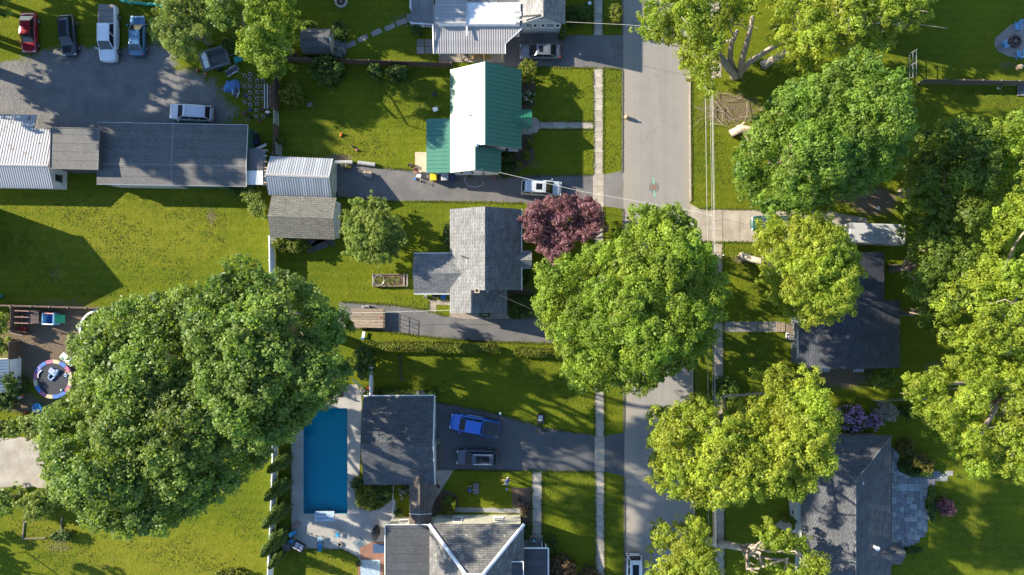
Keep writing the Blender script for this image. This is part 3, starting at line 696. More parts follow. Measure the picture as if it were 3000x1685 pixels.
def edge(root, pts, m, w=.10, name='fascia'):
    mb = MB(); mb.tube(pts, w/2, 4); return mb.build(name, m, root)
BLKSH = mat('black_shutters', (0.02,0.02,0.022), None, 2, .6)
PIPE = mat('vent_pipe', (0.07,0.06,0.06), None, 3, .6)

# ---- green metal roofed house
xw, xe, xr = gx(1319,2.9), gx(1528,2.9), gx(1421,5.55); yn, ys, ys2 = gy(204,2.9), gy(438,2.9), gy(507,2.9)
h = thing('house', 'white house with a green metal roof and small green gabled entry', 'house', ((xw+xe)/2, (yn+ys)/2, 0))
gable(h, xw, xe, ys, yn, 2.9, 2.9, 5.55, 'NS', MROOFG, WSIDE, ridge=xr, pan=.48, cap=MROOFG)
xr2 = gx(1392,4.85); zr2 = 2.9+(xr2-xw)/(xr-xw)*2.65; xe2 = gx(1468,2.95)
gable(h, xw, xe2, ys2, ys-.02, 2.9, 2.9, zr2, 'NS', MROOFG, WSIDE, ridge=xr2, pan=.48, cap=MROOFG, gover=.25)
window(h, (gx(1503,2), ys+.28, 1.75), 1.0, 1.1, 'y', -1, sh=BLKSH)
window(h, (gx(1368,2), ys2+.25, 1.8), .9, .9, 'y', -1, sh=BLKSH)
window(h, (xe-.32, gy(250), 1.7), 1.3, 1.2, 'x', 1, sh=BLKSH); window(h, (xe-.32, gy(420), 1.7), 1.3, 1.2, 'x', 1, sh=BLKSH)
yr = gy(344,3.6); pn, ps = gy(321,2.8), gy(377,2.8); px1 = gx(1559,2.9); mr = MB()
zr_p = 3.75; x_hit = xe-(zr_p-2.9)/((5.55-2.9)/(xe-xr))
mr.slab([(px1,pn,2.75),(xe-.05,pn,2.75),(x_hit,yr,zr_p),(px1,yr,zr_p)], .10); mr.slab([(xe-.05,ps,2.75),(px1,ps,2.75),(px1,yr,zr_p),(x_hit,yr,zr_p)], .10)
en = mr.build('entry_roof', MROOFG, h)
for k in range(5):
    f = MB(); xx = px1-.12-k*.30; f.tube([(xx,pn,2.80),(xx,yr,zr_p+.04),(xx,ps,2.80)], .03, 5); f.build('rib', MROOFG, en)
g = MB(); g.prism([(px1-.25,ps+.25),(px1-.25,pn-.25),(px1-.22,pn-.25),(px1-.22,ps+.25)],2.7,2.75); g.build('entry_beam', WHITE, h)
for yy in (pn-.3, ps+.3): MB().box((px1-.24, yy, 1.36), (.14,.14,2.7)).build('post', WHITE, h)
door(h, (xe-.32, yr, .2), .95, 2.0, 'x', 1, REDP)
MB().box(((xe-.32+px1)/2, yr, .09), (px1-xe+.3, pn-ps+.1, .18)).build('step', CONC, h)
# west porch lower roof
pw, pe, pN, pS = gx(1249,2.4), gx(1319,2.8), gy(347,2.6), gy(506,2.6)
mb = MB(); mb.slab([(pe+.3,pS,2.66),(pe+.3,pN,2.66),(pw,pN,2.3),(pw,pS,2.3)], .1); pr = mb.build('porch_roof', LUMBER, h)
panels(pr, (pw,pS,2.36), (pw,pN,2.36), (pe+.3,pN,2.72), (pe+.3,pS,2.72), .48, mat('pale_green_metal_roof', (0.055,0.19,0.135), (0.047,0.165,0.118), 1.2, .5, spec=.4))
wallprism(h, [(pw+.2,0),(pe+.3,0),(pe+.3,2.5),(pw+.2,2.2)], pS+.25, pN-.2, 'NS', WSIDE, 'porch_wall')
c = MB(); c.lathe([(.14,0),(.14,1.0),(.22,1.0),(.22,1.12),(.0,1.22)], (gx(1397,5), gy(427,5), 4.2), 10); c.build('vent', CHROME, h)
MB().tube([(gx(1376,4.5), gy(337,4.5), 4.0),(gx(1376,4.5), gy(337,4.5), 4.75)], .06, 8).build('vent_pipe', PIPE, h)
mt = MB(); mt.tube([(gx(1414,3), ys2+.15, 4.6),(gx(1414,3), ys2+.15, 1.6)], .04, 6); mt.box((gx(1414,3), ys2+.13, 1.5), (.3,.2,.4)); mt.build('electric_meter', STEEL, h)

# ---- grey shingled house in the middle
xw, xe, xr = gx(1318,2.9), gx(1527,2.9), gx(1421,5.5); yn, ys, ys2 = gy(613,2.9), gy(850,2.9), gy(916,2.9)
h = thing('house', 'grey shingled house beside the purple leaved tree with a rear wing', 'house', ((xw+xe)/2, (yn+ys)/2, 0))
kk = (5.5-2.9)/(xr-xw)
gable(h, xw, xe, ys, yn, 2.9, 2.9, 5.5, 'NS', SH_GREY, WSIDE, ridge=xr)
xr2 = gx(1380,4.5); zr2 = 2.9+(xr2-xw)*kk; xe2 = gx(1486,2.2)
gable(h, xw, xe2, ys2, ys-.01, 2.9, 2.25, zr2, 'NS', SH_GREY, WSIDE, ridge=xr2, gover=.22)
bx0, bn, bs, br = gx(1213,2.6), gy(743,2.6), gy(860,2.6), gy(800,3.75)
mb = MB(); zr3 = 3.8; xh = xw+(zr3-2.9)/kk
mb.slab([(xw+.25,bn,2.62),(bx0,bn,2.62),(bx0,br,zr3),(xh+.1,br,zr3)], .12); mb.slab([(bx0,bs,2.62),(xw+.25,bs,2.62),(xh+.1,br,zr3),(bx0,br,zr3)], .12)
mb.build('wing_roof', SH_GREY, h)
wallprism(h, [(bs+.3,0),(bn-.3,0),(bn-.3,2.55),(br,zr3-.16),(bs+.3,2.55)], bx0+.25, xw+.5, 'EW', WSIDE, 'wing_wall')
yr = gy(762,3.6); pn, ps = gy(734,2.7), gy(788,2.7); px1 = gx(1558,2.8); kx = (5.5-2.9)/(xe-xr); zr_p = 3.6; x_hit = xe-(zr_p-2.9)/kx
mr = MB(); mr.slab([(px1,pn,2.75),(xe-.05,pn,2.75),(x_hit,yr,zr_p),(px1,yr,zr_p)], .1); mr.slab([(xe-.05,ps,2.75),(px1,ps,2.75),(px1,yr,zr_p),(x_hit,yr,zr_p)], .1); mr.build('entry_roof', SH_GREY, h)
for yy in (pn-.25, ps+.25): MB().box((px1-.24, yy, 1.32), (.14,.14,2.64)).build('post', WHITE, h)
door(h, (xe-.32, yr, .15), .95, 2.0, 'x', 1, WOOD)
ch = MB(); cc = W(1398,851,4.6); ch.box((cc.x, cc.y, 3.6), (.5,.5,2.6)); co = ch.build('chimney', mat('tan_brick', (0.40,0.29,0.18), (0.30,0.21,0.13), 6, .9), h)
ch = MB(); 
for a, b, w, d in ((0,.22,.56,.12),(0,-.22,.56,.12),(.22,0,.12,.32),(-.22,0,.12,.32)): ch.box((cc.x+a, cc.y+b, 4.96), (w,d,.12))
ch.build('chimney_cap', mat('cream_cap', (0.5,0.42,0.30), None, 3, .8), co)
MB().box((cc.x, cc.y, 4.915), (.3,.3,.03)).build('flue', BLACKP, co)
MB().tube([(gx(1352,4.5), gy(750,4.5), 3.9),(gx(1352,4.5), gy(750,4.5), 4.7)], .06, 8).build('vent_pipe', PIPE, h)
edge(h, [(xe+.06,ys,2.85),(xe+.06,yn,2.85)], WHITE, .14, 'gutter'); edge(h, [(bx0,bs-.05,2.58),(xw,bs-.05,2.58)], WHITE, .14, 'gutter'); edge(h, [(bx0,bn+.05,2.58),(xw,bn+.05,2.58)], WHITE, .14, 'gutter')
MB().tube([W(1421,848,4.5)+Vector((0,-.1,0)), W(1424,852,4.6), W(1428,856,4.4), W(1432,852,4.3), W(1431,847,4.4)], .035, 5).build('service_mast', WHITE, h)
# ---- house with the wide white metal patio roof (top)
xw, xe, xr = gx(1522,3.7), gx(1656,3.7), gx(1592,5.9); ys, yn = gy(72,3.7), gy(72,3.7)+13
h = thing('house', 'white gabled house with pepper grey shingles and a wide white metal patio roof', 'house', (xr, ys+5, 0))
gable(h, xw, xe, ys, yn, 3.7, 3.7, 5.9, 'NS', SH_TOP, WSIDE, ridge=xr, over=.35, gover=.45)
yw = ys+.45
for pxx, w in ((1550,.85),(1568,.5),(1591,.5),(1612,1.1),(1634,.55)): window(h, (gx(pxx,2.3), yw, 2.35), w, .95, 'y', -1, bars=1 if w > .6 else 0)
window(h, (gx(1588,4.2), yw, 4.35), .7, .5, 'y', -1, bars=0)
MB().box((gx(1572), yw-.03, .25), (gx(1640)-gx(1535), .06, .5)).build('foundation', mat('foundation', (0.30,0.31,0.32), None, 2, .9), h)
g = MB(); g.tube([(gx(1524,5), gy(46,5), 4.75),(gx(1582,5.6), gy(46,5.6), 5.75)], .1, 6); g.build('ice_dam_strip', PIPE, h)
# wing behind, running west
gable(h, gy(14,3.4), gy(14,3.4)+8, gx(1368,3.4), xr, 3.4, 3.4, 5.4, 'EW', SH_TOP, WSIDE)
# patio roof panels (south slope, ribs run north-south)
zN, zS = 3.35, 2.45
A0, A1 = gx(1367,zN), gx(1535,3.1); yN, yS = gy(14,zN), gy(157,zS)
mb = MB(); B0 = gx(1270,2.9)
cor = W(1480,128,2.65); cor2 = W(1533,79,3.1)
mb.slab([(B0,yS,zS-.05),(cor.x,yS,zS-.05),(cor.x,cor.y,2.6),(cor2.x,cor2.y,2.95),(cor2.x,yN,zN-.05),(B0,yN,zN-.05)], .06)
pr = mb.build('patio_roof', WHITE, h)
BLUEM = MROOFW
BLUES = mat('blue_grey_metal_roof', (0.19,0.25,0.29), (0.16,0.21,0.25), .8, .6, rnd=.08)
ymid = gy(78,3.0); zmid = zN+(zS-zN)*(yN-ymid)/(yN-yS); y_u = gy(69,3.4)
n = round((cor2.x-B0)/.27); w = (cor2.x-B0)/n; first = {}
def strip(x0, ya, za, yb_, zb_, m_):
    key = (round(ya,3), round(yb_,3), m_.name)
    if key in first: o = first[key].copy(); COL.objects.link(o); o.parent = pr
    else:
        q = MB(); O = ORI[pr.name]
        q.slab([(O.x,ya,za),(O.x+w*.97,ya,za),(O.x+w*.97,yb_,zb_),(O.x,yb_,zb_)], .02)
        q.add([(O.x+a_*w,y_,z_+d_) for y_, z_ in ((ya,za),(yb_,zb_)) for a_, d_ in ((0,0),(.06,.04),(.22,.04),(.28,0))], [(0,1,5,4),(1,2,6,5),(2,3,7,6)])
        o = q.build('metal_panel', m_, pr); first[key] = o
    o.location = (x0-ORI[pr.name].x, 0, 0)
for k in range(n):
    x0 = B0+k*w; xm = x0+w/2
    yb = yS if xm < cor.x else cor.y+(xm-cor.x)/(cor2.x-cor.x)*(cor2.y-cor.y)
    if xm > cor.x: yb -= .05
    zb = zN+(zS-zN)*(yN-yb)/(yN-yS)
    if yb < ymid-.1: strip(x0, yb, zb, ymid, zmid, MROOFW)
    strip(x0, max(yb, ymid+.01), zmid if yb < ymid else zb, yN, zN, BLUES if xm > A0 else MROOFW)
# upper roof section with seams running east-west
z1 = 3.6; u0, u1, v0, v1 = gx(1276,z1), gx(1366,z1), gy(69,z1), gy(69,z1)+6.5
mb = MB(); mb.slab([(u0,v0,z1-.06),(u1,v0,z1-.06),(u1,v1,z1+.5),(u0,v1,z1+.5)], .12); ur = mb.build('upper_roof', WHITE, h)
panels(ur, (u0,v0,z1), (u0,v1,z1+.56), (u1,v1,z1+.56), (u1,v0,z1), .36, MROOFW)
edge(h, [(u1+.06,v0-1.2,3.2),(u1+.06,v1,3.75)], WHITE, .2, 'valley_flashing'); edge(h, [(B0-.02,yS,zS+.02),(B0-.02,v0,3.3)], WHITE, .16, 'fascia')
edge(h, [(cor.x+.04,yS,zS-.02),(cor.x+.04,cor.y,2.62),(cor2.x,cor2.y-.05,2.98)], WHITE, .10, 'fascia'); edge(h, [(A0,yN+.05,zN+.05),(cor2.x-1,yN+.05,zN+.05)], WHITE, .2, 'flashing')
wallprism(h, [(yS+2.8,0),(v1,0),(v1,3.6),(v0,3.45),(yS+2.8,2.6)], u0+.3, u1+6, 'EW', WSIDE, 'porch_wall')
for pxx in (1289,1352,1379,1418,1471): MB().box((gx(pxx,1.2), gy(178), 1.2), (.13,.13,2.4)).build('post', LUMBER, h)
ch = MB(); 
for dx, dy, a, b in ((1514,22,.8,1.1),(1518,40,.7,.5),(1516,60,.5,.35)): ch.box((gx(dx,4.2), gy(dy,4.2), 3.6), (a,b,1.1))
ch.build('white_chimney_box', WHITE, h)
# patio slab below that roof
sheet('patio', [(1286,140),(1478,140),(1478,183),(1286,183)], CONC, 0.08)
# deck with railing
d = thing('deck', 'grey board deck with white baluster railing beside the top house', 'deck', W(1240,35))
MB().box((gx(1240), gy(10), .45), (gx(1272)-gx(1207), gy(-60)-gy(78), .12)).build('floor', GREYWOOD, d)
for i in range(9): MB().box((gx(1207)+.1+i*.31, gy(79), .2), (.1,.1,.4)).build('deck_post', GREYWOOD, d)
def rail(root, a, b, z, hh=.95):
    a, b = Vector(a), Vector(b); L = (b-a).length; dd = (b-a).normalized(); r = math.atan2(dd.y, dd.x); c = (a+b)/2
    MB().box((c.x,c.y,z+hh), (L,.10,.06), r).build('top_rail', VINYL, root); MB().box((c.x,c.y,z+.12), (L,.06,.05), r).build('bottom_rail', VINYL, root)
    n = int(L/.28); k0 = None
    for k in range(n+1):
        p = a+dd*(L*k/max(n,1)); m = MB(); m.box((p.x,p.y,z+hh/2+.05), (.06,.06,hh-.1), r); m.build('baluster', VINYL, root)
rail(d, (gx(1207,.5), gy(77,.5), 0), (gx(1274,.5), gy(81,.5), 0), .5); rail(d, (gx(1205,.5), gy(30,.5), 0), (gx(1205,.5), gy(-60,.5), 0), .5)
for p in ((1205,32),(1207,75),(1240,79),(1274,81)): MB().box((gx(p[0],.5), gy(p[1],.5), 1.0), (.13,.13,1.15)).build('newel_post', VINYL, d)
for k in range(2): MB().box((gx(1203-k*7), gy(56), .30-k*.14), (.28, .95, .1)).build('step', GREYWOOD, d)

# ---- dark shed near the top fence
zc = 2.7; xA, xB = gx(884,2), gx(968,2.2); yA, yB = gy(82,1.9), gy(153,1.9)
h = thing('shed', 'dark gambrel roofed garden shed with beige end wall by the brown fence', 'shed', ((xA+xB)/2, (yA+yB)/2, 0))
ym = (yA+yB)/2; prof = [(yB,1.75),(yB+.55,2.45),(ym,2.85),(yA-.55,2.45),(yA,1.75)]
mb = MB()
for (y0,z0),(y1,z1_) in zip(prof[:-1], prof[1:]): mb.slab([(xA,y0,z0),(xB,y0,z0),(xB,y1,z1_),(xA,y1,z1_)], .06)
mb.build('roof', SH_DARK, h)
wallprism(h, [(yB+.15,0),(yA-.15,0),(yA-.15,1.8),(yA-.6,2.36),(ym,2.75),(yB+.6,2.36),(yB+.15,1.8)], xA+.15, xB-.12, 'EW', BEIGE)
door(h, (xB-.12, ym, .15), 1.3, 1.75, 'x', 1, BEIGE); window(h, (xB-.12, ym, 2.3), .3, .3, 'x', 1, bars=0)
MB().box((gx(997), gy(130), .08), (1.25, .95, .08)).build('ramp', GREYWOOD, h)

# ---- rusty metal roofed house at the left edge
xE = gx(141,3.4)
h = thing('house', 'low white house with a rust spotted metal roof at the left edge', 'house', (xE-6, gy(482,3.4), 0), R(-1.0))
yR = gy(483,3.4); zR = 3.4; yS_ = gy(550,2.5); 
mb = MB(); xL = xE-14; dnz = Vector((0,0,-.05))
eN = gy(376,2.35); eN2 = gy(334,2.1); xs2 = gx(97,2.3)
mb.slab([(xL,yS_,2.45),(xE,yS_,2.45),(xE,yR,zR-.05),(xL,yR,zR-.05)], .1); mb.slab([(xE,eN,2.30),(xL,eN,2.30),(xL,yR,zR-.05),(xE,yR,zR-.05)], .1); mb.slab([(xs2,eN2,1.9),(xL,eN2,1.9),(xL,eN,2.30),(xs2,eN,2.30)], .08)
rf = mb.build('roof', LUMBER, h)
panels(rf, (xL,yS_,2.5), (xE,yS_,2.5), (xE,yR,zR), (xL,yR,zR), .26, mat('grey_metal_roof', (0.34,0.35,0.37), (0.29,0.30,0.33), 1, .6))
panels(rf, (xs2,eN,2.35), (xE,eN,2.35), (xE,yR,zR), (xs2,yR,zR), .30, RUST)
panels(rf, (xL,eN2,1.95), (xs2,eN2,1.95), (xs2,yR,zR), (xL,yR,zR), .30, RUST)
c = MB(); c.slab([(xL,yR-.14,zR),(xE+.02,yR-.14,zR),(xE+.02,yR,zR+.08),(xL,yR,zR+.08)], .02); c.slab([(xE+.02,yR+.14,zR),(xL,yR+.14,zR),(xL,yR,zR+.08),(xE+.02,yR,zR+.08)], .02); c.build('ridge_cap', MROOFW, rf)
wallprism(h, [(yS_+.25,0),(eN-.3,0),(eN-.3,2.2),(yR,zR-.2),(yS_+.25,2.5)], xL, xE-.12, 'EW', WSIDE)
window(h, (xE-.12, gy(520,1.5), 1.55), .8, 1.0, 'x', 1, frame=mat('brown_frame', (0.10,0.09,0.07), None, 2, .6))
# ---- long flat roofed workshop: two roofs
z2 = 3.1; x0, x1, y0, y1 = gx(283,z2), gx(722,z2), gy(543,z2), gy(361,z2)
h = thing('workshop', 'long low workshop with a grey rolled roof beside the gravel lot', 'building', ((x0+x1)/2, (y0+y1)/2, 0), R(-.9))
yb = gy(483,3.15)
mb = MB(); mb.slab([(x0,yb,z2+.05),(x1,yb,z2+.05),(x1,y1,z2-.25),(x0,y1,z2-.25)], .16); mb.slab([(x0,y0,z2-.12),(x1,y0,z2-.12),(x1,yb,z2+.05),(x0,yb,z2+.05)], .16)
rf = mb.build('roof', ROLL, h)
sx = gx(503,z2); SEAM = mat('pale_seam', (0.19,0.185,0.175), None, 2, .8)
s = MB(); s.box((sx,(y0+y1)/2,z2+.0), (.01,.01,.01)); 
s = MB(); s.slab([(sx-.09,y0,z2-.112),(sx+.09,y0,z2-.112),(sx+.09,yb,z2+.058),(sx-.09,yb,z2+.058)], .006); s.slab([(sx-.09,yb,z2+.058),(sx+.09,yb,z2+.058),(sx+.09,y1,z2-.242),(sx-.09,y1,z2-.242)], .006); s.build('seam', SEAM, rf)
s = MB(); s.slab([(x0,yb-.06,z2+.052),(x1,yb-.06,z2+.052),(x1,yb+.06,z2+.052),(x0,yb+.06,z2+.052)], .006); s.build('seam', SEAM, rf)
for a, b in (((x0,y0,z2-.1),(x1,y0,z2-.1)),((x1+.02,y0,z2-.1),(x1+.02,yb,z2+.06)),((x1+.02,yb,z2+.06),(x1+.02,y1,z2-.24)),((x0,y1+.02,z2-.24),(x1,y1+.02,z2-.24))): edge(h, [a, b], mat('roof_edge_metal', (0.5,0.52,0.54), None, 2, .4, metal=.4), .07, 'drip_edge')
wallprism(h, [(y0+.15,0),(y1-.15,0),(y1-.15,2.7),(yb,2.95),(y0+.15,2.82)], x0+.1, x1-.12, 'EW', GREENW)
MB().box((gx(420,2.5), y0+.08, 1.4), (8, .08, 2.4)).build('south_cladding', GREYW, h)
z3 = 4.0; a0, a1, b0, b1 = gx(147,z3), gx(289,z3), gy(495,z3), gy(375,z3)
h = thing('workshop', 'smaller taller flat roofed block joined to the long workshop', 'building', ((a0+a1)/2, (b0+b1)/2, 0), R(-1.4))
mb = MB(); mb.slab([(a0,b0,z3-.05),(a1,b0,z3-.05),(a1,b1,z3-.05),(a0,b1,z3-.05)], .16); rf = mb.build('roof', ROLL, h)
for p, q_ in (((a0,b0),(a1,b0)),((a1,b0),(a1,b1)),((a1,b1),(a0,b1)),((a0,b1),(a0,b0))): edge(h, [(p[0],p[1],z3-.02),(q_[0],q_[1],z3-.02)], SEAM, .12, 'parapet_edge')
wallprism(h, [(b0+.12,0),(b1-.12,0),(b1-.12,z3-.22),(b0+.12,z3-.22)], a0+.12, a1-.12, 'EW', mat('shade_dark_wall', (0.07,0.07,0.075), None, 2, .8))  # wall coloured dark to paint in the shadow on its east side
# ---- lean-to with exposed rafters
zl = 2.7; l0, l1, m0, m1 = gx(723,zl), gx(769,zl), gy(541,zl), gy(436,zl)
h = thing('lean_to', 'lean-to roof of dark and white metal sheets with bare rafters', 'shed', ((l0+l1)/2, (m0+m1)/2, 0))
ym_ = gy(500,zl); DKM = mat('dark_metal_sheet', (0.115,0.115,0.12), (0.09,0.09,0.095), 2, .55); 
mb = MB(); mb.box(((l0+l1)/2,(m0+m1)/2,zl-.12), (l1-l0-.1, m1-m0-.1, .04)); rf = mb.build('roof', LUMBER, h)
panels(rf, (l0,ym_,zl), (l1,ym_,zl-.06), (l1,m1,zl-.02), (l0,m1,zl+.04), .23, DKM, rib=.03); panels(rf, (l0,m0,zl-.03), (l1,m0,zl-.09), (l1,ym_,zl-.05), (l0,ym_,zl+.01), .23, WHITE, rib=.03)
for yy in (440,457,474,491,500,517,535): MB().box((gx(771,zl-.2), gy(yy,zl-.2), zl-.2), (1.0,.12,.14)).build('rafter', LUMBER, h)
MB().box((gx(773,2.2), (m0+m1)/2, 2.15), (.35, m1-m0, .04)).build('clear_sheet', mat('clear_sheet', (0.35,0.45,0.55), None, 2, .3), h)
for yy in (m0+.1, m1-.1): MB().box((l1+.25, yy, 1.2), (.1,.1,2.4)).build('post', LUMBER, h)
# ---- metal roofed barn
ze, zr = 2.5, 3.8
s0, s1 = gx(784,3), gx(970,3); yN, yS, yR = gy(461,ze), gy(575,ze), gy(515,zr)
h = thing('barn', 'small barn with a bright silver metal roof and sage green gable', 'barn', ((s0+s1)/2, yR, 0), R(-2.4))
gable(h, yS, yN, s0, s1, ze, ze, zr, 'EW', MROOFS, SAGE, ridge=yR, pan=.27, cap=MROOFW, over=.2, gover=.15)
door(h, (s1-.15, yR-.3, .05), 2.2, 2.1, 'x', 1, mat('pale_sage_door', (0.42,0.45,0.38), None, 2, .7))
# ---- shingled garage
ze, zr = 2.6, 3.6
s0, s1 = gx(790,3), gx(981,3); yN, yS, yR = gy(576,ze), gy(699,ze), gy(636,zr)
h = thing('garage', 'single garage with weathered brown grey shingles south of the silver barn', 'garage', ((s0+s1)/2, yR, 0), R(-2.0))
gable(h, yS, yN, s0, s1, ze, ze, zr, 'EW', SH_WARM, WSIDE, ridge=yR, gover=.18)
g = MB(); g.bbox((s1-.17, yR, 1.1), (.08, 2.8, 2.15), .02); go = g.build('garage_door', WHITE, h)
for k in range(3): MB().box((s1-.125, yR, .55+k*.55), (.012, 2.7, .03)).build('panel_groove', GREYW, go)
# ---- pool side garage
ze, zr = 2.8, 4.4
s0, s1 = gx(1062,3.3), gx(1271,3.3); yN, yS, yR = gy(1161,ze), gy(1420,ze), gy(1298,zr)
h = thing('garage', 'white two bay garage with charcoal shingles between the pool and driveway', 'garage', ((s0+s1)/2, yR, 0), R(.4))
gable(h, yS, yN, s0, s1, ze, ze, zr, 'EW', SH_DARK, WSIDE, ridge=yR, over=.25, gover=.2)
for yy in (yR+2.4, yR-2.5):
    g = MB(); g.bbox((s1-.17, yy, 1.1), (.10, 3.4, 2.15), .02); go = g.build('garage_door', WHITE, h)
    for k in range(3): MB().box((s1-.115, yy, .55+k*.55), (.012, 3.3, .03)).build('panel_groove', GREYW, go)
edge(h, [(s0,yN+.06,ze-.05),(s1,yN+.06,ze-.05)], WHITE, .14, 'gutter'); edge(h, [(s1+.03,yS,ze-.05),(s1+.03,yR,zr-.05),(s1+.03,yN,ze-.05)], WHITE, .14, 'rake_board')
MB().tube([(s1-.1,yN-.4,.9),(s1-.1,yN-.4,1.3)], .12, 8).build('lamp', WHITE, h)
# ---- breezeway
zb_, zbr = 2.6, 3.3
b0, b1, c0, c1 = gx(1199,zb_), gx(1264,zb_), gy(1537,zb_), gy(1400,zb_); xm = gx(1230,zbr)
h = thing('breezeway', 'narrow brown shingled breezeway roof joining garage and house', 'building', (xm, (c0+c1)/2, 0))
gable(h, b0, b1, c0, c1+1.3, zb_, zb_, zbr, 'NS', SH_BROWN, CREAM, ridge=xm, over=.25, gover=.2)
edge(h, [(b0,gy(1505,2.7),2.68),(xm,gy(1507,3.3),3.36),(b1,gy(1505,2.7),2.68)], WHITE, .07, 'flashing')
# ---- hip roofed house at the bottom
ze, zr = 4.0, 7.0
xA, xB, yT = gx(1258,ze), gx(1535,ze), gy(1536,ze); r0, r1, yR = gx(1365,zr), gx(1415,zr), gy(1683,zr); yB = 2*yR-yT
h = thing('house', 'cream house with a hip roof of lichened shingles and white ridge caps', 'house', ((xA+xB)/2, yR, 0))
mb = MB(); k = .12
mb.slab([(xB,yT,ze),(xA,yT,ze),(r0,yR,zr),(r1,yR,zr)], k); mb.slab([(xA,yT,ze),(xA,yB,ze),(r0,yR,zr)], k); mb.slab([(xA,yB,ze),(xB,yB,ze),(r1,yR,zr),(r0,yR,zr)], k); mb.slab([(xB,yB,ze),(xB,yT,ze),(r1,yR,zr)], k)
rf = mb.build('roof', SH_OLD, h)
for a, b in (((xA-.02,yT,ze+.03),(r0,yR,zr+.06)),((xB+.02,yT,ze+.03),(r1,yR,zr+.06)),((xA,yB,ze),(r0,yR,zr+.06)),((xB,yB,ze),(r1,yR,zr+.06)),((r0,yR,zr+.06),(r1,yR,zr+.06))):
    m = MB(); m.tube([a, b], .19, 5); m.build('hip_cap', VINYL, rf)
m = MB(); m.prism([(xA+.35,yB+.35),(xB-.35,yB+.35),(xB-.35,yT-.3),(xA+.35,yT-.3)], 0, ze-.05); m.build('wall', CREAM, h)
for px_ in (1341,1461): window(h, (gx(px_,1.8), yT-.3, 1.75), 1.0, 1.25, 'y', 1, bars=1)
window(h, (gx(1336,3.5), yT-.3, 3.55), .7, .5, 'y', 1, bars=0); window(h, (gx(1462,3.5), yT-.3, 3.55), .7, .5, 'y', 1, bars=0)
# flat west wing and the east porch roof
z4 = 3.3; a0, a1, b1 = gx(1129,z4), gx(1257,z4), gy(1538,z4); b0 = b1-8
m = MB(); m.slab([(a0,b0,z4),(a1+.5,b0,z4),(a1+.5,b1,z4),(a0,b1,z4)], .15); m.build('flat_roof', ROLLD, h)
m = MB(); m.prism([(a0+.2,b0),(a1+.5,b0),(a1+.5,b1-.2),(a0+.2,b1-.2)], 0, z4-.16); m.build('wing_wall', CREAM, h)
edge(h, [(a0-.03,b0,z4+.01),(a0-.03,b1,z4+.01)], WHITE, .10, 'gutter'); edge(h, [(a0,b1+.03,z4+.01),(a1,b1+.03,z4+.01)], WHITE, .10, 'gutter')
window(h, (gx(1185,1.6), b1-.2, 1.7), 1.1, .9, 'y', 1)
z5 = 3.0; a0, a1, b1 = gx(1536,z5), gx(1606,z5), gy(1606,z5); b0 = b1-5
m = MB(); m.slab([(a0-.4,b0,z5),(a1,b0,z5),(a1,b1,z5),(a0-.4,b1,z5)], .14); m.build('porch_roof', ROLLD, h)
edge(h, [(a0-.3,b1+.02,z5+.02),(a1,b1+.02,z5+.02)], VINYL, .16, 'fascia'); edge(h, [(a1+.02,b1,z5+.02),(a1+.02,b0,z5+.02)], VINYL, .16, 'fascia')
for yy in (b1-.2, b1-2.4): MB().box((a1-.2, yy, 1.45), (.14,.14,2.85)).build('post', VINYL, h)
m = MB(); m.prism([(a0-.3,b0),(gx(1590),b0),(gx(1590),gy(1577)),(a0-.3,gy(1577))], 0, .45); m.build('porch_floor', GREYWOOD, h)
MB().box((gx(1572), gy(1572), .15), (1.5,.35,.3)).build('step', CONC, h)
rail(h, (gx(1587), gy(1580), 0), (gx(1587), gy(1606), 0), .45, .9)
z6 = 4.9; a0, a1, b1 = gx(1442,z6), gx(1533,z6), gy(1646,z6); 
m = MB(); m.slab([(a0,b1-5,z6),(a1,b1-5,z6),(a1,b1,z6),(a0,b1,z6)], .14); m.build('dormer_roof', ROLLD, h)
m = MB(); m.prism([(a0+.15,b1-5),(a1-.15,b1-5),(a1-.15,b1-.15),(a0+.15,b1-.15)], 3.5, z6-.15); m.build('dormer_wall', WSIDE, h)
edge(h, [(a0,b1+.02,z6+.02),(a1,b1+.02,z6+.02)], VINYL, .1, 'fascia'); edge(h, [(a1+.02,b1,z6+.02),(a1+.02,b1-5,z6+.02)], VINYL, .1, 'fascia')
# ---- navy roofed house on the right
ze, zr = 3.0, 4.6
xA, xB, xC = gx(2342,ze), gx(2637,ze), gx(2583,ze); xr = gx(2490,zr); y0, y1, y2 = gy(1077,ze), gy(880,ze), gy(740,ze)
h = thing('house', 'house with a blue black shingled roof beneath the right hand trees', 'house', ((xA+xB)/2, (y0+y2)/2, 0))
NW = mat('shade_dark_siding', (0.10,0.115,0.13), None, 2, .8); gable(h, xA, xB, y0, y1+.01, ze, ze, zr, 'NS', SH_BLUE, NW, ridge=xr)  # siding darkened so its colour carries the shade on the west wall
kE = (zr-ze)/(xB-xr); gable(h, xA+1.2, xC, y1, y2, ze+.3, ze+(xB-xC)*kE, zr, 'NS', SH_BLUE, NW, ridge=xr)
for px_ in (2412,2512): 
    window(h, (gx(px_,1.8), y0+.28, 1.7), 1.1, 1.1, 'y', -1)
    aw = MB(); yy = y0-.02
    for k in range(5): aw.box((gx(px_,1.8)-.5+k*.25, yy-.28, 2.15), (.14,.62,.03), 0, ('X', R(18)))
    aw.build('striped_awning', mat('awning_blue', (0.35,0.42,0.52), None, 2, .6), h)
sd = thing('porch', 'small wooden entry porch with steps in front of the blue black roof', 'porch', W(2310,968))
MB().box((gx(2322), gy(972), .5), (1.9,1.9,.12)).build('floor', WOOD, sd)
for k in range(3): MB().box((gx(2292-k*7), gy(958), .38-k*.13), (.3,1.1,.08)).build('step', WOOD, sd)
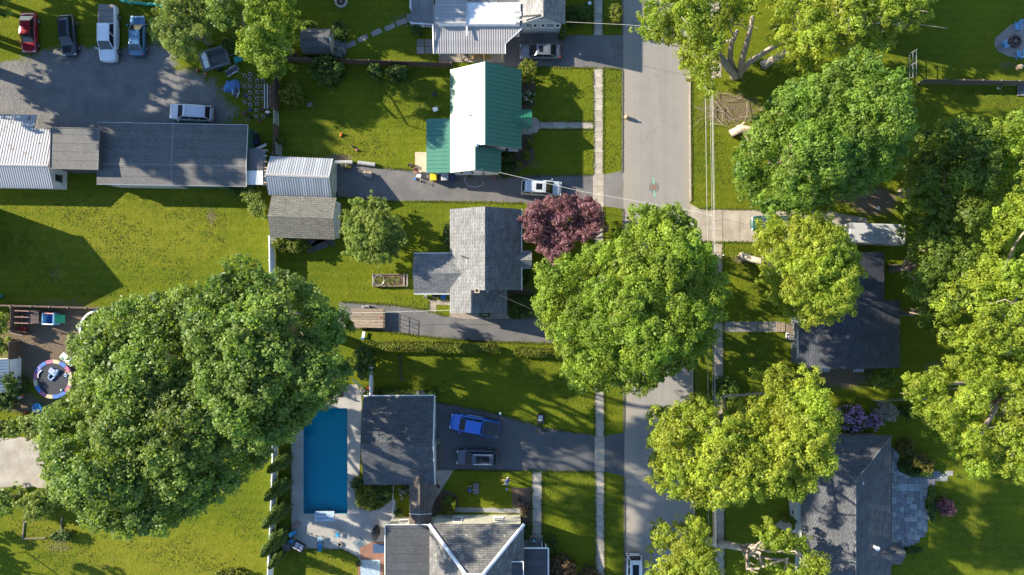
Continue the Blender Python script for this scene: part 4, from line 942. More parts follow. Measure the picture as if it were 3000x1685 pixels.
rail(sd, (gx(2296), gy(975), 0), (gx(2296), gy(992), 0), .55, .9); rail(sd, (gx(2296), gy(992), 0), (gx(2336), gy(992), 0), .55, .9)
ladd = MB()
for k in range(14): ladd.box((gx(2337,2.6), gy(975,2.6)-k*.22, 2.7), (.22,.11,.04))
for dx in (-.1,.1): ladd.box((gx(2337,2.6)+dx, gy(1008,2.6), 2.68), (.03,3.3,.03))
ladd.build('trellis_rail', VINYL, sd)
for p in (990,1024): MB().box((gx(2337,1.3), gy(p), 1.3), (.09,.09,2.7)).build('post', VINYL, sd)
# ---- charcoal hip roofed house bottom right
ze, zr = 3.0, 5.3
xA, xB, xr = gx(2352,ze), gx(2611,ze), gx(2507,zr); yT, yH = gy(1276,ze), gy(1410,zr); yB = yT-20
h = thing('house', 'charcoal hip roofed house beside the flagstone patio', 'house', ((xA+xB)/2, yH-6, 0))
mb = MB(); mb.slab([(xB,yT,ze),(xA+1.2,yT,ze),(xr,yH,zr)], .12); mb.slab([(xA+1.2,yT,ze),(xA,yT-3.2,ze-.2),(xA,yB,ze-.2),(xr,yB,zr),(xr,yH,zr)], .12); mb.slab([(xB,yB,ze),(xB,yT,ze),(xr,yH,zr),(xr,yB,zr)], .12)
rf = mb.build('roof', SH_DARK, h)
m = MB(); m.tube([(xB,yT,ze+.02),(xr,yH,zr+.03),(xr,yB,zr+.03)], .07, 5); m.tube([(xA+1.2,yT,ze+.02),(xr,yH,zr+.03)], .07, 5); m.build('ridge_cap', mat('ridge_grey', (0.12,0.125,0.14), None, 2, .8), rf)
m = MB(); m.prism([(xA+.4,yB),(xB-.4,yB),(xB-.4,yT-.4),(xA+1.6,yT-.4),(xA+.4,yT-3.4)], 0, ze-.25); m.build('wall', GREYW, h)
dx0, dx1, dn, ds, dr = gx(2600,3), gx(2641,2.8), gy(1592,2.9), gy(1654,2.9), gy(1623,3.7)
m = MB(); m.slab([(dx1,dn,2.85),(dx0-.4,dn,2.85),(dx0-1.1,dr,3.75),(dx1,dr,3.75)], .1); m.slab([(dx0-.4,ds,2.85),(dx1,ds,2.85),(dx1,dr,3.75),(dx0-1.1,dr,3.75)], .1); m.build('bay_roof', SH_DARK, h)
wallprism(h, [(ds+.2,0),(dn-.2,0),(dn-.2,2.8),(dr,3.6),(ds+.2,2.8)], dx0-1, dx1-.2, 'EW', GREYW, 'bay_wall')
for p, s in (((2527,1417),.22),((2573,1609),.25)): 
    q = W(p[0],p[1],4.9); m = MB(); m.lathe([(s*.7,-.5),(s*.7,.1),(s,.1),(s,.22),(0,.26)], (q.x,q.y,4.6), 10); m.build('vent', WHITE, rf)
m = MB(); m.box((gx(2344,2.5), gy(1495,2.5), 1.25), (.45, 2.6, 2.5)); m.build('chimney_breast', GREYW, h)
sheet('path', [(2270,1540),(2300,1512),(2320,1540),(2322,1566),(2300,1556)], CONC, 0.014); sheet('path', [(2319,1558),(2345,1530),(2352,1545),(2335,1565)], WHITE, 0.12)
# ---- house behind the top trees
xr = gx(2538); zr = 6.1
h = thing('house', 'grey shingled house mostly hidden behind the sprawling top right tree', 'house', (xr, gy(0), 0))
gable(h, xr-4.2, xr+4.2, gy(97), gy(97)+13, 3.4, 3.4, zr, 'NS', SH_GREY, GREYW, gover=.15)
window(h, (xr, gy(97)+.15, 2.0), 1.3, 1.2, 'y', -1)
# ---- house just beyond the left edge whose gable shades the lawn
y0, y1 = gy(599+208), gy(599); e = 5.2
h = thing('house', 'tall white gabled house beyond the left edge, only its shadow seen', 'house', (gx(-19)-5, (y0+y1)/2, 0))
gable(h, y0, y1, gx(-19)-11, gx(-19), e, e, 7.6, 'EW', SH_GREY, WSIDE, over=.2, gover=.15)
# ---- pale metal shed, left edge below the play yard
zs = 2.3; h = thing('shed', 'pale metal roofed shed cut by the left edge beside the trampoline', 'shed', W(0,1100))
x0, x1, y0, y1 = gx(-80,zs), gx(22,zs), gy(1150,zs), gy(1053,zs); xm = gx(-30,2.8)
gable(h, x0, x1, y0, y1, zs-.2, zs-.2, 2.75, 'NS', mat('pale_grey_metal', (0.42,0.47,0.48), (0.36,0.40,0.42), 1, .5), WSIDE, ridge=xm, pan=.35, over=.12, gover=.1)
# ================================================================ TREES AND PLANTS
LEAF = {
 'lime':   leafmat('lime_leaves',   (0.160,0.220,0.008), (0.450,0.520,0.036), .52),
 'maple':  leafmat('maple_leaves',  (0.115,0.188,0.008), (0.350,0.462,0.032), .50),
 'deep':   leafmat('deep_leaves',   (0.085,0.150,0.020), (0.265,0.370,0.058), .48),
 'emerald': leafmat('emerald_leaves', (0.062,0.135,0.009), (0.225,0.350,0.028), .45),
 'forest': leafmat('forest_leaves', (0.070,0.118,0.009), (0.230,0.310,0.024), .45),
 'willow': leafmat('willow_leaves', (0.140,0.200,0.030), (0.350,0.430,0.095), .45),
 'apple':  leafmat('apple_leaves',  (0.120,0.175,0.018), (0.310,0.385,0.065), .42),
 'olive':  leafmat('olive_leaves',  (0.070,0.070,0.008), (0.200,0.185,0.022), .34),
 'purple': leafmat('purple_leaves', (0.120,0.042,0.052), (0.330,0.150,0.175), .30),
 'shrub':  leafmat('shrub_leaves',  (0.032,0.072,0.006), (0.100,0.170,0.012), .30),
 'gold':   leafmat('gold_leaves',   (0.080,0.112,0.003), (0.220,0.245,0.010), .34),
 'bronze': leafmat('bronze_leaves', (0.090,0.055,0.025), (0.190,0.120,0.055), .30),
 'lilac':  leafmat('lilac_blooms',  (0.28,0.13,0.40), (0.58,0.36,0.72), .30),
 'pale':   leafmat('pale_blooms',   (0.160,0.165,0.150), (0.420,0.400,0.420), .30),
 'white':  leafmat('white_blooms',  (0.45,0.47,0.45), (0.80,0.80,0.78), .20),
 'pink':   leafmat('pink_blooms',   (0.30,0.06,0.14), (0.60,0.25,0.36), .25),
}
def edge_dist(P, Q):
    """signed distance (inside positive) of points Q (n,2) to polygon P"""
    P = np.asarray(P, float); Q = np.asarray(Q, float); d = np.full(len(Q), 1e9); ins = np.zeros(len(Q), bool)
    for i in range(len(P)):
        a, b = P[i], P[(i+1) % len(P)]; ab = b-a
        t = np.clip(((Q-a)@ab)/(ab@ab+1e-12), 0, 1)
        d = np.minimum(d, np.linalg.norm(Q-(a+t[:, None]*ab), axis=1))
        c = ((a[1] > Q[:, 1]) != (b[1] > Q[:, 1]))
        with np.errstate(divide='ignore', invalid='ignore'):
            xi = (b[0]-a[0])*(Q[:, 1]-a[1])/(b[1]-a[1])+a[0]
        ins ^= c & (Q[:, 0] < xi)
    return np.where(ins, d, -d)
def poisson(rng, P, sp, inset, n=6000):
    P = np.asarray(P); lo, hi = P.min(0), P.max(0)
    Q = rng.uniform(lo, hi, (n, 2)); d = edge_dist(P, Q); k = d > inset; Q, d = Q[k], d[k]
    out = []; od = []
    for q, dd in zip(Q, d):
        if not out or np.min(np.sum((np.array(out)-q)**2, 1)) > sp*sp: out.append(q); od.append(dd)
    return np.array(out).reshape(-1, 2), np.array(od)
def leaf_mesh(name, C, Nrm, size, tint, rng, aspect=0.62):
    """rhombic leaves: C centres, Nrm normals, size half lengths"""
    n = len(C); r = rng.normal(size=(n, 3)); a = np.cross(Nrm, r); a /= np.linalg.norm(a, axis=1)[:, None]+1e-9
    b = np.cross(Nrm, a); a *= size[:, None]; b *= size[:, None]*aspect
    V = np.empty((n, 4, 3), np.float32); V[:, 0] = C+a; V[:, 1] = C+b; V[:, 2] = C-a; V[:, 3] = C-b
    me = bpy.data.meshes.new(name)
    me.vertices.add(4*n); me.vertices.foreach_set('co', V.ravel())
    me.loops.add(4*n); me.loops.foreach_set('vertex_index', np.arange(4*n, dtype=np.int32))
    me.polygons.add(n); me.polygons.foreach_set('loop_start', np.arange(0, 4*n, 4, dtype=np.int32))
    me.update(calc_edges=True)
    at = me.attributes.new('tint', 'FLOAT', 'FACE'); at.data.foreach_set('value', np.clip(tint, 0, 1).astype(np.float32))
    return me
def unit(rng, n):
    v = rng.normal(size=(n, 3)); return v/np.linalg.norm(v, axis=1)[:, None]
TOTAL = [0]
def ragged(pts, amp, seed):
    rng = np.random.default_rng(seed+500); P = np.asarray(pts, float); out = []; s_ = 0
    ph = rng.uniform(0, 6.28, 6); fr = np.array([.030,.047,.071,.103,.151,.21]); am = np.array([1,.9,.8,.65,.5,.35])
    for i in range(len(P)):
        a, b = P[i], P[(i+1) % len(P)]; L = np.linalg.norm(b-a); n = max(1, int(L/11)); nn = np.array([b[1]-a[1], a[0]-b[0]])/max(L, 1e-6)
        for k in range(n):
            q = s_+L*k/n; out.append(a+(b-a)*k/n+nn*amp*(np.sum(am*np.sin(6.28*fr*q*.55+ph))*.42+rng.normal(0, .25)))
        s_ += L
    return [tuple(p) for p in out]
def silhouette(outline, X):
    """how far inside the crown's measured outline each point lies"""
    f = SC*H/(H-X[:, 2]); return edge_dist(outline, np.column_stack([CX+X[:, 0]*f, CY-X[:, 1]*f]))
def crown(P, zlow, zref, ztop, lr, cr, leaf, nl, seed, cl=1.0, skirt=True, flat=.75, up=.35, drop=0.0, inner=1.0, clip=None, dome=.5):
    """leaf masses: lobes (radius lr) over a dome, clumps (radius cr) over each lobe, nl leaves per clump. Returns leaf arrays and lobe centres"""
    rng = np.random.default_rng(seed); P = np.asarray(P)
    L, d = poisson(rng, P, lr*.98, lr*.45)
    if len(L) == 0: L = P.mean(0)[None]; d = np.array([lr])
    Rm = max(d.max(), lr*.8); t = np.clip(d/Rm, 0, 1)
    z = zref + (ztop-zref-lr*flat*.7)*np.clip(1-(1-t)**2, 0, 1)**dome + rng.normal(0, .50*lr, len(L))
    z = np.minimum(z, ztop-lr*.3)
    rr = lr*rng.uniform(.75, 1.2, len(L)); rr = np.minimum(rr, d+lr*.35)
    if drop: k = rng.uniform(size=len(L)) > drop; L, z, rr, d = L[k], z[k], rr[k], d[k]
    LC = np.column_stack([L, z]); LR = rr
    if skirt:
        L2, d2 = poisson(rng, P, lr*1.15, lr*.35); k = d2 < Rm*.85
        if k.any():
            z2 = zlow + (zref-zlow)*rng.uniform(.15, .75, k.sum()); LC = np.vstack([LC, np.column_stack([L2[k], z2])]); LR = np.concatenate([LR, lr*rng.uniform(.6, .95, k.sum())])
    Cs, Ds, Ts = [], [], []; nup = len(L)
    for li, (c, r) in enumerate(zip(LC, LR)):
        n = int(cl*3.1*(r/cr)**2*(1 if li < nup else .30))+3
        v = unit(rng, n*2); v = v[v[:, 2] > -.35][:n]
        q = c + v*np.array([1, 1, flat])*r*rng.uniform(.84, 1.05, (len(v), 1))
        Cs.append(q); Ds.append(v); Ts.append(np.full(len(v), rng.normal(0, .13)))
    Cs, Ds, Ts = np.vstack(Cs), np.vstack(Ds), np.concatenate(Ts)
    # drop most clumps buried inside other lobes
    bur = np.zeros(len(Cs), int)
    for c, r in zip(LC, LR): bur += (np.linalg.norm((Cs-c)/np.array([1, 1, flat]), axis=1) < r*.68)
    k = (bur == 0) | (rng.uniform(size=len(Cs)) < .12); Cs, Ds, Ts = Cs[k], Ds[k], Ts[k]
    # keep inside the outline, raggedly
    k = edge_dist(P, Cs[:, :2]) > rng.uniform(-cr*.3, cr*.9, len(Cs)); Cs, Ds, Ts = Cs[k], Ds[k], Ts[k]
    if clip is not None: k = silhouette(clip, Cs) > rng.uniform(-cr*5, cr*22, len(Cs)); Cs, Ds, Ts = Cs[k], Ds[k], Ts[k]
    m = len(Cs); idx = np.repeat(np.arange(m), nl)
    u = unit(rng, m*nl) + Ds[idx]*.55; u /= np.linalg.norm(u, axis=1)[:, None]
    crs = cr*rng.uniform(.7, 1.3, m)
    X = Cs[idx] + u*np.array([1, 1, .8])*(crs[idx]*rng.uniform(.62, 1.04, m*nl))[:, None]
    nr = u*.9 + np.array([0, 0, up]) + rng.normal(0, .38, (m*nl, 3)); nr /= np.linalg.norm(nr, axis=1)[:, None]
    T = .45 + Ts[idx] + rng.normal(0, .16, m)[idx] + rng.normal(0, .14, m*nl)
    S = leaf*rng.uniform(.6, 1.35, m*nl)
    # inner foliage: larger sprays in every lobe so little shows through; dark tint paints inner shade
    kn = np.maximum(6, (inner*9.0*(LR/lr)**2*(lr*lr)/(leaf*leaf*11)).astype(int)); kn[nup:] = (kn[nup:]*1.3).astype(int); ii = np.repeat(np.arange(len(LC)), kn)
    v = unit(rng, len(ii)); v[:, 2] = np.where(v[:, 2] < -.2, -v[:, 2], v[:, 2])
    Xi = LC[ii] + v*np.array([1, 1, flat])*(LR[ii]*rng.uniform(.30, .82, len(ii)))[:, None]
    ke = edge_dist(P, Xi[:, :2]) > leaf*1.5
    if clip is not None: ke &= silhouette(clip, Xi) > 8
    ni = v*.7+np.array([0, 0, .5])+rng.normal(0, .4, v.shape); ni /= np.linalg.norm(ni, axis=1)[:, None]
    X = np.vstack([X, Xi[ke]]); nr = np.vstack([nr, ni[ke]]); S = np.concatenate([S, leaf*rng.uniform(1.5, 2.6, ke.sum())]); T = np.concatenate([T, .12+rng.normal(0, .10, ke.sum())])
    return X, nr, S, T, LC, LR, rng
def link_mesh(name, me, m, parent):
    me.materials.append(m); o = bpy.data.objects.new(name, me); COL.objects.link(o); o.parent = parent
    return o
def limb(mb, a, b, r0, r1, rng, n=4, sag=.25):
    a, b = Vector(a), Vector(b); pts = []; L = (b-a).length
    for i in range(n+1):
        t = i/n; p = a.lerp(b, t); k = math.sin(math.pi*t)*L*.08
        p += Vector((rng.normal()*k, rng.normal()*k, abs(rng.normal())*k*sag)); pts.append(p)
    mb.tube(pts, [r0+(r1-r0)*i/n for i in range(n+1)], 7)
    return pts
def tree(label, outline, zlow, zref, ztop, leaf='maple', lr=2.0, cr=.50, ls=.17, nl=26, seed=1, base=None, tr=.35, bark=None, cl=1.0, limbs=10, drop=0.0, name='maple_tree', twigs=0, group=None, dead=0, px=True, inner=1.0, rag=None, dome=.5):
    if px: outline = ragged(outline, rag if rag is not None else 13, seed)
    P = poly(outline, zref+.30*(ztop-zref)) if px else outline; ls *= .66 if px else .8; nl = int(nl*1.6) if px else nl; lr *= .80 if px else 1
    C = np.mean(np.asarray(P), 0)
    b = W(*base) if base else Vector((C[0], C[1], 0))
    root = thing(name, label, 'tree', (b.x, b.y, 0), 0, group)
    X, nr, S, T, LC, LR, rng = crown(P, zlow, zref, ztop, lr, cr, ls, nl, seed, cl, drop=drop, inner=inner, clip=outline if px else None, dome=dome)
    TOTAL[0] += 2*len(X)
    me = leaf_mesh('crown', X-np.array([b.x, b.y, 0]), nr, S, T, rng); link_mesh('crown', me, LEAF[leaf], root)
    bk = bark or BARK; mb = MB()
    top = Vector((C[0], C[1], zlow+(zref-zlow)*.5)); fork = b.lerp(top, .45); fork.z = zlow*.75+.6
    mb.tube([b-Vector((0,0,.2)), b+Vector((0,0,.35)), b.lerp(fork, .5), fork], [tr*1.7, tr*1.15, tr, tr*.9], 9)
    mb.build('trunk', bk, root, True)
    ok = np.where(silhouette(outline, LC) > 28)[0] if px else np.arange(len(LC))
    if len(ok) == 0: ok = np.arange(len(LC))
    k = rng.permutation(ok)[:limbs]
    for i in k:
        e = Vector(LC[i]); l = MB(); r0 = tr*rng.uniform(.35, .62)
        pts = limb(l, fork-Vector((0,0,.3)), e, r0, r0*.22, rng, 5)
        for _ in range(twigs):
            s = pts[rng.integers(2, 6)]; tip = e + Vector(rng.normal(0, 1, 3)*LR[i]*.9); limb(l, s, tip, r0*.25, .02, rng, 3)
        l.build('limb', bk, root, True)
    for _ in range(dead):
        i = rng.choice(ok); l = MB(); s = fork.lerp(Vector(LC[i]), .75); s.z = max(s.z, zref-1)
        for _ in range(6):
            tip = Vector(LC[i])+Vector((rng.normal()*LR[i]*1.3, rng.normal()*LR[i]*1.3, LR[i]*rng.uniform(.5, 1.2))); limb(l, s, tip, .07, .015, rng, 4)
        l.build('bare_branch', BARKL, root, True)
    return root
def shrub(label, px, py, r, h, leaf='shrub', ry=None, cr=.2, ls=.075, nl=14, lr=None, seed=None, name='shrub', group=None, bloom=None, nb=60, rz=0.0, cl=1.0, zb=0.0, bs=.07):
    """px radius r at the crown's mid height"""
    zr_ = h*.45; c = W(px, py, zr_); rr = r/SC*(H-zr_)/H; ry = (ry or r)/SC*(H-zr_)/H
    rng0 = np.random.default_rng((seed or int(px*7+py*13)) % 99991)
    P = circ(c.x, c.y, rr, 18, ry, rz); P = [(c.x+(a-c.x)*rng0.uniform(.88, 1.12), c.y+(b-c.y)*rng0.uniform(.88, 1.12)) for a, b in P]
    root = thing(name, label, 'shrub' if name != 'flower_clump' else 'flowers', (c.x, c.y, zb), 0, group)
    lr = lr or min(rr, ry)*.55
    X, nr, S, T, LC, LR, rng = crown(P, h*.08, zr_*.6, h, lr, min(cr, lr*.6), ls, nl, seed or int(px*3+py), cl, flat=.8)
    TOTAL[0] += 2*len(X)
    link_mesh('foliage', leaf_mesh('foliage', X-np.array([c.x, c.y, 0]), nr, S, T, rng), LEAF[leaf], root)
    mb = MB()
    for k in range(3): limb(mb, (c.x+rng.normal()*.05, c.y+rng.normal()*.05, 0), (c.x+rng.normal()*rr*.3, c.y+rng.normal()*ry*.3, h*.6), .05, .02, rng)
    mb.build('stem', BARK, root)
    if bloom:
        i = rng.permutation(np.where(nr[:, 2] > .2)[0])[:nb]; Y = X[i]+nr[i]*.05
        k = np.repeat(np.arange(len(Y)), 6); Z = Y[k]+rng.normal(0, bs*.9, (len(k), 3)); q = unit(rng, len(k))+np.array([0,0,.8]); q /= np.linalg.norm(q, axis=1)[:, None]
        link_mesh('blossom', leaf_mesh('blossom', Z-np.array([c.x, c.y, 0]), q, np.full(len(k), bs), rng.uniform(0, 1, len(k)), rng, .9), LEAF[bloom], root)
    return root
def hedge(label, outline, h, leaf='shrub', ls=.085, dens=270, seed=1, group=None):
    P = np.asarray(poly(outline, h)); c = P.mean(0); rng = np.random.default_rng(seed)
    root = thing('hedge', label, 'hedge', (c[0], c[1], 0), 0, group)
    lo, hi = P.min(0), P.max(0); A = np.prod(hi-lo)
    Q = rng.uniform(lo-.1, hi+.1, (int(A*dens*1.3), 2)); d = edge_dist(P, Q); k = d > -.08+rng.normal(0, .05, len(Q)); Q, d = Q[k], np.maximum(d[k], 0)
    z = h - .25*np.exp(-d*4) + rng.normal(0, .06, len(Q)) + .10*np.sin(Q[:, 0]*2.1)*np.sin(Q[:, 0]*.7+Q[:, 1])
    X = [np.column_stack([Q, z])]; Nn = [np.tile([0, 0, 1.0], (len(Q), 1))]
    for i in range(len(P)):
        a, b = P[i], P[(i+1) % len(P)]; L = np.linalg.norm(b-a); n = int(L*h*dens*.8); t = rng.uniform(0, 1, n); e = (b-a)/L; nn = np.array([e[1], -e[0]])
        if edge_dist(P, ((a+b)/2+nn*.05)[None])[0] > 0: nn = -nn
        X.append(np.column_stack([a+t[:, None]*(b-a)+nn*rng.normal(0, .06, (n, 1)), rng.uniform(.05, h-.05, n)])); Nn.append(np.tile([nn[0], nn[1], .2], (n, 1)))
    X = np.vstack(X); Nn = np.vstack(Nn)+rng.normal(0, .5, (len(X), 3)); Nn /= np.linalg.norm(Nn, axis=1)[:, None]
    cl = .5+.25*np.sin(X[:, 0]*1.7)*np.sin(X[:, 1]*2.3+X[:, 0]); T = cl+rng.normal(0, .18, len(X))
    TOTAL[0] += 2*len(X)
    link_mesh('foliage', leaf_mesh('foliage', X-np.array([c[0], c[1], 0]), Nn, ls*rng.uniform(.6, 1.3, len(X)), T, rng), LEAF[leaf], root)
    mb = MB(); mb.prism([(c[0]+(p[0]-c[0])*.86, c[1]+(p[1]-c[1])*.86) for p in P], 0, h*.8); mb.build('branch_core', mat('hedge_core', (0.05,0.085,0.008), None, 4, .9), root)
    return root
def conifer(label, px, py, r, h, seed, leaf='shrub', group=None):
    b = W(px, py); rng = np.random.default_rng(seed); r = r/SC
    root = thing('arborvitae', label, 'tree', b, 0, group)
    n = int(r*h*420); t = rng.uniform(0, 1, n)**.8; a = rng.uniform(0, 2*np.pi, n)
    rad = r*np.sqrt(np.clip(1-t, 0, 1))*(.92+.16*np.sin(a*5+t*9)+rng.normal(0, .09, n))
    X = np.column_stack([rad*np.cos(a), rad*np.sin(a), .1+t*h]); nr = np.column_stack([np.cos(a), np.sin(a), np.full(n, .35)])+rng.normal(0, .45, (n, 3)); nr /= np.linalg.norm(nr, axis=1)[:, None]
    T = .4+.2*np.sin(a*5+t*9)+rng.normal(0, .2, n); TOTAL[0] += 2*n
    link_mesh('foliage', leaf_mesh('foliage', X, nr, .10*rng.uniform(.6, 1.4, n), T, rng, .5), LEAF[leaf], root)
    mb = MB(); mb.tube([b, b+Vector((0,0,h*.85))], [.12,.03], 7); mb.build('trunk', BARK, root)
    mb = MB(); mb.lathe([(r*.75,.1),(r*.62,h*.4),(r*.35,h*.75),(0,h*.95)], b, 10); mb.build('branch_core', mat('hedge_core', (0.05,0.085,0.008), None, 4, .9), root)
    return root

# ---- big trees
tree('huge deep green maple above the pool, upper right half of the pair', [(640,790),(690,760),(740,745),(800,750),(850,790),(920,815),(960,870),(1020,920),(1055,960),(1060,1020),(1062,1080),(1015,1150),(935,1240),(860,1290),(760,1310),(640,1260),(560,1120),(530,960),(560,850)], 7, 16, 28, 'deep', lr=2.3, cr=.55, ls=.19, nl=27, seed=11, dome=.36, inner=1.7, tr=.6, limbs=14)
tree('huge deep green maple between trampoline and pool, lower left half of the pair', [(620,830),(560,830),(480,850),(420,860),(330,880),(270,930),(215,1000),(205,1060),(235,1140),(150,1180),(105,1240),(110,1340),(150,1440),(215,1500),(250,1545),(330,1560),(400,1575),(470,1568),(560,1520),(640,1480),(720,1430),(790,1370),(850,1285),(890,1220),(860,1080),(780,950),(700,850)], 7, 15, 27, 'deep', lr=2.4, cr=.56, ls=.19, nl=27, seed=12, dome=.36, inner=1.7, tr=.65, limbs=16)
tree('round bright green street maple overhanging the left sidewalk and road', [(1857,592),(1900,584),(1945,596),(2000,592),(2045,620),(2040,665),(2055,700),(2105,740),(2115,790),(2130,850),(2120,940),(2085,1030),(2020,1090),(1960,1120),(1910,1150),(1860,1163),(1800,1140),(1740,1150),(1680,1140),(1650,1100),(1620,1020),(1590,985),(1570,950),(1550,900),(1562,870),(1556,800),(1590,770),(1640,750),(1700,720),(1760,700),(1830,670),(1835,620)], 4, 9.5, 19, 'maple', lr=2.1, cr=.48, ls=.165, nl=27, seed=13, tr=.5, limbs=14)
tree('purple leaved maple in front of the grey shingled house', [(1530,622),(1560,590),(1630,575),(1700,566),(1745,585),(1772,620),(1776,660),(1760,692),(1700,712),(1660,745),(1640,775),(1615,776),(1575,740),(1545,705),(1525,665),(1513,640)], 1.6, 4, 8.2, 'purple', lr=1.25, cr=.34, ls=.125, nl=24, seed=14, tr=.2, limbs=8, name='purple_maple')
tree('small yellow green apple tree behind the grey shingled house', [(1000,655),(985,640),(1020,612),(1035,580),(1070,585),(1110,570),(1145,600),(1165,635),(1185,670),(1192,720),(1165,750),(1130,785),(1080,775),(1030,755),(1000,745),(1020,715),(1005,690)], 1.3, 3.2, 6.2, 'apple', lr=1.05, cr=.27, ls=.11, nl=22, seed=15, tr=.16, limbs=9, name='apple_tree', twigs=1)
tree('massive dark green maple on the right over the broken trunk', [(2250,262),(2330,232),(2420,205),(2500,140),(2560,160),(2640,230),(2680,300),(2690,340),(2655,450),(2605,530),(2545,570),(2480,592),(2400,622),(2310,632),(2240,640),(2180,600),(2130,520),(2150,440),(2185,370),(2230,310)], 4, 9.5, 19, 'emerald', lr=2.2, cr=.52, ls=.18, nl=27, seed=16, tr=.55, limbs=14)
sm_ = tree('sprawling silver maple with bare snapped branches beside the top of the road', [(1858,20),(1890,-40),(2130,-60),(2240,-40),(2235,60),(2130,80),(2112,150),(2112,230),(2090,330),(2040,270),(1985,205),(1960,140),(1905,128),(1860,85)], 5, 8, 14, 'lime', lr=1.45, cr=.40, ls=.15, nl=20, seed=17, base=(2150,222), tr=.42, bark=BARKL, limbs=14, drop=.17, twigs=2, dead=5, cl=.8, name='silver_maple')
for a_ in ([(2155,222,0),(2138,175,2.5),(2142,130,5),(2160,90,7)],[(2165,222,0),(2178,160,4),(2195,100,7),(2205,50,9.5)],[(2160,222,0),(2200,180,2.5),(2260,140,5),(2330,110,7)]):
    m_ = MB(); m_.tube([W(*q_) for q_ in a_], [.42,.34,.28,.2], 9); m_.build('stem', BARKL, sm_, True)
tree('sprawling silver maple reaching over the hidden grey house', [(2230,-40),(2500,-60),(2745,-40),(2735,50),(2700,85),(2640,140),(2560,165),(2470,170),(2400,195),(2320,225),(2260,200),(2240,80)], 5, 8.5, 15, 'lime', lr=1.7, cr=.43, ls=.16, nl=22, seed=18, base=(2240,190), tr=.42, bark=BARKL, limbs=16, drop=.12, twigs=2, dead=3, cl=.9, name='silver_maple')
tree('leafy lime green maple by the concrete driveway beside the camper', [(2215,660),(2250,625),(2330,612),(2400,622),(2470,660),(2515,740),(2525,790),(2520,860),(2485,925),(2420,960),(2340,965),(2265,910),(2235,840),(2205,770),(2195,720)], 3, 8, 16, 'lime', lr=1.6, cr=.40, ls=.15, nl=25, seed=19, base=(2175,752), tr=.4, bark=BARKL, limbs=12, drop=.06)
tree('broad bright lime maple over the road below the blue black roof', [(1900,1182),(1960,1172),(2050,1150),(2110,1180),(2190,1150),(2215,1090),(2250,1050),(2310,1050),(2390,1075),(2425,1150),(2460,1240),(2440,1330),(2450,1370),(2400,1420),(2350,1470),(2280,1450),(2200,1462),(2130,1482),(2040,1480),(1955,1462),(1892,1420),(1896,1330),(1886,1240)], 4.5, 10, 20, 'lime', lr=1.9, cr=.47, ls=.165, nl=27, seed=20, tr=.5, limbs=14)
tree('bright lime tree at the bottom edge above the white parked car', [(1905,1500),(1960,1525),(2000,1500),(2040,1470),(2065,1530),(2095,1560),(2105,1640),(2110,1720),(2000,1780),(1880,1740),(1888,1640),(1892,1590)], 4, 9, 16, 'lime', lr=1.6, cr=.42, ls=.155, nl=25, seed=21, base=(2085,1585), tr=.4, bark=BARKL, limbs=12, drop=.08)
tree('open branched lime tree in front of the charcoal hip roof', [(2240,1500),(2330,1560),(2425,1600),(2430,1660),(2410,1740),(2240,1760),(2130,1700),(2160,1640),(2230,1620),(2200,1560)], 4, 8, 14, 'lime', lr=1.4, cr=.40, ls=.15, nl=22, seed=22, base=(2112,1590), tr=.42, bark=BARKL, limbs=14, drop=.22, twigs=2, cl=.85)
tree('tall bright tree at the right edge level with the blue black roof', [(2860,610),(2930,575),(3000,550),(3150,600),(3170,900),(3100,1030),(2960,1050),(2880,1040),(2800,1050),(2740,1000),(2735,900),(2770,810),(2850,740)], 4, 9, 17, 'lime', lr=1.9, cr=.47, ls=.165, nl=26, seed=23, base=(2960,1060), tr=.6, bark=BARKL, limbs=14, drop=.18, twigs=1)
tree('wide bright tree with thick pale limbs at the right edge above the flagstones', [(2625,1130),(2640,1085),(2720,1080),(2790,1030),(2860,1000),(2960,1020),(3150,1060),(3170,1350),(3040,1440),(2930,1390),(2850,1420),(2800,1400),(2790,1330),(2740,1290),(2690,1230)], 4, 8.5, 15.5, 'lime', lr=1.8, cr=.46, ls=.165, nl=25, seed=24, base=(2985,1110), tr=.7, bark=BARKL, limbs=18, drop=.26, twigs=2)
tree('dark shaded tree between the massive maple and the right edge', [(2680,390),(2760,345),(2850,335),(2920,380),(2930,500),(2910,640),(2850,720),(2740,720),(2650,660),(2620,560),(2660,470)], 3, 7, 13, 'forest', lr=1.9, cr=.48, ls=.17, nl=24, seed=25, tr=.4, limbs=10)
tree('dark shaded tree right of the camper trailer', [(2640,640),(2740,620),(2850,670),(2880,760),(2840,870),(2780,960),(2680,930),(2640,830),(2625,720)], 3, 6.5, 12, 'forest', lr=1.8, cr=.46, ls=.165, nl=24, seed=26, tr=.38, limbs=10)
tree('light topped tree at the right edge south of the gravel patio', [(2880,400),(2915,335),(2990,315),(3130,360),(3140,540),(3000,590),(2910,590),(2870,500)], 3, 7.5, 14, 'maple', lr=1.7, cr=.45, ls=.165, nl=24, seed=27, tr=.4, limbs=10)
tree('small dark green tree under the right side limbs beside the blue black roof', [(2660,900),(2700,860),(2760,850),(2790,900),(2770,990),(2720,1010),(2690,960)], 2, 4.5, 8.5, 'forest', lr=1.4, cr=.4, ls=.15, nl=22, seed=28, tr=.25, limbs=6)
tree('feathery pale willow beside the gravel parking lot', [(440,60),(470,0),(520,-40),(600,-30),(640,40),(630,110),(600,150),(570,185),(510,180),(465,130),(430,100)], 1.5, 4.5, 9.5, 'willow', lr=1.3, cr=.34, ls=.10, nl=34, seed=29, tr=.22, limbs=8, name='willow_tree', twigs=1)
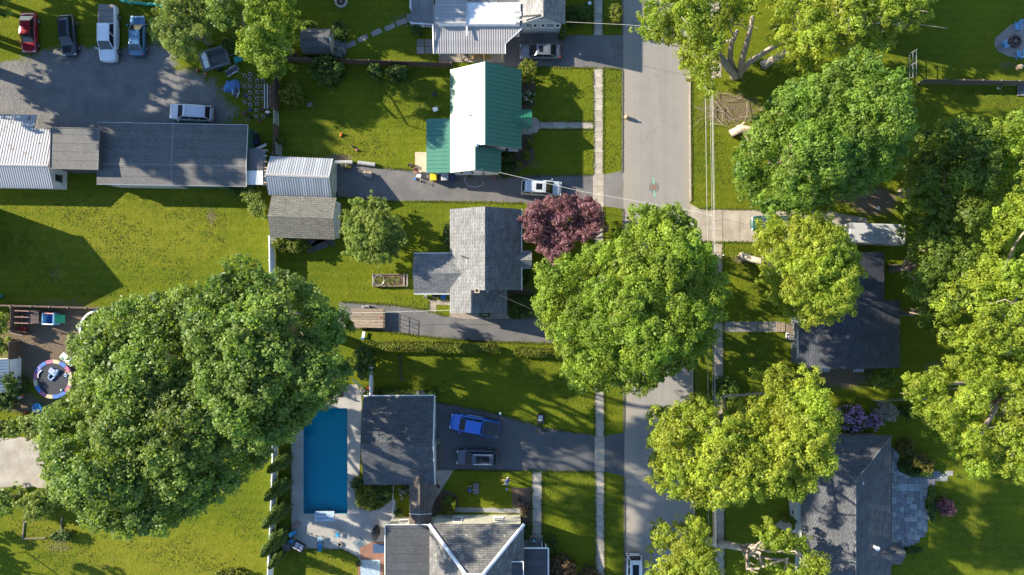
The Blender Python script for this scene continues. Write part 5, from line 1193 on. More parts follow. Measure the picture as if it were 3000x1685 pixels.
tree('mid green tree between the willow and the yellow green tree', [(600,-40),(690,-60),(740,0),(730,70),(700,120),(650,110),(620,60)], 2, 5.5, 11, 'deep', lr=1.4, cr=.38, ls=.14, nl=24, seed=30, tr=.25, limbs=8)
tree('tall yellow green tree above the bucket garden', [(710,20),(740,-50),(840,-60),(880,0),(880,80),(865,150),(860,200),(830,245),(790,240),(760,210),(720,190),(690,140),(715,90)], 2.5, 6, 11.5, 'maple', lr=1.5, cr=.40, ls=.145, nl=25, seed=31, tr=.3, limbs=10, drop=.05)
tree('green tree cut by the top left corner', [(-60,-60),(20,-50),(46,5),(32,52),(-10,66),(-60,40)], 2, 4, 7, 'deep', base=(-45,15), lr=1.3, cr=.4, ls=.15, nl=22, seed=32, tr=.25, limbs=6)
# trees beyond the left edge that shade the gravel lot
for k, (x, y, r, t_) in enumerate(((-160,-110,6.0,21),(-200,40,6.5,22),(-90,100,5.6,18),(-190,140,5.5,20),(-70,-20,5.2,18),(-80,195,4.6,15),(250,-190,4.5,13),(760,-150,5.5,14),(930,-130,4.6,12),(600,-170,5,13),(2300,-150,6,15),(2480,-130,5.5,14))):
    c = W(x, y); tree('green tree %s' % ['beyond the top left corner','furthest beyond the left edge, tallest of all','beyond the left edge beside the middle of the lot','far beyond the left edge beside the lower lot','just beyond the left edge beside the red sedan','just beyond the left edge beside the rusty roof','beyond the top edge behind the white pickup','beyond the top edge above the yellow green tree','beyond the top edge above the garden shed','beyond the top edge above the willow','beyond the top edge above the silver maples','beyond the top edge beside the hidden grey house'][k], circ(c.x, c.y, r, 12), 6.5, t_*.55, t_, 'forest', lr=2.0, cr=.6, ls=.36, nl=16, seed=40+k, tr=.35, limbs=6, px=False)
c = W(-240, 1560); tree('green tree beyond the bottom left corner', circ(c.x, c.y, 4, 12), 3.5, 6, 12, 'forest', lr=2.0, cr=.6, ls=.36, nl=16, seed=50, tr=.35, limbs=6, px=False)
c = W(640, 1900); tree('green tree beyond the bottom edge near the white fence', circ(c.x, c.y, 4.5, 12), 3.5, 6, 12, 'forest', lr=2.0, cr=.6, ls=.36, nl=16, seed=51, tr=.35, limbs=6, px=False)
# ---- shrubs and hedges
shrub('round golden green shrub beside the brown fence gate', 858, 278, 36, 2.4, 'gold', cr=.2, ls=.08, lr=.75)
shrub('large dark shrub against the brown fence below the shed', 960, 210, 52, 2.6, 'shrub', ry=42, cr=.28, ls=.10)
shrub('small round green bush by the brown fence, left of the twin bush', 1101, 212, 20, 1.6, 'shrub', ry=25)
shrub('twin lobed green bush by the brown fence behind the green roofed house', 1163, 216, 33, 1.7, 'shrub', ry=27)
shrub('sunlit golden shrub at the corner of the green metal roof', 1545, 210, 30, 2.6, 'gold', ry=36, cr=.24)
shrub('round green shrub beside the garden shed ramp', 1002, 92, 22, 2.2, 'shrub', ry=27)
shrub('white flowering bush by the garden shed door', 999, 154, 16, 1.2, 'pale', ry=15)
shrub('white hydrangea bush in front of the green metal roof', 1548, 287, 18, 1.1, 'shrub', ry=20, bloom='white', nb=26, bs=.09)
for k, (x, y, r, l, t_) in enumerate(((1553,420,13,'gold','leftmost round bush south of the green entry'),(1542,456,14,'gold','clipped round bush by the green roofed house corner'),(1520,483,9,'gold','smallest round bush near the pink planter'),(1490,470,24,'shrub','dark bush under the lower green roof'),(1485,500,22,'shrub','leafy bush beside the white service cable'))): shrub(t_, x, y, r, 1.1, l)
shrub('tall dark green shrub beside the white gabled house corner', 1650, 102, 11, 1.7, 'shrub', ry=15)
shrub('dark leafy shrub with a white ornament near the top sidewalk', 1712, 40, 28, 1.8, 'shrub', ry=26)
shrub('narrow green shrub beside the top house front', 1676, 64, 12, 1.5, 'shrub', ry=17)
shrub('dark shrub at the front wall of the top house', 1672, 36, 22, 1.6, 'shrub', ry=14)
shrub('orange tinged shrub on the top verge beside the road', 1800, 50, 20, 2.4, 'gold', ry=28, cr=.22)
shrub('yellow green leafy shrub against the shingled garage', 855, 716, 52, 1.9, 'gold', ry=22, cr=.24, ls=.11)
shrub('overgrown bush beside the silver barn', 745, 575, 30, 2.2, 'apple', ry=22, cr=.26); shrub('overgrown pale bush west of the shingled garage', 760, 610, 24, 2.4, 'apple', ry=36, cr=.26)
shrub('weedy bush below the workshop roof edge', 700, 560, 30, 1.4, 'shrub', ry=14)
shrub('bright young plant by the leaning board', 826, 415, 10, .9, 'gold')
shrub('dark shrub row in front of the grey shingled house', 1540, 800, 16, 1.3, 'shrub', ry=40)
shrub('dark leafy bush behind the L shaped hedge', 1545, 915, 20, 1.0, 'shrub', ry=14)
shrub('white flowered plant by the paver strip', 1420, 922, 16, .6, 'shrub', ry=8, bloom='white', nb=10)
hedge('long clipped hedge along the middle driveway', [(1062,998),(1100,1006),(1150,1000),(1250,1003),(1350,1006),(1440,1010),(1470,1022),(1462,1034),(1380,1034),(1250,1030),(1120,1028),(1060,1018)], 1.0, 'gold', seed=3)
hedge('short clipped hedge left of the street maple', [(1508,1024),(1525,1018),(1600,1022),(1660,1024),(1660,1046),(1590,1044),(1520,1042),(1508,1036)], 1.0, 'gold', seed=4)
hedge('L shaped clipped hedge beside the grey house wing', [(1495,867),(1562,867),(1562,899),(1521,899),(1521,933),(1495,931)], .9, 'shrub', seed=5)
hedge('leafy border along the pool garage north wall', [(1108,1143),(1180,1146),(1278,1146),(1282,1162),(1200,1160),(1110,1160)], .8, 'shrub', ls=.1, seed=6)
shrub('silver leaved plant in the border beside the pool garage', 1235, 1152, 12, .9, 'pale', ry=8)
shrub('dark bush below the deep green maple by the white fence', 1070, 1060, 30, 2.2, 'shrub', ry=50, cr=.3)
shrub('broad rose bush at the pool patio edge', 1075, 1452, 33, 1.7, 'gold', ry=40, bloom='pink', nb=8); shrub('dark rose bush beside the breezeway', 1128, 1440, 24, 1.6, 'shrub', ry=30); shrub('leafy green bush at the pool garage corner', 1050, 1412, 22, 1.3, 'shrub', ry=18)
shrub('low bronze border plant by the curved patio', 1110, 1478, 34, .6, 'gold', ry=10, rz=R(25))
shrub('pink rhododendron between garage and breezeway', 1188, 1437, 14, 1.5, 'shrub', ry=18, bloom='lilac', nb=22); shrub('small green plant beside the breezeway wall', 1170, 1500, 14, .8, 'shrub', ry=12)
shrub('clipped round bright green shrub by the breezeway', 1316, 1475, 23, 1.5, 'gold', ry=24, cr=.14, lr=.6)
shrub('pink flowered plant at the front walk corner', 1524, 1474, 9, .7, 'shrub', bloom='pink', nb=16); shrub('bronze leaved mound beside the front walk', 1540, 1490, 15, .6, 'bronze')
shrub('green bush left of the cream house porch', 1545, 1556, 9, 1.1, 'shrub', ry=24); shrub('green bush right of the cream house porch', 1612, 1592, 22, 1.3, 'shrub', ry=26)
shrub('reddish smoke bush at the bottom edge beside the sidewalk', 1640, 1668, 50, 2.6, 'bronze', ry=40, cr=.3, ls=.1); shrub('second reddish smoke bush nearer the sidewalk', 1725, 1690, 38, 2.4, 'bronze', ry=28, cr=.3, ls=.1)
for k, (x, y, r, h_) in enumerate(((842,1340,22,6.2),(838,1412,24,6.6),(834,1484,25,6.8),(830,1560,26,6.8),(828,1618,18,4.4))):
    conifer(['northernmost','second','middle','fourth','southernmost and shortest'][k]+' arborvitae in the row inside the white fence', x, y, r, h_, 60+k, group='arborvitae row by the pool')
shrub('bare twiggy brown bush at the white fence end', 805, 1630, 16, 1.2, 'bronze', ry=18)
shrub('purple rhododendron in full bloom above the charcoal roof', 2490, 1225, 34, 2.0, 'shrub', ry=42, bloom='lilac', nb=330, bs=.10); shrub('smaller purple rhododendron beside the big one', 2550, 1232, 24, 1.7, 'shrub', ry=18, bloom='lilac', nb=150, bs=.10)
shrub('pale grey lilac bush right of the purple rhododendrons', 2592, 1205, 32, 2.2, 'pale', ry=28, cr=.28)
for k, (x, y, r) in enumerate(((2652,1312,27),(2683,1345,24),(2716,1365,20))): shrub(['largest and upper','middle','lowest and smallest'][k]+' golden brown clipped shrub by the flagstones', x, y, r, 1.1, 'olive', cr=.16, group='golden shrubs by the flagstones')
shrub('leafy green border left of the golden shrubs', 2650, 1365, 22, .6, 'shrub', ry=22); shrub('leafy border above the flagstone tongue', 2690, 1385, 44, .5, 'shrub', ry=12)
shrub('dark purple ornamental grass right of the flagstones', 2768, 1482, 32, .9, 'purple', ry=26, cr=.2, ls=.09); shrub('weedy green border at the flagstone edge', 2728, 1470, 12, .5, 'shrub', ry=55); shrub('grassy clump at the lower flagstone edge', 2670, 1612, 34, .4, 'shrub', ry=10)
shrub('feathery dark shrub south of the blue black roof', 2575, 1105, 44, 2.6, 'forest', ry=30, cr=.3, ls=.1)
shrub('leafy shrub under the right hand tree near the rail', 2650, 1205, 16, 1.6, 'shrub', ry=24)
shrub('shaded green bush beside the road under the lime maple', 2120, 1140, 40, 1.6, 'shrub', ry=36, cr=.3, ls=.1)
shrub('small yellow bush left of the lime maple', 2180, 1165, 24, 1.2, 'gold', ry=10)
shrub('clipped shrub by the front step of the charcoal house', 2297, 1520, 14, .8, 'gold', ry=8, rz=R(-40)); shrub('dark shrub at the charcoal house wall', 2325, 1505, 12, 1.4, 'shrub', ry=22)
for k, (x, y, rx, ry, h_, n) in enumerate(((40,1248,60,28,4.0,'bright leafy bush at the left edge above the concrete pad'),(135,1245,55,34,4.2,'bright leafy bush joining the big maple above the concrete pad'),(25,1462,42,40,3.4,'leafy bush at the left edge below the concrete pad'),(125,1470,55,42,3.6,'leafy yellow green bush below the concrete pad'),(45,1125,26,34,2.2,'dark vine bush beside the pale metal shed'),(15,1175,34,26,1.8,'dark bush below the pale metal shed'),(15,945,22,30,2.2,'bright bush left of the wooden yard fence'),(12,1015,20,28,2.0,'bright bush beside the lower yard fence'))):
    shrub(n, x, y, rx, h_, 'apple' if 'bright' in n or 'yellow' in n else ('deep' if 'leafy' in n else 'shrub'), ry=ry, cr=.32, ls=.12, nl=18)
shrub('weedy bush by the old timber bed', 185, 1568, 30, 1.0, 'shrub', ry=18); shrub('bright weeds in the bottom left lawn', 680, 1680, 50, .8, 'gold', ry=16)
shrub('dark shrub beside the garden shed north wall', 905, 75, 28, 1.4, 'forest', ry=10); shrub('dark ivy patch below the garden shed', 935, 166, 50, .7, 'shrub', ry=9)
shrub('weedy green bush between willow and trailer', 672, 135, 22, 1.4, 'shrub', ry=18); shrub('green bush at the deck railing', 1222, 90, 17, 1.0, 'shrub', ry=14)
shrub('low blue flowered plants along the grey house wall', 1308, 690, 8, .7, 'shrub', ry=40, bloom='white', nb=6)
# broken trunk and brush pile left by the storm
root = thing('broken_trunk', 'pale split tree trunk lying at the foot of the massive maple', 'tree trunk', W(2190,390))
rng = np.random.default_rng(4); mb = MB(); mb.tube([W(2140,392,.4),W(2170,378,.6),W(2205,382,.7),W(2250,402,.5)], [.45,.5,.42,.22], 10); mb.build('trunk', mat('split_wood', (0.60,0.48,0.36), (0.38,0.29,0.21), 3, .85, bump=.8), root, True)
for a, b in (((2180,385),(2192,415)),((2200,385),(2230,420)),((2215,385),(2262,398)),((2160,372),(2185,358))):
    mb = MB(); limb(mb, W(*a,.6), W(*b,.9), .2, .08, rng); mb.build('limb', mat('split_wood', (0.60,0.48,0.36)), root, True)
root = thing('brush_pile', 'grey dead brush scattered by the broken trunk', 'brush', W(2130,330))
for k in range(26):
    mb = MB(); a = W(2130+rng.normal()*45, 320+rng.normal()*35, .2); limb(mb, a, a+Vector((rng.normal()*1.5, rng.normal()*1.3, .25)), .03, .012, rng, 3); mb.build('branch', BARKL, root)

# ---- ragged grass creeping over path and driveway edges, and coarse tufts in the lawns (nobody could count them)
GR = leafmat('grass_blades', (0.050,0.082,0.005), (0.185,0.215,0.016), .35, .8)
def grass_stuff(name, label, X, size, seed, spread=.9):
    rng = np.random.default_rng(seed); n = len(X); nr = rng.normal(0, spread*.5, (n, 3))+np.array([0, 0, 1.0]); nr /= np.linalg.norm(nr, axis=1)[:, None]
    cl = .5+.3*np.sin(X[:, 0]*.9)*np.sin(X[:, 1]*1.1+X[:, 0]*.3)
    me = leaf_mesh(name, X, nr, size*rng.uniform(.5, 1.4, n), cl+rng.normal(0, .25, n), rng, .45); me.materials.append(GR)
    o = bpy.data.objects.new(name, me); COL.objects.link(o); tag(o, label, 'grass', kind='stuff'); TOTAL[0] += 2*n
def fringe():
    rng = np.random.default_rng(77); out = []
    L = [[(1738,206),(1739,510)],[(1767,206),(1768,505)],[(1740,606),(1743,1278)],[(1768,606),(1771,1278)],[(1744,1382),(1746,1690)],[(1771,1384),(1772,1690)],[(1738,-20),(1738,100)],[(1767,-20),(1767,100)],
         [(1822,206),(1822,505)],[(1824,612),(1826,915)],[(1827,1020),(1827,1268)],[(1828,1398),(1828,1690)],[(2026,0),(2027,590)],[(2029,722),(2034,1500)],[(2086,706),(2092,1690)],[(2118,709),(2124,1690)],
         [(1560,197),(1790,201),(1822,206)],[(1470,517),(1738,512)],[(985,578),(1150,591),(1300,591),(1530,596)],[(1075,487),(1215,500)],[(1000,884),(1130,891),(1230,904),(1310,927)],[(985,959),(1130,971),(1280,991),(1420,1001),(1640,1007)],
         [(1280,1179),(1390,1196),(1450,1210),(1520,1231),(1600,1253),(1650,1262),(1744,1274)],[(1330,1378),(1600,1381),(1742,1383)],[(1581,356),(1738,356)],[(1581,379),(1738,379)],[(1558,1380),(1558,1590)],[(1589,1380),(1588,1590)],[(2050,611),(2170,613),(2420,617)],[(2050,711),(2168,710),(2400,717)],[(1256,880),(1256,916)],[(852,1608),(1004,1610),(1050,1635)],[(852,1608),(852,1300)]]
    for pl in L:
        for a, b in zip(pl[:-1], pl[1:]):
            a, b = np.array(poly([a, b])); ln = np.linalg.norm(b-a); n = int(ln*70); t = rng.uniform(0, 1, n)
            w = .05+.05*np.abs(np.sin(t*ln*1.3+a[0]))
            p = a+t[:, None]*(b-a)+rng.normal(0, 1, (n, 2))*w[:, None]; out.append(np.column_stack([p, .035+rng.uniform(0, .04, n)]))
    return np.vstack(out)
grass_stuff('grass_fringe', 'ragged grass creeping over the path and driveway edges', fringe(), .075, 5)
def tufts():
    rng = np.random.default_rng(78); out = []
    A = [[(0,560),(660,590),(670,740),(560,820),(330,870),(0,880)],[(825,215),(1320,215),(1320,340),(1245,350),(1215,470),(985,460),(830,450)],[(1570,206),(1735,206),(1735,352),(1585,352),(1570,330)],[(1590,384),(1735,384),(1735,507),(1570,507)],[(1772,208),(1820,208),(1820,498),(1772,498)],[(1110,1050),(1660,1050),(1730,1160),(1730,1268),(1600,1245),(1400,1190),(1290,1160),(1110,1130)],
         [(20,1510),(250,1570),(480,1590),(700,1480),(780,1500),(770,1680),(20,1680)],[(2028,250),(2120,400),(2140,520),(2190,600),(2030,580)],[(2122,720),(2230,730),(2240,930),(2122,936)],[(2125,980),(2320,1000),(2330,1080),(2130,1080)],[(1330,1386),(1552,1388),(1500,1480),(1345,1482)],[(1593,1388),(1740,1388),(1742,1680),(1600,1640)],[(1776,1402),(1824,1402),(1826,1680),(1776,1680)],[(2730,1450),(3000,1450),(3000,1685),(2660,1685),(2640,1660),(2720,1580)],[(1010,770),(1090,800),(1200,780),(1210,860),(1300,925),(1140,885),(1010,870)],[(2690,255),(3000,255),(3000,320),(2700,340)],[(850,1612),(1000,1615),(1048,1650),(1050,1685),(830,1685)]]
    for i, a in enumerate(A):
        P = np.array(poly(a)); lo, hi = P.min(0), P.max(0); n = int(np.prod(hi-lo)*26); Q = rng.uniform(lo, hi, (n, 2))
        f = np.sin(Q[:, 0]*1.9+1.3*np.sin(Q[:, 1]*1.1))*np.sin(Q[:, 1]*2.3+1.7*np.sin(Q[:, 0]*.8))+.8*np.sin(Q[:, 0]*.45+Q[:, 1]*.6)
        Q = Q[(edge_dist(P, Q) > .1) & (f > rng.normal(.15, .5, n))]; out.append(np.column_stack([Q, rng.uniform(.015, .05, len(Q))]))
    return np.vstack(out)
grass_stuff('grass_tufts', 'coarse grass tufts scattered through the lawns', tufts(), .095, 6)
# ================================================================ VEHICLES (local: +x forward, z up)
def paint(name, c, rough=.28): return mat(name, c, tuple(x*.93 for x in c), 1.0, rough, coat=1.0, metal=.15)
CARGLASS = mat('car_glass', (0.018,0.024,0.028), None, 1.0, .05, spec=.9)
LAMPC = mat('headlamp', (0.70,0.70,0.68), None, 2, .15); LAMPR = mat('tail_lamp', (0.40,0.015,0.015), None, 2, .2)
def vehicle(name, label, cat, px, py, head, kind, L, Wd, pm, roofm=None, sunroof=False, rails=False, tonneau=None, bed_m=None, mirror=True, tailm=None, ribs=False, zim=.7):
    t = lt(name, px, py, label, cat, head, zim=zim)
    hw = Wd/2
    K = {'sedan': dict(hood=.80, belt=.95, deck=.98, roof=1.44, fb=.27, ft=.085, rt=-.245, rb=-.395),
         'hatch': dict(hood=.85, belt=.98, deck=1.0, roof=1.52, fb=.27, ft=.09, rt=-.37, rb=-.465),
         'suv': dict(hood=1.02, belt=1.10, deck=1.12, roof=1.74, fb=.285, ft=.10, rt=-.405, rb=-.475),
         'pickup': dict(hood=1.12, belt=1.22, deck=1.28, roof=1.90, fb=.305, ft=.175, rt=-.125, rb=-.155)}[kind]
    # body lofted through stations nose to tail
    hz, bz, dz = K['hood'], K['belt'], K['deck']
    st = [(.500,.46,.55),(.490,.74,hz*.76),(.462,.89,hz*.90),(.41,.965,hz*.96),(.34,.99,hz*.99),(K['fb'],1.0,hz*1.03),(.05,1.0,bz),(-.12,1.0,bz),(K['rb'],1.0,dz),(-.43 if kind == 'sedan' else -.470,.975,dz*.98),(-.488,.88,dz*.86),(-.500,.70,.60)]
    if kind in ('hatch', 'suv'): st = [s for s in st if s[0] > -.43 or s[0] <= -.47]
    st = sorted(st, key=lambda s: -s[0]); V = []; F = []
    for x, w, z in st:
        w *= hw; X = x*L
        sec = [(-w*.80,.20),(-w*.97,.32),(-w,.55),(-w*.985,z*.80),(-w*.93,z*.955),(-w*.80,z),(-w*.40,z*1.015),(0,z*1.02)]
        sec += [(-y, zz) for y, zz in sec[-2::-1]]
        V += [(X, y, zz) for y, zz in sec]
    m = 15
    for i in range(len(st)-1):
        for k in range(m): F.append((i*m+k, i*m+(k+1) % m, (i+1)*m+(k+1) % m, (i+1)*m+k))
    F += [tuple(range(m)), tuple(range(len(st)*m-1, (len(st)-1)*m-1, -1))]
    mb = MB(); mb.add(V, F); body = mb.build('body', pm, t, True)
    bm = bmesh.new(); bm.from_mesh(body.data); bmesh.ops.recalc_face_normals(bm, faces=bm.faces[:]); bm.to_mesh(body.data); bm.free()
    # cabin
    zr = K['roof']; zb = bz-.03; w0, w1 = hw*.91, hw*.74; fb, ft, rt, rb = K['fb']*L, K['ft']*L, K['rt']*L, K['rb']*L
    B = [(fb,-w0*.90,hz),(fb,w0*.90,hz),(rb,w0*.94,dz-.03),(rb,-w0*.94,dz-.03),((fb+rb)/2,-w0,zb),((fb+rb)/2,w0,zb)]
    T = [(ft,-w1*.92,zr-.04),(ft,w1*.92,zr-.04),(rt,w1*.94,zr-.06),(rt,-w1*.94,zr-.06)]
    top = [(ft-.06*L,-w1*.6,zr),(ft-.06*L,w1*.6,zr),(rt+.06*L,w1*.6,zr-.01),(rt+.06*L,-w1*.6,zr-.01)]
    mb = MB(); mb.add(B[:4]+T+top, [(0,1,5,4),(2,3,7,6),(1,2,6,5),(3,0,4,7),(4,5,9,8),(5,6,10,9),(6,7,11,10),(7,4,8,11),(8,9,10,11)])
    mb.build('cabin', roofm or pm, t)
    def pane(nm, a, b, c, d, inset=.1, off=.012):
        a, b, c, d = [Vector(p) for p in (a, b, c, d)]; ce = (a+b+c+d)/4; n_ = (b-a).cross(d-a).normalized()
        if n_.dot(ce-Vector((0,0,.9))) < 0: n_ = -n_
        P = [ce+(p-ce)*(1-inset)+n_*off for p in (a, b, c, d)]; Q = [p-n_*.02 for p in P]
        q = MB(); q.add(P+Q, [(0,1,2,3),(7,6,5,4),(0,4,5,1),(1,5,6,2),(2,6,7,3),(3,7,4,0)]); return q.build(nm, CARGLASS, t)
    pane('windshield', B[0], B[1], T[1], T[0], .09)
    pane('rear_window', B[2], B[3], T[3], T[2], .14)
    for s in (0, 1):
        b0, b1, t1, t0 = (Vector(B[1]), Vector(B[2]), Vector(T[2]), Vector(T[1])) if s else (Vector(B[0]), Vector(B[3]), Vector(T[3]), Vector(T[0]))
        cuts = (0, .5, 1) if kind in ('sedan', 'pickup', 'hatch') else (0, .36, .68, 1)
        for u, v in zip(cuts[:-1], cuts[1:]): pane('side_window', b0.lerp(b1, u), b0.lerp(b1, v), t0.lerp(t1, v), t0.lerp(t1, u), .13)
    # wheels
    wr = .34 if kind in ('sedan', 'hatch') else .39; ax = .305*L
    tm = MB(); rm = MB(); N_ = 16
    def disc(mb, r, y0, y1):
        vs = [(r*math.cos(2*math.pi*k/N_), y, r*math.sin(2*math.pi*k/N_)) for y in (y0, y1) for k in range(N_)]
        mb.add(vs, [tuple(range(N_)), tuple(range(2*N_-1, N_-1, -1))]+[(k, N_+k, N_+(k+1) % N_, (k+1) % N_) for k in range(N_)])
    disc(tm, wr, -.11, .11); disc(rm, wr*.62, -.122, .122)
    first = None
    for sx in (1, -1):
        for sy in (1, -1):
            if first is None:
                w_ = tm.build('wheel', RUBBER, t); r_ = rm.build('rim', CHROME, w_); first = w_
            else: w_ = dup(first, t)
            w_.location = (sx*ax, sy*(hw-.07), wr)
    for s in (-1, 1):
        q = MB(); q.bbox((.472*L, s*hw*.70, hz*.82), (.16, hw*.34, .13), .04); q.build('headlight', LAMPC, t)
        q = MB(); q.bbox((-.487*L, s*hw*.76, dz*.80), (.12, hw*.26, .20), .03); q.build('tail_light', LAMPR, t)
        if mirror: q = MB(); q.bbox((fb-.18, s*(hw+.09), zb+.08), (.14, .22, .14), .03); q.build('mirror', roofm or pm, t)
    q = MB(); q.bbox((.494*L, 0, .48), (.10, hw*1.3, .16), .03); q.build('grille', BLACKP, t)
    q = MB(); q.bbox((-.497*L, 0, .45), (.10, hw*1.5, .14), .03); q.build('rear_bumper', tailm or BLACKP, t)
    if sunroof: q = MB(); q.bbox(((ft+rt)/2+(ft-rt)*(.18 if sunroof == 1 else .0), 0, zr+.004), ((ft-rt)*(.30 if sunroof == 1 else .62), w1*1.05, .02), .02); q.build('sunroof', mat('sunroof_glass', (0.008,0.012,0.018), None, 1.0, .3, spec=.25), t)
    if rails:
        for s in (-1, 1): q = MB(); q.tube([(ft-.15, s*w1*.80, zr-.0),(ft-.3, s*w1*.80, zr+.06),(rt+.3, s*w1*.80, zr+.05),(rt+.12, s*w1*.80, zr-.02)], .03, 6); q.build('roof_rail', CHROME, t)
    if ribs:
        for k in range(7): q = MB(); q.box(((ft*.35+rt)/2, -w1*.66+k*w1*.22, zr+.012), ((ft*.35-rt)*.92, .035, .02)); q.build('roof_rib', roofm or pm, t)
        q = MB(); q.box((ft*.35+.05, 0, zr+.05), (.05, w1*1.7, .04)); q.build('roof_bar', CHROME, t)
    if tonneau:
        q = MB(); q.bbox(((rb-.05-.485*L)/2, 0, dz+.025), (abs(rb+.485*L)-.08, Wd*.84, .06), .025); q.build('bed_cover', tonneau, t)
        for k in range(1, 3): z_ = MB(); z_.box((rb+(-.485*L-rb)*k/3, 0, dz+.058), (.03, Wd*.82, .008)); z_.build('cover_seam', BLACKP, t)
        for s in (-1, 1): q = MB(); q.box((.02*L, s*(hw-.02), .42), (.30*L, .14, .06)); q.build('step_bar', CHROME, t)
    return t
GREYV = mat('grey_vinyl_cover', (0.20,0.19,0.185), (0.165,0.16,0.155), 2, .7)
vehicle('sedan', 'red sedan parked at the far left of the gravel lot', 'car', 84, 95, -90, 'sedan', 4.6, 1.78, paint('red_paint', (0.30,0.012,0.030)))
vehicle('wagon', 'black wagon beside the red sedan', 'car', 199, 104, -85, 'hatch', 4.75, 1.80, paint('black_paint', (0.022,0.028,0.045)))
vehicle('pickup_truck', 'white crew cab pickup with a grey bed cover', 'pickup truck', 316, 98, -90, 'pickup', 6.6, 2.05, paint('white_car_paint', (0.74,0.76,0.82)), tonneau=GREYV, zim=.9)
vehicle('sedan', 'blue sedan parked nose up beneath the pale willow', 'car', 402, 105, 90, 'sedan', 4.75, 1.80, paint('blue_car_paint', (0.045,0.145,0.27)))
vehicle('suv', 'white roofed SUV with a tan tailgate beside the long workshop', 'car', 560, 331, 177, 'suv', 5.0, 1.95, paint('silver_white_paint', (0.50,0.51,0.56)), ribs=True, tailm=mat('tan_bumper', (0.30,0.20,0.11), None, 2, .6))
vehicle('sedan', 'grey sedan with a sunroof in the top driveway', 'car', 1582, 150, 180, 'sedan', 4.8, 1.82, paint('grey_paint', (0.145,0.15,0.17)), sunroof=1)
vehicle('suv', 'pale silver SUV with a sunroof beside the purple maple', 'car', 1586, 551, -3, 'suv', 4.75, 1.84, paint('pale_silver_paint', (0.52,0.55,0.55)), sunroof=1)
vehicle('pickup_truck', 'bright blue pickup with a black bed cover before the pool garage', 'pickup truck', 1391, 1247, 169.5, 'pickup', 5.9, 1.98, paint('cobalt_paint', (0.012,0.13,0.56)), tonneau=mat('black_cover', (0.035,0.04,0.048), None, 2, .6), zim=.9)
vehicle('suv', 'dark grey SUV with glass roof and silver rails below the blue pickup', 'car', 1397, 1340, 179, 'suv', 4.75, 1.85, paint('graphite_paint', (0.050,0.060,0.085)), sunroof=2, rails=True)
vehicle('suv', 'white SUV parked on the road at the bottom edge', 'car', 1858, 1682, -90, 'suv', 4.8, 1.86, paint('pearl_paint', (0.66,0.67,0.69)), sunroof=2, rails=True)
vehicle('sedan', 'dark green car half hidden under the lime maple on the concrete driveway', 'car', 2262, 656, 180, 'sedan', 4.8, 1.82, paint('bottle_green_paint', (0.012,0.07,0.055)))
# camper trailer
t = lt('camper_trailer', 2535, 690, 'white camper trailer with roof vents behind the lime maple', 'camper', -2)
LC_, WC_ = 6.4, 2.3; WH = mat('camper_white', (0.42,0.43,0.44), (0.36,0.37,0.38), .6, .5)
MB().bbox((0,0,1.55), (LC_,WC_,2.2), .12).build('body', WH, t); MB().box((0,0,.40), (LC_*.9,WC_*.8,.2)).build('chassis', BLACKP, t)
for s in (-1, 1):
    w_ = MB(); N_ = 14
    vs = [(.3+.36*math.cos(2*math.pi*k/N_), s*(WC_/2-.15)+y, .36+.36*math.sin(2*math.pi*k/N_)) for y in (-.1,.1) for k in range(N_)]
    w_.add(vs, [tuple(range(N_)), tuple(range(2*N_-1,N_-1,-1))]+[(k,N_+k,N_+(k+1)%N_,(k+1)%N_) for k in range(N_)]); w_.build('wheel', RUBBER, t)
for x, y, a, b in ((1.2,-.35,.42,.42),(2.1,-.6,.45,.6),(-.3,.3,.7,.7)): MB().bbox((x,y,2.70), (a,b,.12), .03).build('roof_vent', mat('vent_grey', (0.35,0.36,0.37), None, 2, .5) if a < .6 else WH, t)
MB().tube([(1.5,.15,2.64),(1.5,.15,2.86)], .06, 8).build('pipe', CHROME, t); MB().tube([(.4,-.7,2.64),(.4,-.7,2.82)], .05, 8).build('pipe', CHROME, t)
for x in (-1.6,.6): 
    w_ = MB(); w_.box((x,-WC_/2-.01,1.9), (.9,.03,.6)); w_.build('window', GLASS, t)
q = MB(); q.tube([(LC_/2,-.5,.4),(LC_/2+1.1,0,.45)], .05, 6); q.tube([(LC_/2,.5,.4),(LC_/2+1.1,0,.45)], .05, 6); q.build('hitch', BLACKP, t)
# ================================================================ FENCES
def fence(label, pts, h, pm, postm, sp=2.4, name='fence', th=.05, post=.11, cap=None, skip=()):
    P = [W(a, b) for a, b in pts]; c = sum(P, Vector())/len(P)
    t = thing(name, label, 'fence', c); meshes = {}; n_i = 0; pmesh = None
    for a, b in zip(P[:-1], P[1:]):
        L = (b-a).length; n = max(1, round(L/sp)); d = (b-a)/n; rz = math.atan2(d.y, d.x); w = d.length
        for k in range(n+1):
            p = a+d*k
            if k < n or b is P[-1]:
                if pmesh is None:
                    m = MB(); m.box((0,0,(h+.08)/2), (post,post,h+.08)); m.box((0,0,h+.10), (post+.04,post+.04,.04)); o = m.build('post', postm); pmesh = o
                else: o = pmesh.copy(); COL.objects.link(o)
                o.parent = t; o.location = p-c; o.rotation_euler = (0,0,rz)
            if k == n or n_i in skip: n_i += (k < n); continue
            n_i += 1; key = round(w, 2)
            if key not in meshes:
                m = MB(); m.box((0,0,h/2+.03), (w-post,th,h-.06)); m.box((0,.05,h*.25), (w-post,.04,.09)); m.box((0,.05,h*.8), (w-post,.04,.09))
                if cap: m.box((0,0,h+.02), (w-post,.12,.04))
                o = m.build('panel', pm); meshes[key] = o
            else: o = meshes[key].copy(); COL.objects.link(o)
            o.parent = t; o.location = (a+d*(k+.5))-c; o.rotation_euler = (0,0,rz)
    return t
POSTB = mat('brown_post', (0.22,0.16,0.12), (0.13,0.09,0.07), 3, .85)
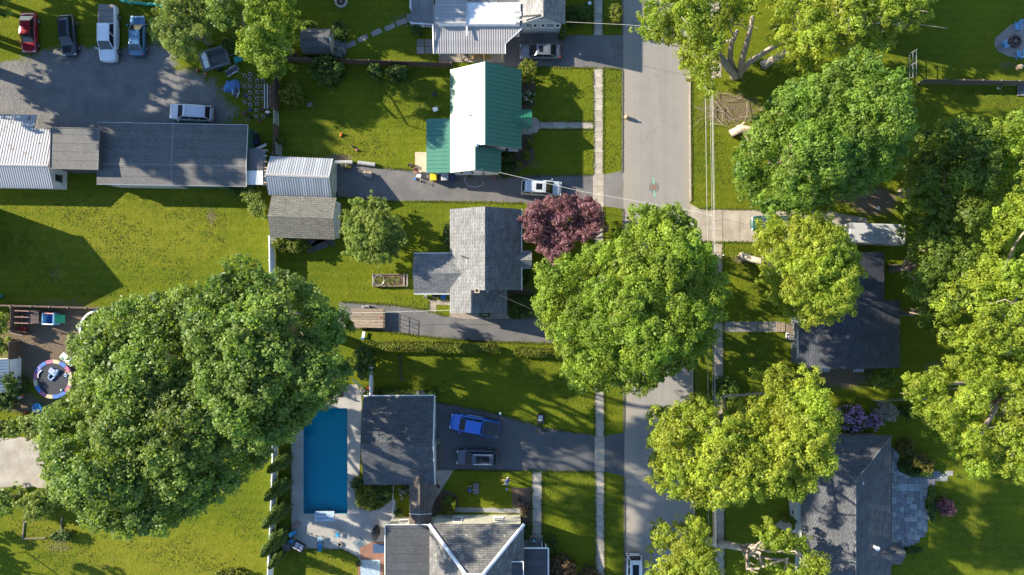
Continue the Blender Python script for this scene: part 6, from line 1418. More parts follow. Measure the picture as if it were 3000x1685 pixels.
fence('brown board fence running below the garden shed to the top house', [(850,182),(1090,191),(1325,199)], 1.75, FENCEW, POSTB)
f = fence('brown board fence with a pale mesh gate beside the bucket garden', [(818,186),(817,330),(817,372),(815,458)], 1.7, FENCEW, POSTB, skip=(2,))
g = thing('gate', 'pale wire mesh gate in the brown fence', 'gate', W(817,352))
m = MB(); a, b = W(817,334), W(817,370)
for s, e in (((a.x,a.y,.15),(b.x,b.y,.15)),((a.x,a.y,1.65),(b.x,b.y,1.65)),((a.x,a.y,.15),(a.x,a.y,1.65)),((b.x,b.y,.15),(b.x,b.y,1.65)),((a.x,a.y,.15),(b.x,b.y,1.65))): m.tube([s, e], .04, 5)
m.build('frame', mat('pale_gate', (0.48,0.46,0.42), None, 3, .7), g)
m = MB()
for k in range(9): m.tube([(a.x,a.y+(b.y-a.y)*k/8,.15),(b.x,a.y+(b.y-a.y)*k/8,1.65)], .008, 4); m.tube([(a.x,a.y,.15+1.5*k/8),(b.x,b.y,.15+1.5*k/8)], .008, 4)
m.build('mesh', STEEL, g)
fence('weathered fence along the top of the dirt play yard', [(-60,892),(120,897),(330,903)], 1.6, FENCEW, WOOD, cap=True, post=.13)
fence('short upright board fence at the left of the play yard', [(64,900),(62,967)], 1.75, FENCEW, WOOD); fence('lower board fence left of the play yard beside the pale shed', [(58,1000),(56,1050)], 1.75, FENCEW, WOOD)
gt = thing('gate', 'open wooden yard gate swung inward over bare soil', 'gate', W(62,970)); a, b = W(60,971), W(98,980); m = MB(); c = (a+b)/2; r = math.atan2((b-a).y, (b-a).x); m.box((c.x,c.y,.9), ((b-a).length,.05,1.6), r); m.build('panel', FENCEW, gt)
m = MB(); m.box((c.x,c.y,1.74), ((b-a).length,.09,.06), r); m.build('top_rail', WOOD, gt)
fence('long white vinyl fence from the shingled garage past the pool', [(805,697),(808,900),(814,1340),(808,1500),(799,1690)], 1.8, VINYL, VINYL, cap=True, post=.14)
fence('short white vinyl fence at the pool garage north corner', [(1093,1072),(1093,1162)], 1.8, VINYL, VINYL, cap=True, post=.14)
fence('dark weathered fence below the gravel fire pit patio', [(2684,246),(2850,248),(3060,252)], 1.7, mat('dark_fence', (0.12,0.105,0.09), (0.07,0.06,0.055), 4, .9), WOOD)
t = thing('rail_fence', 'pale three rail fence beside the massive maple', 'fence', W(2658,195))
for z in (.45,1.1,1.75): MB().box((gx(2658), (gy(165)+gy(232))/2, z), (.04, gy(160)-gy(236), .06)).build('rail', STEEL, t)
for y in (162,198,234): MB().box((gx(2658), gy(y), .95), (.07,.07,1.9)).build('post', STEEL, t)
t = thing('rail_fence', 'thin green rail fence above the purple rhododendrons', 'fence', W(2600,1170))
for z in (.5,1.0): m = MB(); m.tube([W(2552,1172)+Vector((0,0,z)), W(2720,1165)+Vector((0,0,z))], .04, 6); m.build('rail', mat('green_rail', (0.16,0.24,0.20), None, 3, .6), t)
for x in (2552,2610,2665,2720): m = MB(); m.tube([W(x,1170), W(x,1170)+Vector((0,0,1.1))], .04, 6); m.build('post', mat('green_rail', (0.16,0.24,0.20)), t)
t = thing('wire_fence', 'white wire edging beside the breezeway bed', 'fence', W(1152,1475))
for y0, y1 in ((1420,1460),(1460,1500),(1500,1530)): m = MB(); m.tube([W(1156,y0)+Vector((0,0,.8)), W(1154,y1)+Vector((0,0,.8))], .035, 5); m.tube([W(1156,y0), W(1156,y0)+Vector((0,0,.85))], .045, 5); m.build('section', VINYL, t)

# ================================================================ UTILITY POLE AND WIRES
xp, yp = gx(2090,9), gy(748,9)
t = thing('utility_pole', 'wooden utility pole hidden in the street maple carrying the lines', 'utility pole', (xp, yp, 0))
m = MB(); m.tube([(xp,yp,-.2),(xp,yp,5),(xp,yp,9.6)], [.17,.15,.11], 10); m.build('pole', BARK, t); MB().box((xp,yp,9.2), (2.2,.12,.12)).build('crossarm', WOOD, t)
m = MB(); m.lathe([(.2,0),(.24,.1),(.24,.8),(.18,.9),(0,.92)], (xp+.35,yp,7.6), 12); m.build('transformer', STEEL, t)
for dx in (-.95,-.35,.35,.95): m = MB(); m.lathe([(.03,0),(.06,.05),(.05,.12),(0,.16)], (xp+dx,yp,9.26), 8); m.build('insulator', WHITE, t)
def sag(a, b, s, n=14): a, b = Vector(a), Vector(b); return [a.lerp(b, i/n)-Vector((0,0,4*s*(i/n)*(1-i/n))) for i in range(n+1)]
wl = ['westernmost overhead power wire above the right verge','second overhead power wire from the road','third overhead power wire from the road','easternmost overhead power wire above the right sidewalk','low thick telephone cable along the right verge']
for k, (dx, z, r) in enumerate(((-.20,9.4,.011),(.02,9.2,.011),(.16,8.9,.011),(.34,8.6,.011),(-.05,7.2,.017))):
    m = MB(); m.tube(sag((xp+dx-.5,52,z),(xp+dx,yp,z),.3)+sag((xp+dx,yp,z),(xp+dx+.3,-52,z),.3)[1:], r, 5); tag(m.build('power_wire', WIRE), wl[k], 'wire', 'overhead lines along the road')
for pts, lab, mm in (([W(1655,64,4.6), W(1840,73,6.2), W(2087,95,8.6)], 'pale twisted service cable crossing the top driveway', mat('pale_cable', (0.55,0.52,0.46), None, 3, .6)),
    ([W(1462,505,3.6), W(1710,562,5.6), W(2050,622,7.8), W(2092,634,8.3), W(2290,684,4.2)], 'white service cable from the green roofed house across the road', mat('pale_cable2', (0.60,0.60,0.60), None, 3, .6)),
    ([W(1432,850,4.5), W(1570,912,5.6), W(1800,850,7.5), (xp,yp,8.4)], 'service cable from the grey shingled house into the street maple', WIREB),
    ([W(1000,918,2.4), W(1160,914,2.2), W(1319,909,2.5)], 'white clothes line above the trailer', WHITE)):
    m = MB(); m.tube([Vector(p) for p in pts], .016, 5); tag(m.build('service_cable', mm), lab, 'cable')

# ================================================================ SMALL OUTDOOR THINGS
def pot(t, r, h, m, soil=SOIL, rimm=None):
    q = MB(); q.lathe([(r*.74,0),(r,h),(r*1.05,h),(r*1.05,h-.04),(r*.9,h-.05),(r*.84,h*.8),(0,h*.8)], (0,0,0), 14); o = q.build('pot', m, t)
    q = MB(); q.lathe([(r*.86,h*.81),(0,h*.83)], (0,0,0), 12); q.build('soil', soil, t); return o
BUCK = mat('white_bucket', (0.62,0.60,0.56), (0.5,0.48,0.45), 3, .5)
t0 = None
pts = [(720,224),(735,236),(736,220),(757,238),(774,238),(719,256),(735,256),(758,256),(773,256),(736,274),(757,273),(772,272),(735,291),(756,291),(771,291),(721,302),(736,309),(756,307),(755,325),(754,344),(774,344)]
for k, (x, y) in enumerate(pts):
    if t0 is None:
        t0 = lt('bucket_planter', x, y, 'white bucket planter with soil in the rows beside the brown fence', 'planter', group='bucket garden rows'); pot(t0, .19, .38, BUCK)
        q = MB(); q.tube([(-.22,.12,.0),(-.34,.34,.62)], .022, 5); q.build('stake', LUMBER, t0)
    else: p = W(x, y); b_ = dup(t0, None, (p.x, p.y, 0), random.uniform(-.4,.4))
    col = min(range(4), key=lambda c: abs(x-(720,735.5,756.5,773)[c])); rank = sum(1 for (u, v) in pts if abs(u-x) < 6 and v < y)
    (t0 if k == 0 else b_)['label'] = '%s white bucket planter from the top in the column %s' % (['topmost','second','third','fourth','fifth','sixth','seventh','eighth'][rank], ['nearest the gravel lot','second from the gravel lot','second from the brown fence','nearest the brown fence'][col])
for x, y, m_, lab in ((722,282,BLUEP,'upper blue bucket in the bucket garden'),(735,324,BLUEP,'lower blue bucket in the bucket garden'),(720,333,PINKP,'pink rimmed bucket at the front of the bucket garden'),(736,344,BLACKP,'black bucket in the bucket garden'),(763,355,TERRA,'brown clay pot at the lower end of the bucket garden'),(772,323,TERRA,'small clay pot near the fence in the bucket garden')):
    t = lt('bucket_planter', x, y, lab, 'planter'); pot(t, .2, .38, m_)
t = lt('trash_bin', 789, 337, 'dark blue bin with a white bag beside the mesh gate', 'bin'); pot(t, .25, .7, mat('navy_plastic', (0.02,0.03,0.08), None, 3, .5)); q = MB(); q.ball((.05,.15,.72), (.3,.16,.12)); q.build('bag', WHITE, t)
t = thing('raised_bed', 'narrow planting bed with white rails along the brown fence', 'garden bed', W(792,285)); MB().box((gx(795),gy(285),.10), (.9,2.8,.2)).build('soil', mat('reddish_soil', (0.22,0.15,0.11), (0.10,0.065,0.05), 4, .95), t)
for x in (779,787): MB().box((gx(x), gy(285), .42), (.07,2.9,.07)).build('rail', VINYL, t)
for k in range(5): q = MB(); q.lathe([(.10,0),(.13,.2),(.12,.2),(0,.18)], (gx(795), gy(258+k*13), .2), 10); q.build('pot', TERRA, t)
# trailer bed
t = lt('utility_trailer', 638, 178, 'grey open trailer with a white toolbox beside the willow', 'trailer', 16.5)
PLK = mat('grey_planks', (0.14,0.145,0.155), (0.08,0.082,0.09), 3, .85, rnd=.25); GM = mat('trailer_grey', (0.16,0.19,0.20), None, 2, .6)
for k in range(6): MB().box((.35,-.80+k*.32,.62), (2.2,.30,.05)).build('plank', PLK, t)
for y in (-1.02,1.02): MB().box((0,y,.82), (3.1,.16,.45)).build('side_board', GM, t)
for x in (-1.5,1.5): MB().box((x,0,.82), (.16,1.9,.45)).build('end_board', GM, t)
for y in (-.46,.46): MB().bbox((-1.05,y,.88), (.55,.86,.45), .03).build('toolbox', VINYL, t)
for s in (-1,1): q = MB(); N_=12; q.add([(.33*math.cos(2*math.pi*k/N_), s*1.2+yy, .33+.33*math.sin(2*math.pi*k/N_)) for yy in (-.09,.09) for k in range(N_)], [tuple(range(N_)),tuple(range(2*N_-1,N_-1,-1))]+[(k,N_+k,N_+(k+1)%N_,(k+1)%N_) for k in range(N_)]); q.build('wheel', RUBBER, t)
q = MB(); q.tube([(1.6,0,.45),(2.6,0,.45)], .06, 6); q.build('tongue', GM, t)
for x, y, lab in ((580,209,'red and white fuel can left of the trailer'),(604,219,'red and white fuel can nearest the trailer corner')):
    t = lt('fuel_can', x, y, lab, 'fuel can', random.uniform(0,90)); MB().bbox((0,0,.16), (.34,.22,.32), .05).build('body', REDP, t); q = MB(); q.tube([(.1,0,.3),(.2,0,.44)], .03, 6); q.build('spout', WHITE, t); q = MB(); q.tube([(-.1,0,.32),(-.1,0,.40),(.05,0,.40),(.05,0,.32)], .02, 6); q.build('handle', WHITE, t)
LATT = bricks('white_straps', (0.72,0.73,0.75), (0.70,0.71,0.73), (0.06,0.065,0.08), .09, .09, .5, .045)
def chaise(px, py, rz, lab, L=1.35, back=.7):
    t = lt('lounge_chair', px, py, lab, 'chair', rz)
    MB().box((-.1,0,.36), (L,.62,.04)).build('seat', LATT, t); MB().box((L/2+.08,0,.36+back/2*.82), (.05,.62,back), 0, ('Y', R(28))).build('backrest', LATT, t)
    for s in (-1,1):
        q = MB(); q.tube([(-.1-L/2,s*.33,.36),(L/2-.08,s*.33,.38),(L/2+.28,s*.33,.38+back*.85)], .028, 6); q.build('side_rail', VINYL, t)
        q = MB(); q.tube([(-.5*L,s*.33,0),(-.42*L,s*.33,.38)], .025, 6); q.tube([(.38*L,s*.33,0),(.36*L,s*.33,.38)], .025, 6); q.build('leg', VINYL, t)
        q = MB(); q.tube([(-.1,s*.36,.36),(-.05,s*.36,.60),(L/2-.1,s*.36,.62)], .024, 6); q.build('armrest', VINYL, t)
    return t
chaise(684, 211, 28, 'white lattice strapped chaise beside the grey trailer'); chaise(695, 276, 62, 'white lattice chair below the blue tarp', .6, .6)
def tarp(name, lab, cat, px, py, pts, m, rz=0):
    t = lt(name, px, py, lab, cat, rz); mb = MB(); rnd = random.Random(px)
    n = 22; P = circ(0,0,1,n); V = []
    for k, (x, y) in enumerate(P):
        s = pts[k*len(pts)//n]; V.append((x*s[0], y*s[1], .02+abs(rnd.gauss(0,.03))))
    mid = [(v[0]*.62, v[1]*.62, .62+rnd.gauss(0,.05)) for v in V]; inn = [(v[0]*.45, v[1]*.3, .78+rnd.gauss(0,.04)) for v in V]
    mb.add(V+mid+inn, [(k,(k+1)%n,n+(k+1)%n,n+k) for k in range(n)]+[(n+k,n+(k+1)%n,2*n+(k+1)%n,2*n+k) for k in range(n)]+[tuple(range(2*n,3*n))]); mb.build('tarp', m, t); return t
TARPM = mat('blue_tarp', (0.10,0.24,0.50), (0.06,0.16,0.38), 2, .45, bump=.4)
t = tarp('covered_table', 'blue tarpaulin draped over garden furniture by the buckets', 'tarpaulin', 682, 253, [(.95,.85),(1.1,.7),(.8,1.05),(1.15,.95),(.85,.75),(1.05,1.0),(.9,.8)], TARPM, 25); q = MB(); q.tube([(-1,.0,.75),(.8,.05,.8)], .03, 5); q.build('ridge_fold', TARPM, t)
t = lt('wheelbarrow', 702, 177, 'teal wheelbarrow tub half under the yellow green tree', 'wheelbarrow', 15); MB().bbox((0,0,.42), (1.0,.66,.3), .08).build('tub', TEALP, t); q = MB(); q.tube([(.9,.25,.35),(-.6,.25,.35)], .025, 6); q.tube([(.9,-.25,.35),(-.6,-.25,.35)], .025, 6); q.build('handles', WOOD, t); q = MB(); q.ball((-.75,0,.2), (.2,.06,.2)); q.build('wheel', RUBBER, t)
t = thing('garden_netting', 'crumpled green garden netting along the top edge of the lot', 'netting', W(440,14)); rnd = random.Random(3)
for k in range(9):
    m = MB(); x0 = 352+k*19; a = W(x0,3+k*2.2+rnd.uniform(-2,2),.15); b = W(x0+26,5+k*2.2+rnd.uniform(-2,2),.15); m.tube([a,(a+b)/2+Vector((0,rnd.uniform(-.1,.1),.06)),b], [.12,.2,.14], 7); m.build('fold', mat('green_netting', (0.05,0.38,0.26), (0.03,0.28,0.19), 5, .7, bump=.5), t)
m = MB(); m.tube([W(590,29,.2),W(605,31,.25),W(622,30,.2)], [.1,.2,.08], 7); m.build('fold', mat('green_netting', (0.05,0.38,0.26)), t)
# junk by the workshop
t = lt('lawn_tractor', 752, 415, 'lawn tractor with a blue seat beside the long workshop', 'tractor', 95)
MB().bbox((.45,0,.55), (.7,.55,.45), .08).build('hood', BLACKP, t); MB().bbox((-.15,0,.62), (.45,.5,.12), .04).build('seat', mat('navy_seat', (0.02,0.05,0.16), None, 2, .5), t); MB().bbox((-.38,0,.82), (.1,.5,.4), .04).build('seat_back', mat('navy_seat', (0.02,0.05,0.16)), t); MB().bbox((0,0,.3), (1.5,.9,.14), .05).build('deck', BLACKP, t)
for x, y, r in ((.55,.38,.18),(.55,-.38,.18),(-.35,.42,.26),(-.35,-.42,.26)): q = MB(); q.ball((x,y,r), (r,.11,r)); q.build('wheel', RUBBER, t)
t = lt('scrap_pile', 748, 398, 'pile of scrap metal and boards by the workshop wall', 'scrap', 10); rnd = random.Random(8)
for k in range(10): MB().box((rnd.uniform(-.4,.5),rnd.uniform(-.3,.3),.1+k*.05), (rnd.uniform(.3,.9),rnd.uniform(.06,.2),.05), rnd.uniform(0,3)).build('scrap', random.choice([STEEL,WOOD,BLACKP,WHITE]), t)
t = lt('tyre', 764, 424, 'loose tyre beside the lawn tractor', 'tyre'); q = MB(); q.lathe([(.16,.0),(.27,.0),(.31,.06),(.31,.12),(.27,.18),(.16,.18),(.16,0)], (0,0,0), 16); q.build('tread', RUBBER, t)
t = lt('old_door', 765, 437, 'white door panel leaning at the lean-to', 'door panel', 24); MB().box((0,0,.7), (1.9,.06,.5), 0, ('X', R(50))).build('panel', WHITE, t)
t = lt('plywood_sheet', 818, 440, 'grey plywood sheet leaning on the brown fence', 'board', 92); MB().box((0,-.15,.6), (1.5,.03,1.2), 0, ('X', R(-18))).build('sheet', mat('grey_plywood', (0.24,0.235,0.21), None, 2, .85), t)
# back lawn of the green roofed house
def plastic_chair(px, py, rz, lab, m, zs=.42):
    t = lt('garden_chair', px, py, lab, 'chair', rz)
    MB().bbox((0,0,zs), (.5,.5,.05), .02).build('seat', m, t); MB().box((-.27,0,zs+.28), (.05,.5,.55), 0, ('Y', R(-14))).build('backrest', m, t)
    for s in (-1,1):
        q = MB(); q.tube([(.22,s*.27,zs),(.22,s*.27,zs+.22),(-.26,s*.27,zs+.25)], .03, 5); q.build('armrest', m, t)
        for x in (-.2,.22): q = MB(); q.tube([(x,s*.24,0),(x*.9,s*.22,zs)], .025, 5); q.build('leg', m, t)
    return t
plastic_chair(1277, 323, 110, 'white garden chair on the lawn behind the green roofed house', WHITE); plastic_chair(911, 309, 100, 'grey garden chair in the shade by the golden shrub', mat('grey_fabric', (0.20,0.22,0.20), None, 3, .8))
t = lt('grill', 1275, 281, 'small dark kettle grill on the lawn', 'grill'); q = MB(); q.lathe([(.05,.45),(.26,.6),(.3,.75),(.26,.9),(.05,1.0),(0,1.0)], (0,0,0), 12); q.build('bowl', BLACKP, t)
for k in range(3): q = MB(); q.tube([(.3*math.cos(k*2.1),.3*math.sin(k*2.1),0),(.08*math.cos(k*2.1),.08*math.sin(k*2.1),.55)], .02, 5); q.build('leg', STEEL, t)
for x, y, m_, lab, r in ((1046,440,PINKP,'pink ball in the sunlit grass',.14),(1034,430,BLACKP,'dark toy ball left of the pink ball',.14)):
    t = lt('ball', x, y, lab, 'ball'); q = MB(); q.ball((0,0,r), r, 12, 8); q.build('shell', m_, t, True); q = MB(); q.lathe([(r*1.01,-.01),(r*1.01,.01)], (0,0,r), 12); q.build('seam', WHITE, t)
t = lt('toy_truck', 1000, 396, 'orange toy truck in the sunlit grass', 'toy', 60); MB().bbox((0,0,.14), (.5,.22,.16), .03).build('body', ORGP, t); MB().bbox((.14,0,.28), (.18,.2,.14), .03).build('cab', ORGP, t)
for x in (-.15,.15): q = MB(); q.tube([(x,-.13,.07),(x,.13,.07)], .07, 8); q.build('wheel', BLACKP, t)
MESH = bricks('rolled_wire', (0.55,0.55,0.54), (0.50,0.50,0.49), (0.22,0.22,0.21), .05, .05, .5, .008)
for x, y, L, rz, lab in ((1008,476,2.05,-1,'left roll of pale wire fencing along the driveway edge'),(1074,480,2.05,-7,'right roll of pale wire fencing along the driveway edge')):
    t = lt('fence_roll', x, y, lab, 'fence roll', rz, zim=.2)
    for k in range(3):
        q = MB(); n = 14; r = .25-k*.05; q.add([(xx, r*math.cos(2*math.pi*j/n), .26+r*math.sin(2*math.pi*j/n)) for xx in (-L/2,L/2) for j in range(n)], [(j,(j+1)%n,n+(j+1)%n,n+j) for j in range(n)]); q.build('coil', MESH, t)
def planter(px, py, lab, m, r=.25, h=.35, leaf=None, bloom=None):
    t = lt('flower_pot', px, py, lab, 'flower pot'); pot(t, r, h, m)
    if leaf:
        rng = np.random.default_rng(int(px)); n = 90; u = unit(rng, n); u[:, 2] = abs(u[:, 2]); X = u*np.array([r*1.1,r*1.1,.35])+np.array([0,0,h]); nr = u+rng.normal(0,.4,(n,3)); nr /= np.linalg.norm(nr,axis=1)[:,None]
        link_mesh('plant', leaf_mesh('plant', X, nr, np.full(n,.06), rng.uniform(0,1,n), rng), LEAF[leaf], t)
        if bloom: i = rng.permutation(n)[:24]; link_mesh('blossom', leaf_mesh('blossom', X[i]*1.06, nr[i], np.full(24,.055), rng.uniform(0,1,24), rng,.9), LEAF[bloom], t)
    return t
planter(1009,488,'white flower pot beside the wire rolls',WHITE,.3,.4,'shrub'); planter(1024,491,'dark flower pot right of the white one',mat('brown_pot',(0.12,0.09,0.06),None,3,.8),.28,.35,'gold')
planter(1200,485,'white pot beside the sandy concrete step',WHITE,.2,.3,'shrub'); planter(1208,485,'pink flower pot at the sandy concrete step',PINKP,.18,.25,'shrub','pink'); planter(1451,524,'hanging plant in a green pot under the lower green roof',GRNP,.16,.3,'shrub','pink'); planter(1482,517,'pink flower planter at the corner of the white wall',TERRA,.28,.3,'shrub','pink')
planter(1378,518,'small plant pot against the white gable wall',TERRA,.16,.25,'shrub'); planter(982,558,'small dark pot beside the silver barn door',BLACKP,.16,.3,'shrub'); planter(1053,1648,'large round planter at the brick deck edge',BLACKP,.3,.45,'shrub'); planter(1285,1290,'white and green planter between the garage doors',WHITE,.24,.4,'shrub','white'); planter(1536,1508,'white planter with yellow flowers by the front walk',WHITE,.25,.3,'gold'); planter(2922,258,'white urn below the dark weathered fence',WHITE,.2,.5,'shrub'); planter(1248,869,'white flowered pot on the brick path',WHITE,.22,.3,'shrub','white'); planter(1286,872,'yellow flowered pot beside the patio seats',TERRA,.18,.3,'gold'); planter(967,722,'yellow pot on the dark pavers behind the garage',YELP,.18,.3,'shrub')
t = lt('tyre', 981, 567, 'tyre and wheel leaning by the silver barn', 'tyre'); q = MB(); q.lathe([(.18,.0),(.30,.0),(.34,.06),(.34,.14),(.30,.2),(.18,.2),(.18,0)], (0,0,0), 16); q.build('tread', RUBBER, t); q = MB(); q.lathe([(.17,.04),(.17,.1),(0,.1)], (0,0,0), 12); q.build('rim', STEEL, t)
t = lt('salvage_cart', 1080, 512, 'low cart stacked with pale salvaged frames on the driveway', 'cart', -14); MB().bbox((0,0,.25), (1.0,.6,.08), .02).build('bed', WOOD, t)
for k in range(5): MB().box((.02*k,.03*k-.06,.32+.05*k), (.9-.06*k,.55-.03*k,.03), .1*k).build('frame', random.choice([STEEL,WHITE,LUMBER]), t)
q = MB(); q.ball((-.32,.12,.5), (.16,.16,.06)); q.build('lid', LUMBER, t); q = MB(); q.tube([(-.5,0,.3),(-1.0,.15,.5)], .025, 5); q.build('handle', LUMBER, t)
for x in (-.35,.35):
    for y in (-.32,.32): q = MB(); q.ball((x,y,.12), (.12,.04,.12)); q.build('wheel', RUBBER, t)
plastic_chair(1221, 504, -75, 'brown wooden chair at the sandy concrete step', mat('red_brown_wood', (0.30,0.16,0.11), None, 3, .7))
t = lt('doll_crib', 1228, 517, 'tiny white ladder backed crib frame on the driveway', 'crib', -10)
for k in range(5): MB().box((-.2+k*.1,0,.25), (.03,.3,.4)).build('slat', WHITE, t)
MB().box((0,0,.46), (.5,.34,.03)).build('top_rail', WHITE, t)
t = lt('scooter', 1225, 528, 'blue and black ride-on scooter on the driveway', 'scooter', -18); MB().bbox((0,0,.24), (.85,.24,.16), .06).build('body', BLACKP, t); MB().bbox((-.3,0,.36), (.3,.26,.14), .05).build('seat', BLUEP, t); q = MB(); q.tube([(.3,0,.3),(.38,0,.7)], .025, 5); q.tube([(.38,-.22,.7),(.38,.22,.7)], .025, 5); q.build('handlebar', STEEL, t)
for x in (-.32,.34): q = MB(); q.ball((x,0,.14), (.14,.05,.14)); q.build('wheel', RUBBER, t)
def bin_(px, py, lab, m, lidm, rz=0, w=.62, d=.7, h=1.05):
    t = lt('wheelie_bin', px, py, lab, 'bin', rz, zim=.6); q = MB(); q.add([(sx*w*.4,sy*d*.4,0) for sx in (-1,1) for sy in (-1,1)]+[(sx*w*.5,sy*d*.5,h) for sx in (-1,1) for sy in (-1,1)], [(0,2,3,1),(4,5,7,6),(0,1,5,4),(2,6,7,3),(0,4,6,2),(1,3,7,5)]); q.build('body', m, t)
    MB().bbox((0,0,h+.04), (w*1.06,d*1.06,.09), .04).build('lid', lidm, t); q = MB(); q.tube([(-w*.4,d*.56,h-.02),(w*.4,d*.56,h-.02)], .025, 6); q.build('handle', BLACKP, t)
    for s in (-1,1): q = MB(); q.ball((s*w*.42,d*.42,.12), (.05,.12,.12)); q.build('wheel', RUBBER, t)
bin_(1271, 521, 'bright yellow wheelie bin beside the driveway', YELP, YELP, 5, .7, .75); bin_(1304, 519, 'black wheelie bin with a white framed lid', BLACKP, mat('pale_lid', (0.40,0.41,0.42), None, 2, .5), 3, .8, .9); bin_(1327, 523, 'dark blue wheelie bin right of the black one', mat('navy_bin', (0.02,0.045,0.10), None, 2, .5), mat('navy_bin', (0.02,0.045,0.10)), 0, .6, .7)
t = thing('garden_hose', 'thin pale hose looped on the driveway below the white gable', 'hose', W(1390,535)); m = MB(); m.tube([W(1364,516,.03),W(1361,530,.03),W(1372,545,.03),W(1395,549,.03),W(1412,543,.03),W(1418,536,.03),W(1410,534,.03)], .022, 5); m.build('hose', WHITE, t); m = MB(); m.lathe([(.04,0),(.04,.12),(0,.14)], W(1364,516), 8); m.build('nozzle', BLACKP, t)
# raised vegetable bed
t = lt('raised_bed', 1143, 821, 'timber raised vegetable bed with a wire ring on the rear lawn', 'garden bed', 0, zim=.3)
for y in (-.68,.68): MB().box((0,y,.25), (4.1,.09,.5)).build('side_board', WOOD, t)
for x in (-2.0,2.0,1.65): MB().box((x,0,.25), (.09,1.27,.5)).build('end_board', mat('pale_board', (0.42,0.38,0.34), None, 3, .8), t)
MB().box((0,0,.18), (3.9,1.27,.36)).build('soil', SOIL, t); q = MB(); q.tube([(-1.25+.6*math.cos(a*.35),.6*math.sin(a*.35),.45) for a in range(19)], .02, 5); q.tube([(-1.25+.62*math.cos(a*.35),.62*math.sin(a*.35),.75) for a in range(19)], .03, 5); q.build('wire_ring', STEEL, t)
rng = np.random.default_rng(2); n = 260; cxs = rng.choice([-1.6,-1.1,-.9,-.2,.3,.9], n); X = np.column_stack([cxs+rng.normal(0,.14,n), rng.normal(0,.28,n), .40+abs(rng.normal(0,.1,n))]); nr = unit(rng,n)+np.array([0,0,1.0]); nr /= np.linalg.norm(nr,axis=1)[:,None]; link_mesh('plants', leaf_mesh('plants', X, nr, np.full(n,.07), rng.uniform(0,1,n), rng), LEAF['maple'], t)['kind'] = 'stuff'
# wooden flatbed trailer on the middle driveway
t = lt('flatbed_trailer', 1078, 932, 'wooden flatbed trailer with a ramp gate on the middle driveway', 'trailer', -1, zim=.7)
for k in range(7): MB().box((0,-.96+k*.32,.74), (3.9,.29,.06)).build('plank', mat('trailer_planks', (0.34,0.27,0.20), (0.22,0.17,0.125), 2.5, .85, rnd=.22), t)
MB().box((0,0,.62), (3.8,2.1,.12)).build('chassis', BLACKP, t)
for s in (-1,1): q = MB(); q.ball((-.3,s*1.2,.33), (.33,.1,.33)); q.build('wheel', RUBBER, t)
q = MB()
for y in (-1.0,-.5,0,.5,1.0): q.tube([(1.98,y,.75),(2.02,y,1.9)], .03, 5)
for z in (.8,1.35,1.9): q.tube([(2.0,-1.0,z),(2.0,1.0,z)], .03, 5)
q.build('ramp_gate', BLACKP, t); q = MB(); q.tube([(-1.9,.0,.6),(-3.0,0,.5)], .05, 6); q.build('tongue', BLACKP, t)
q = MB(); q.tube([(1.3,.05,.80),(1.6,.15,.80)], .03, 5); q.tube([(1.5,.2,.80),(1.6,.15,.80),(1.55,.0,.80)], .03, 5); q.build('red_strap', REDP, t)
t = lt('storage_box', 1073, 899, 'long grey metal box behind the flatbed trailer', 'box', -2); MB().bbox((0,0,.22), (.85,.32,.42), .03).build('body', STEEL, t); MB().bbox((0,0,.45), (.88,.35,.06), .02).build('lid', mat('grey_lid', (0.25,0.26,0.27), None, 2, .6), t)
plastic_chair(1276, 868, -60, 'dark seat under the eave of the grey rear wing', BLACKP); plastic_chair(1300, 870, -120, 'blue seat beside the dark one under the grey eave', BLUEP)
t = lt('balance_beam', 1174, 1078, 'long thin brown timber lying on the shaded lawn', 'timber', 94); MB().box((0,0,.12), (2.9,.12,.2)).build('beam', mat('dark_timber', (0.10,0.06,0.045), None, 3, .85), t)
for x in (-1.4,1.4): MB().box((x,0,.06), (.1,.5,.1)).build('foot', WOOD, t)
t = lt('play_slide', 1067, 981, 'white and blue toy slide half under the big maple', 'slide', 80); MB().bbox((0,0,.3), (.8,.35,.08), .03).build('chute', WHITE, t); MB().bbox((-.4,0,.3), (.2,.4,.6), .04).build('ladder', BLUEP, t)
# pool patio
def sling(px, py, rz, lab, foot=False, m=None):
    t = lt('patio_chair', px, py, lab, 'chair', rz); m = m or mat('turquoise_sling', (0.03,0.30,0.55), (0.025,0.26,0.48), 3, .6)
    MB().box((.05,0,.40), (.52,.5,.03), 0, ('Y', R(-4))).build('seat', m, t); MB().box((-.30,0,.66), (.03,.5,.58), 0, ('Y', R(-22))).build('backrest', m, t)
    for s in (-1,1):
        q = MB(); q.tube([(.32,s*.28,0),(.32,s*.28,.6),(-.28,s*.28,.62)], .025, 6); q.build('arm_frame', BLACKP, t); q = MB(); q.tube([(-.30,s*.27,0),(-.22,s*.27,.42),(-.44,s*.27,.98)], .025, 6); q.build('back_frame', BLACKP, t)
    if foot: MB().box((.62,0,.36), (.4,.46,.03)).build('footrest', m, t)
    return t
sling(864,1558,20,'turquoise sling chair by the arborvitae, furthest north'); sling(857,1582,205,'turquoise reclining chair beside the white cushioned love seat',True); sling(941,1596,95,'turquoise sling chair at the patio edge with its footrest',True); sling(992,1562,-95,'turquoise sling chair alone in the middle of the pool patio')
t = lt('love_seat', 879, 1597, 'dark wicker love seat with white cushions', 'sofa', -28); WK = mat('dark_wicker', (0.04,0.035,0.045), None, 8, .8, bump=.5); CU = mat('lavender_cushion', (0.55,0.55,0.66), None, 3, .9)
MB().bbox((0,0,.2), (1.25,.75,.38), .05).build('base', WK, t); MB().bbox((0,-.34,.5), (1.25,.12,.55), .05).build('backrest', WK, t)
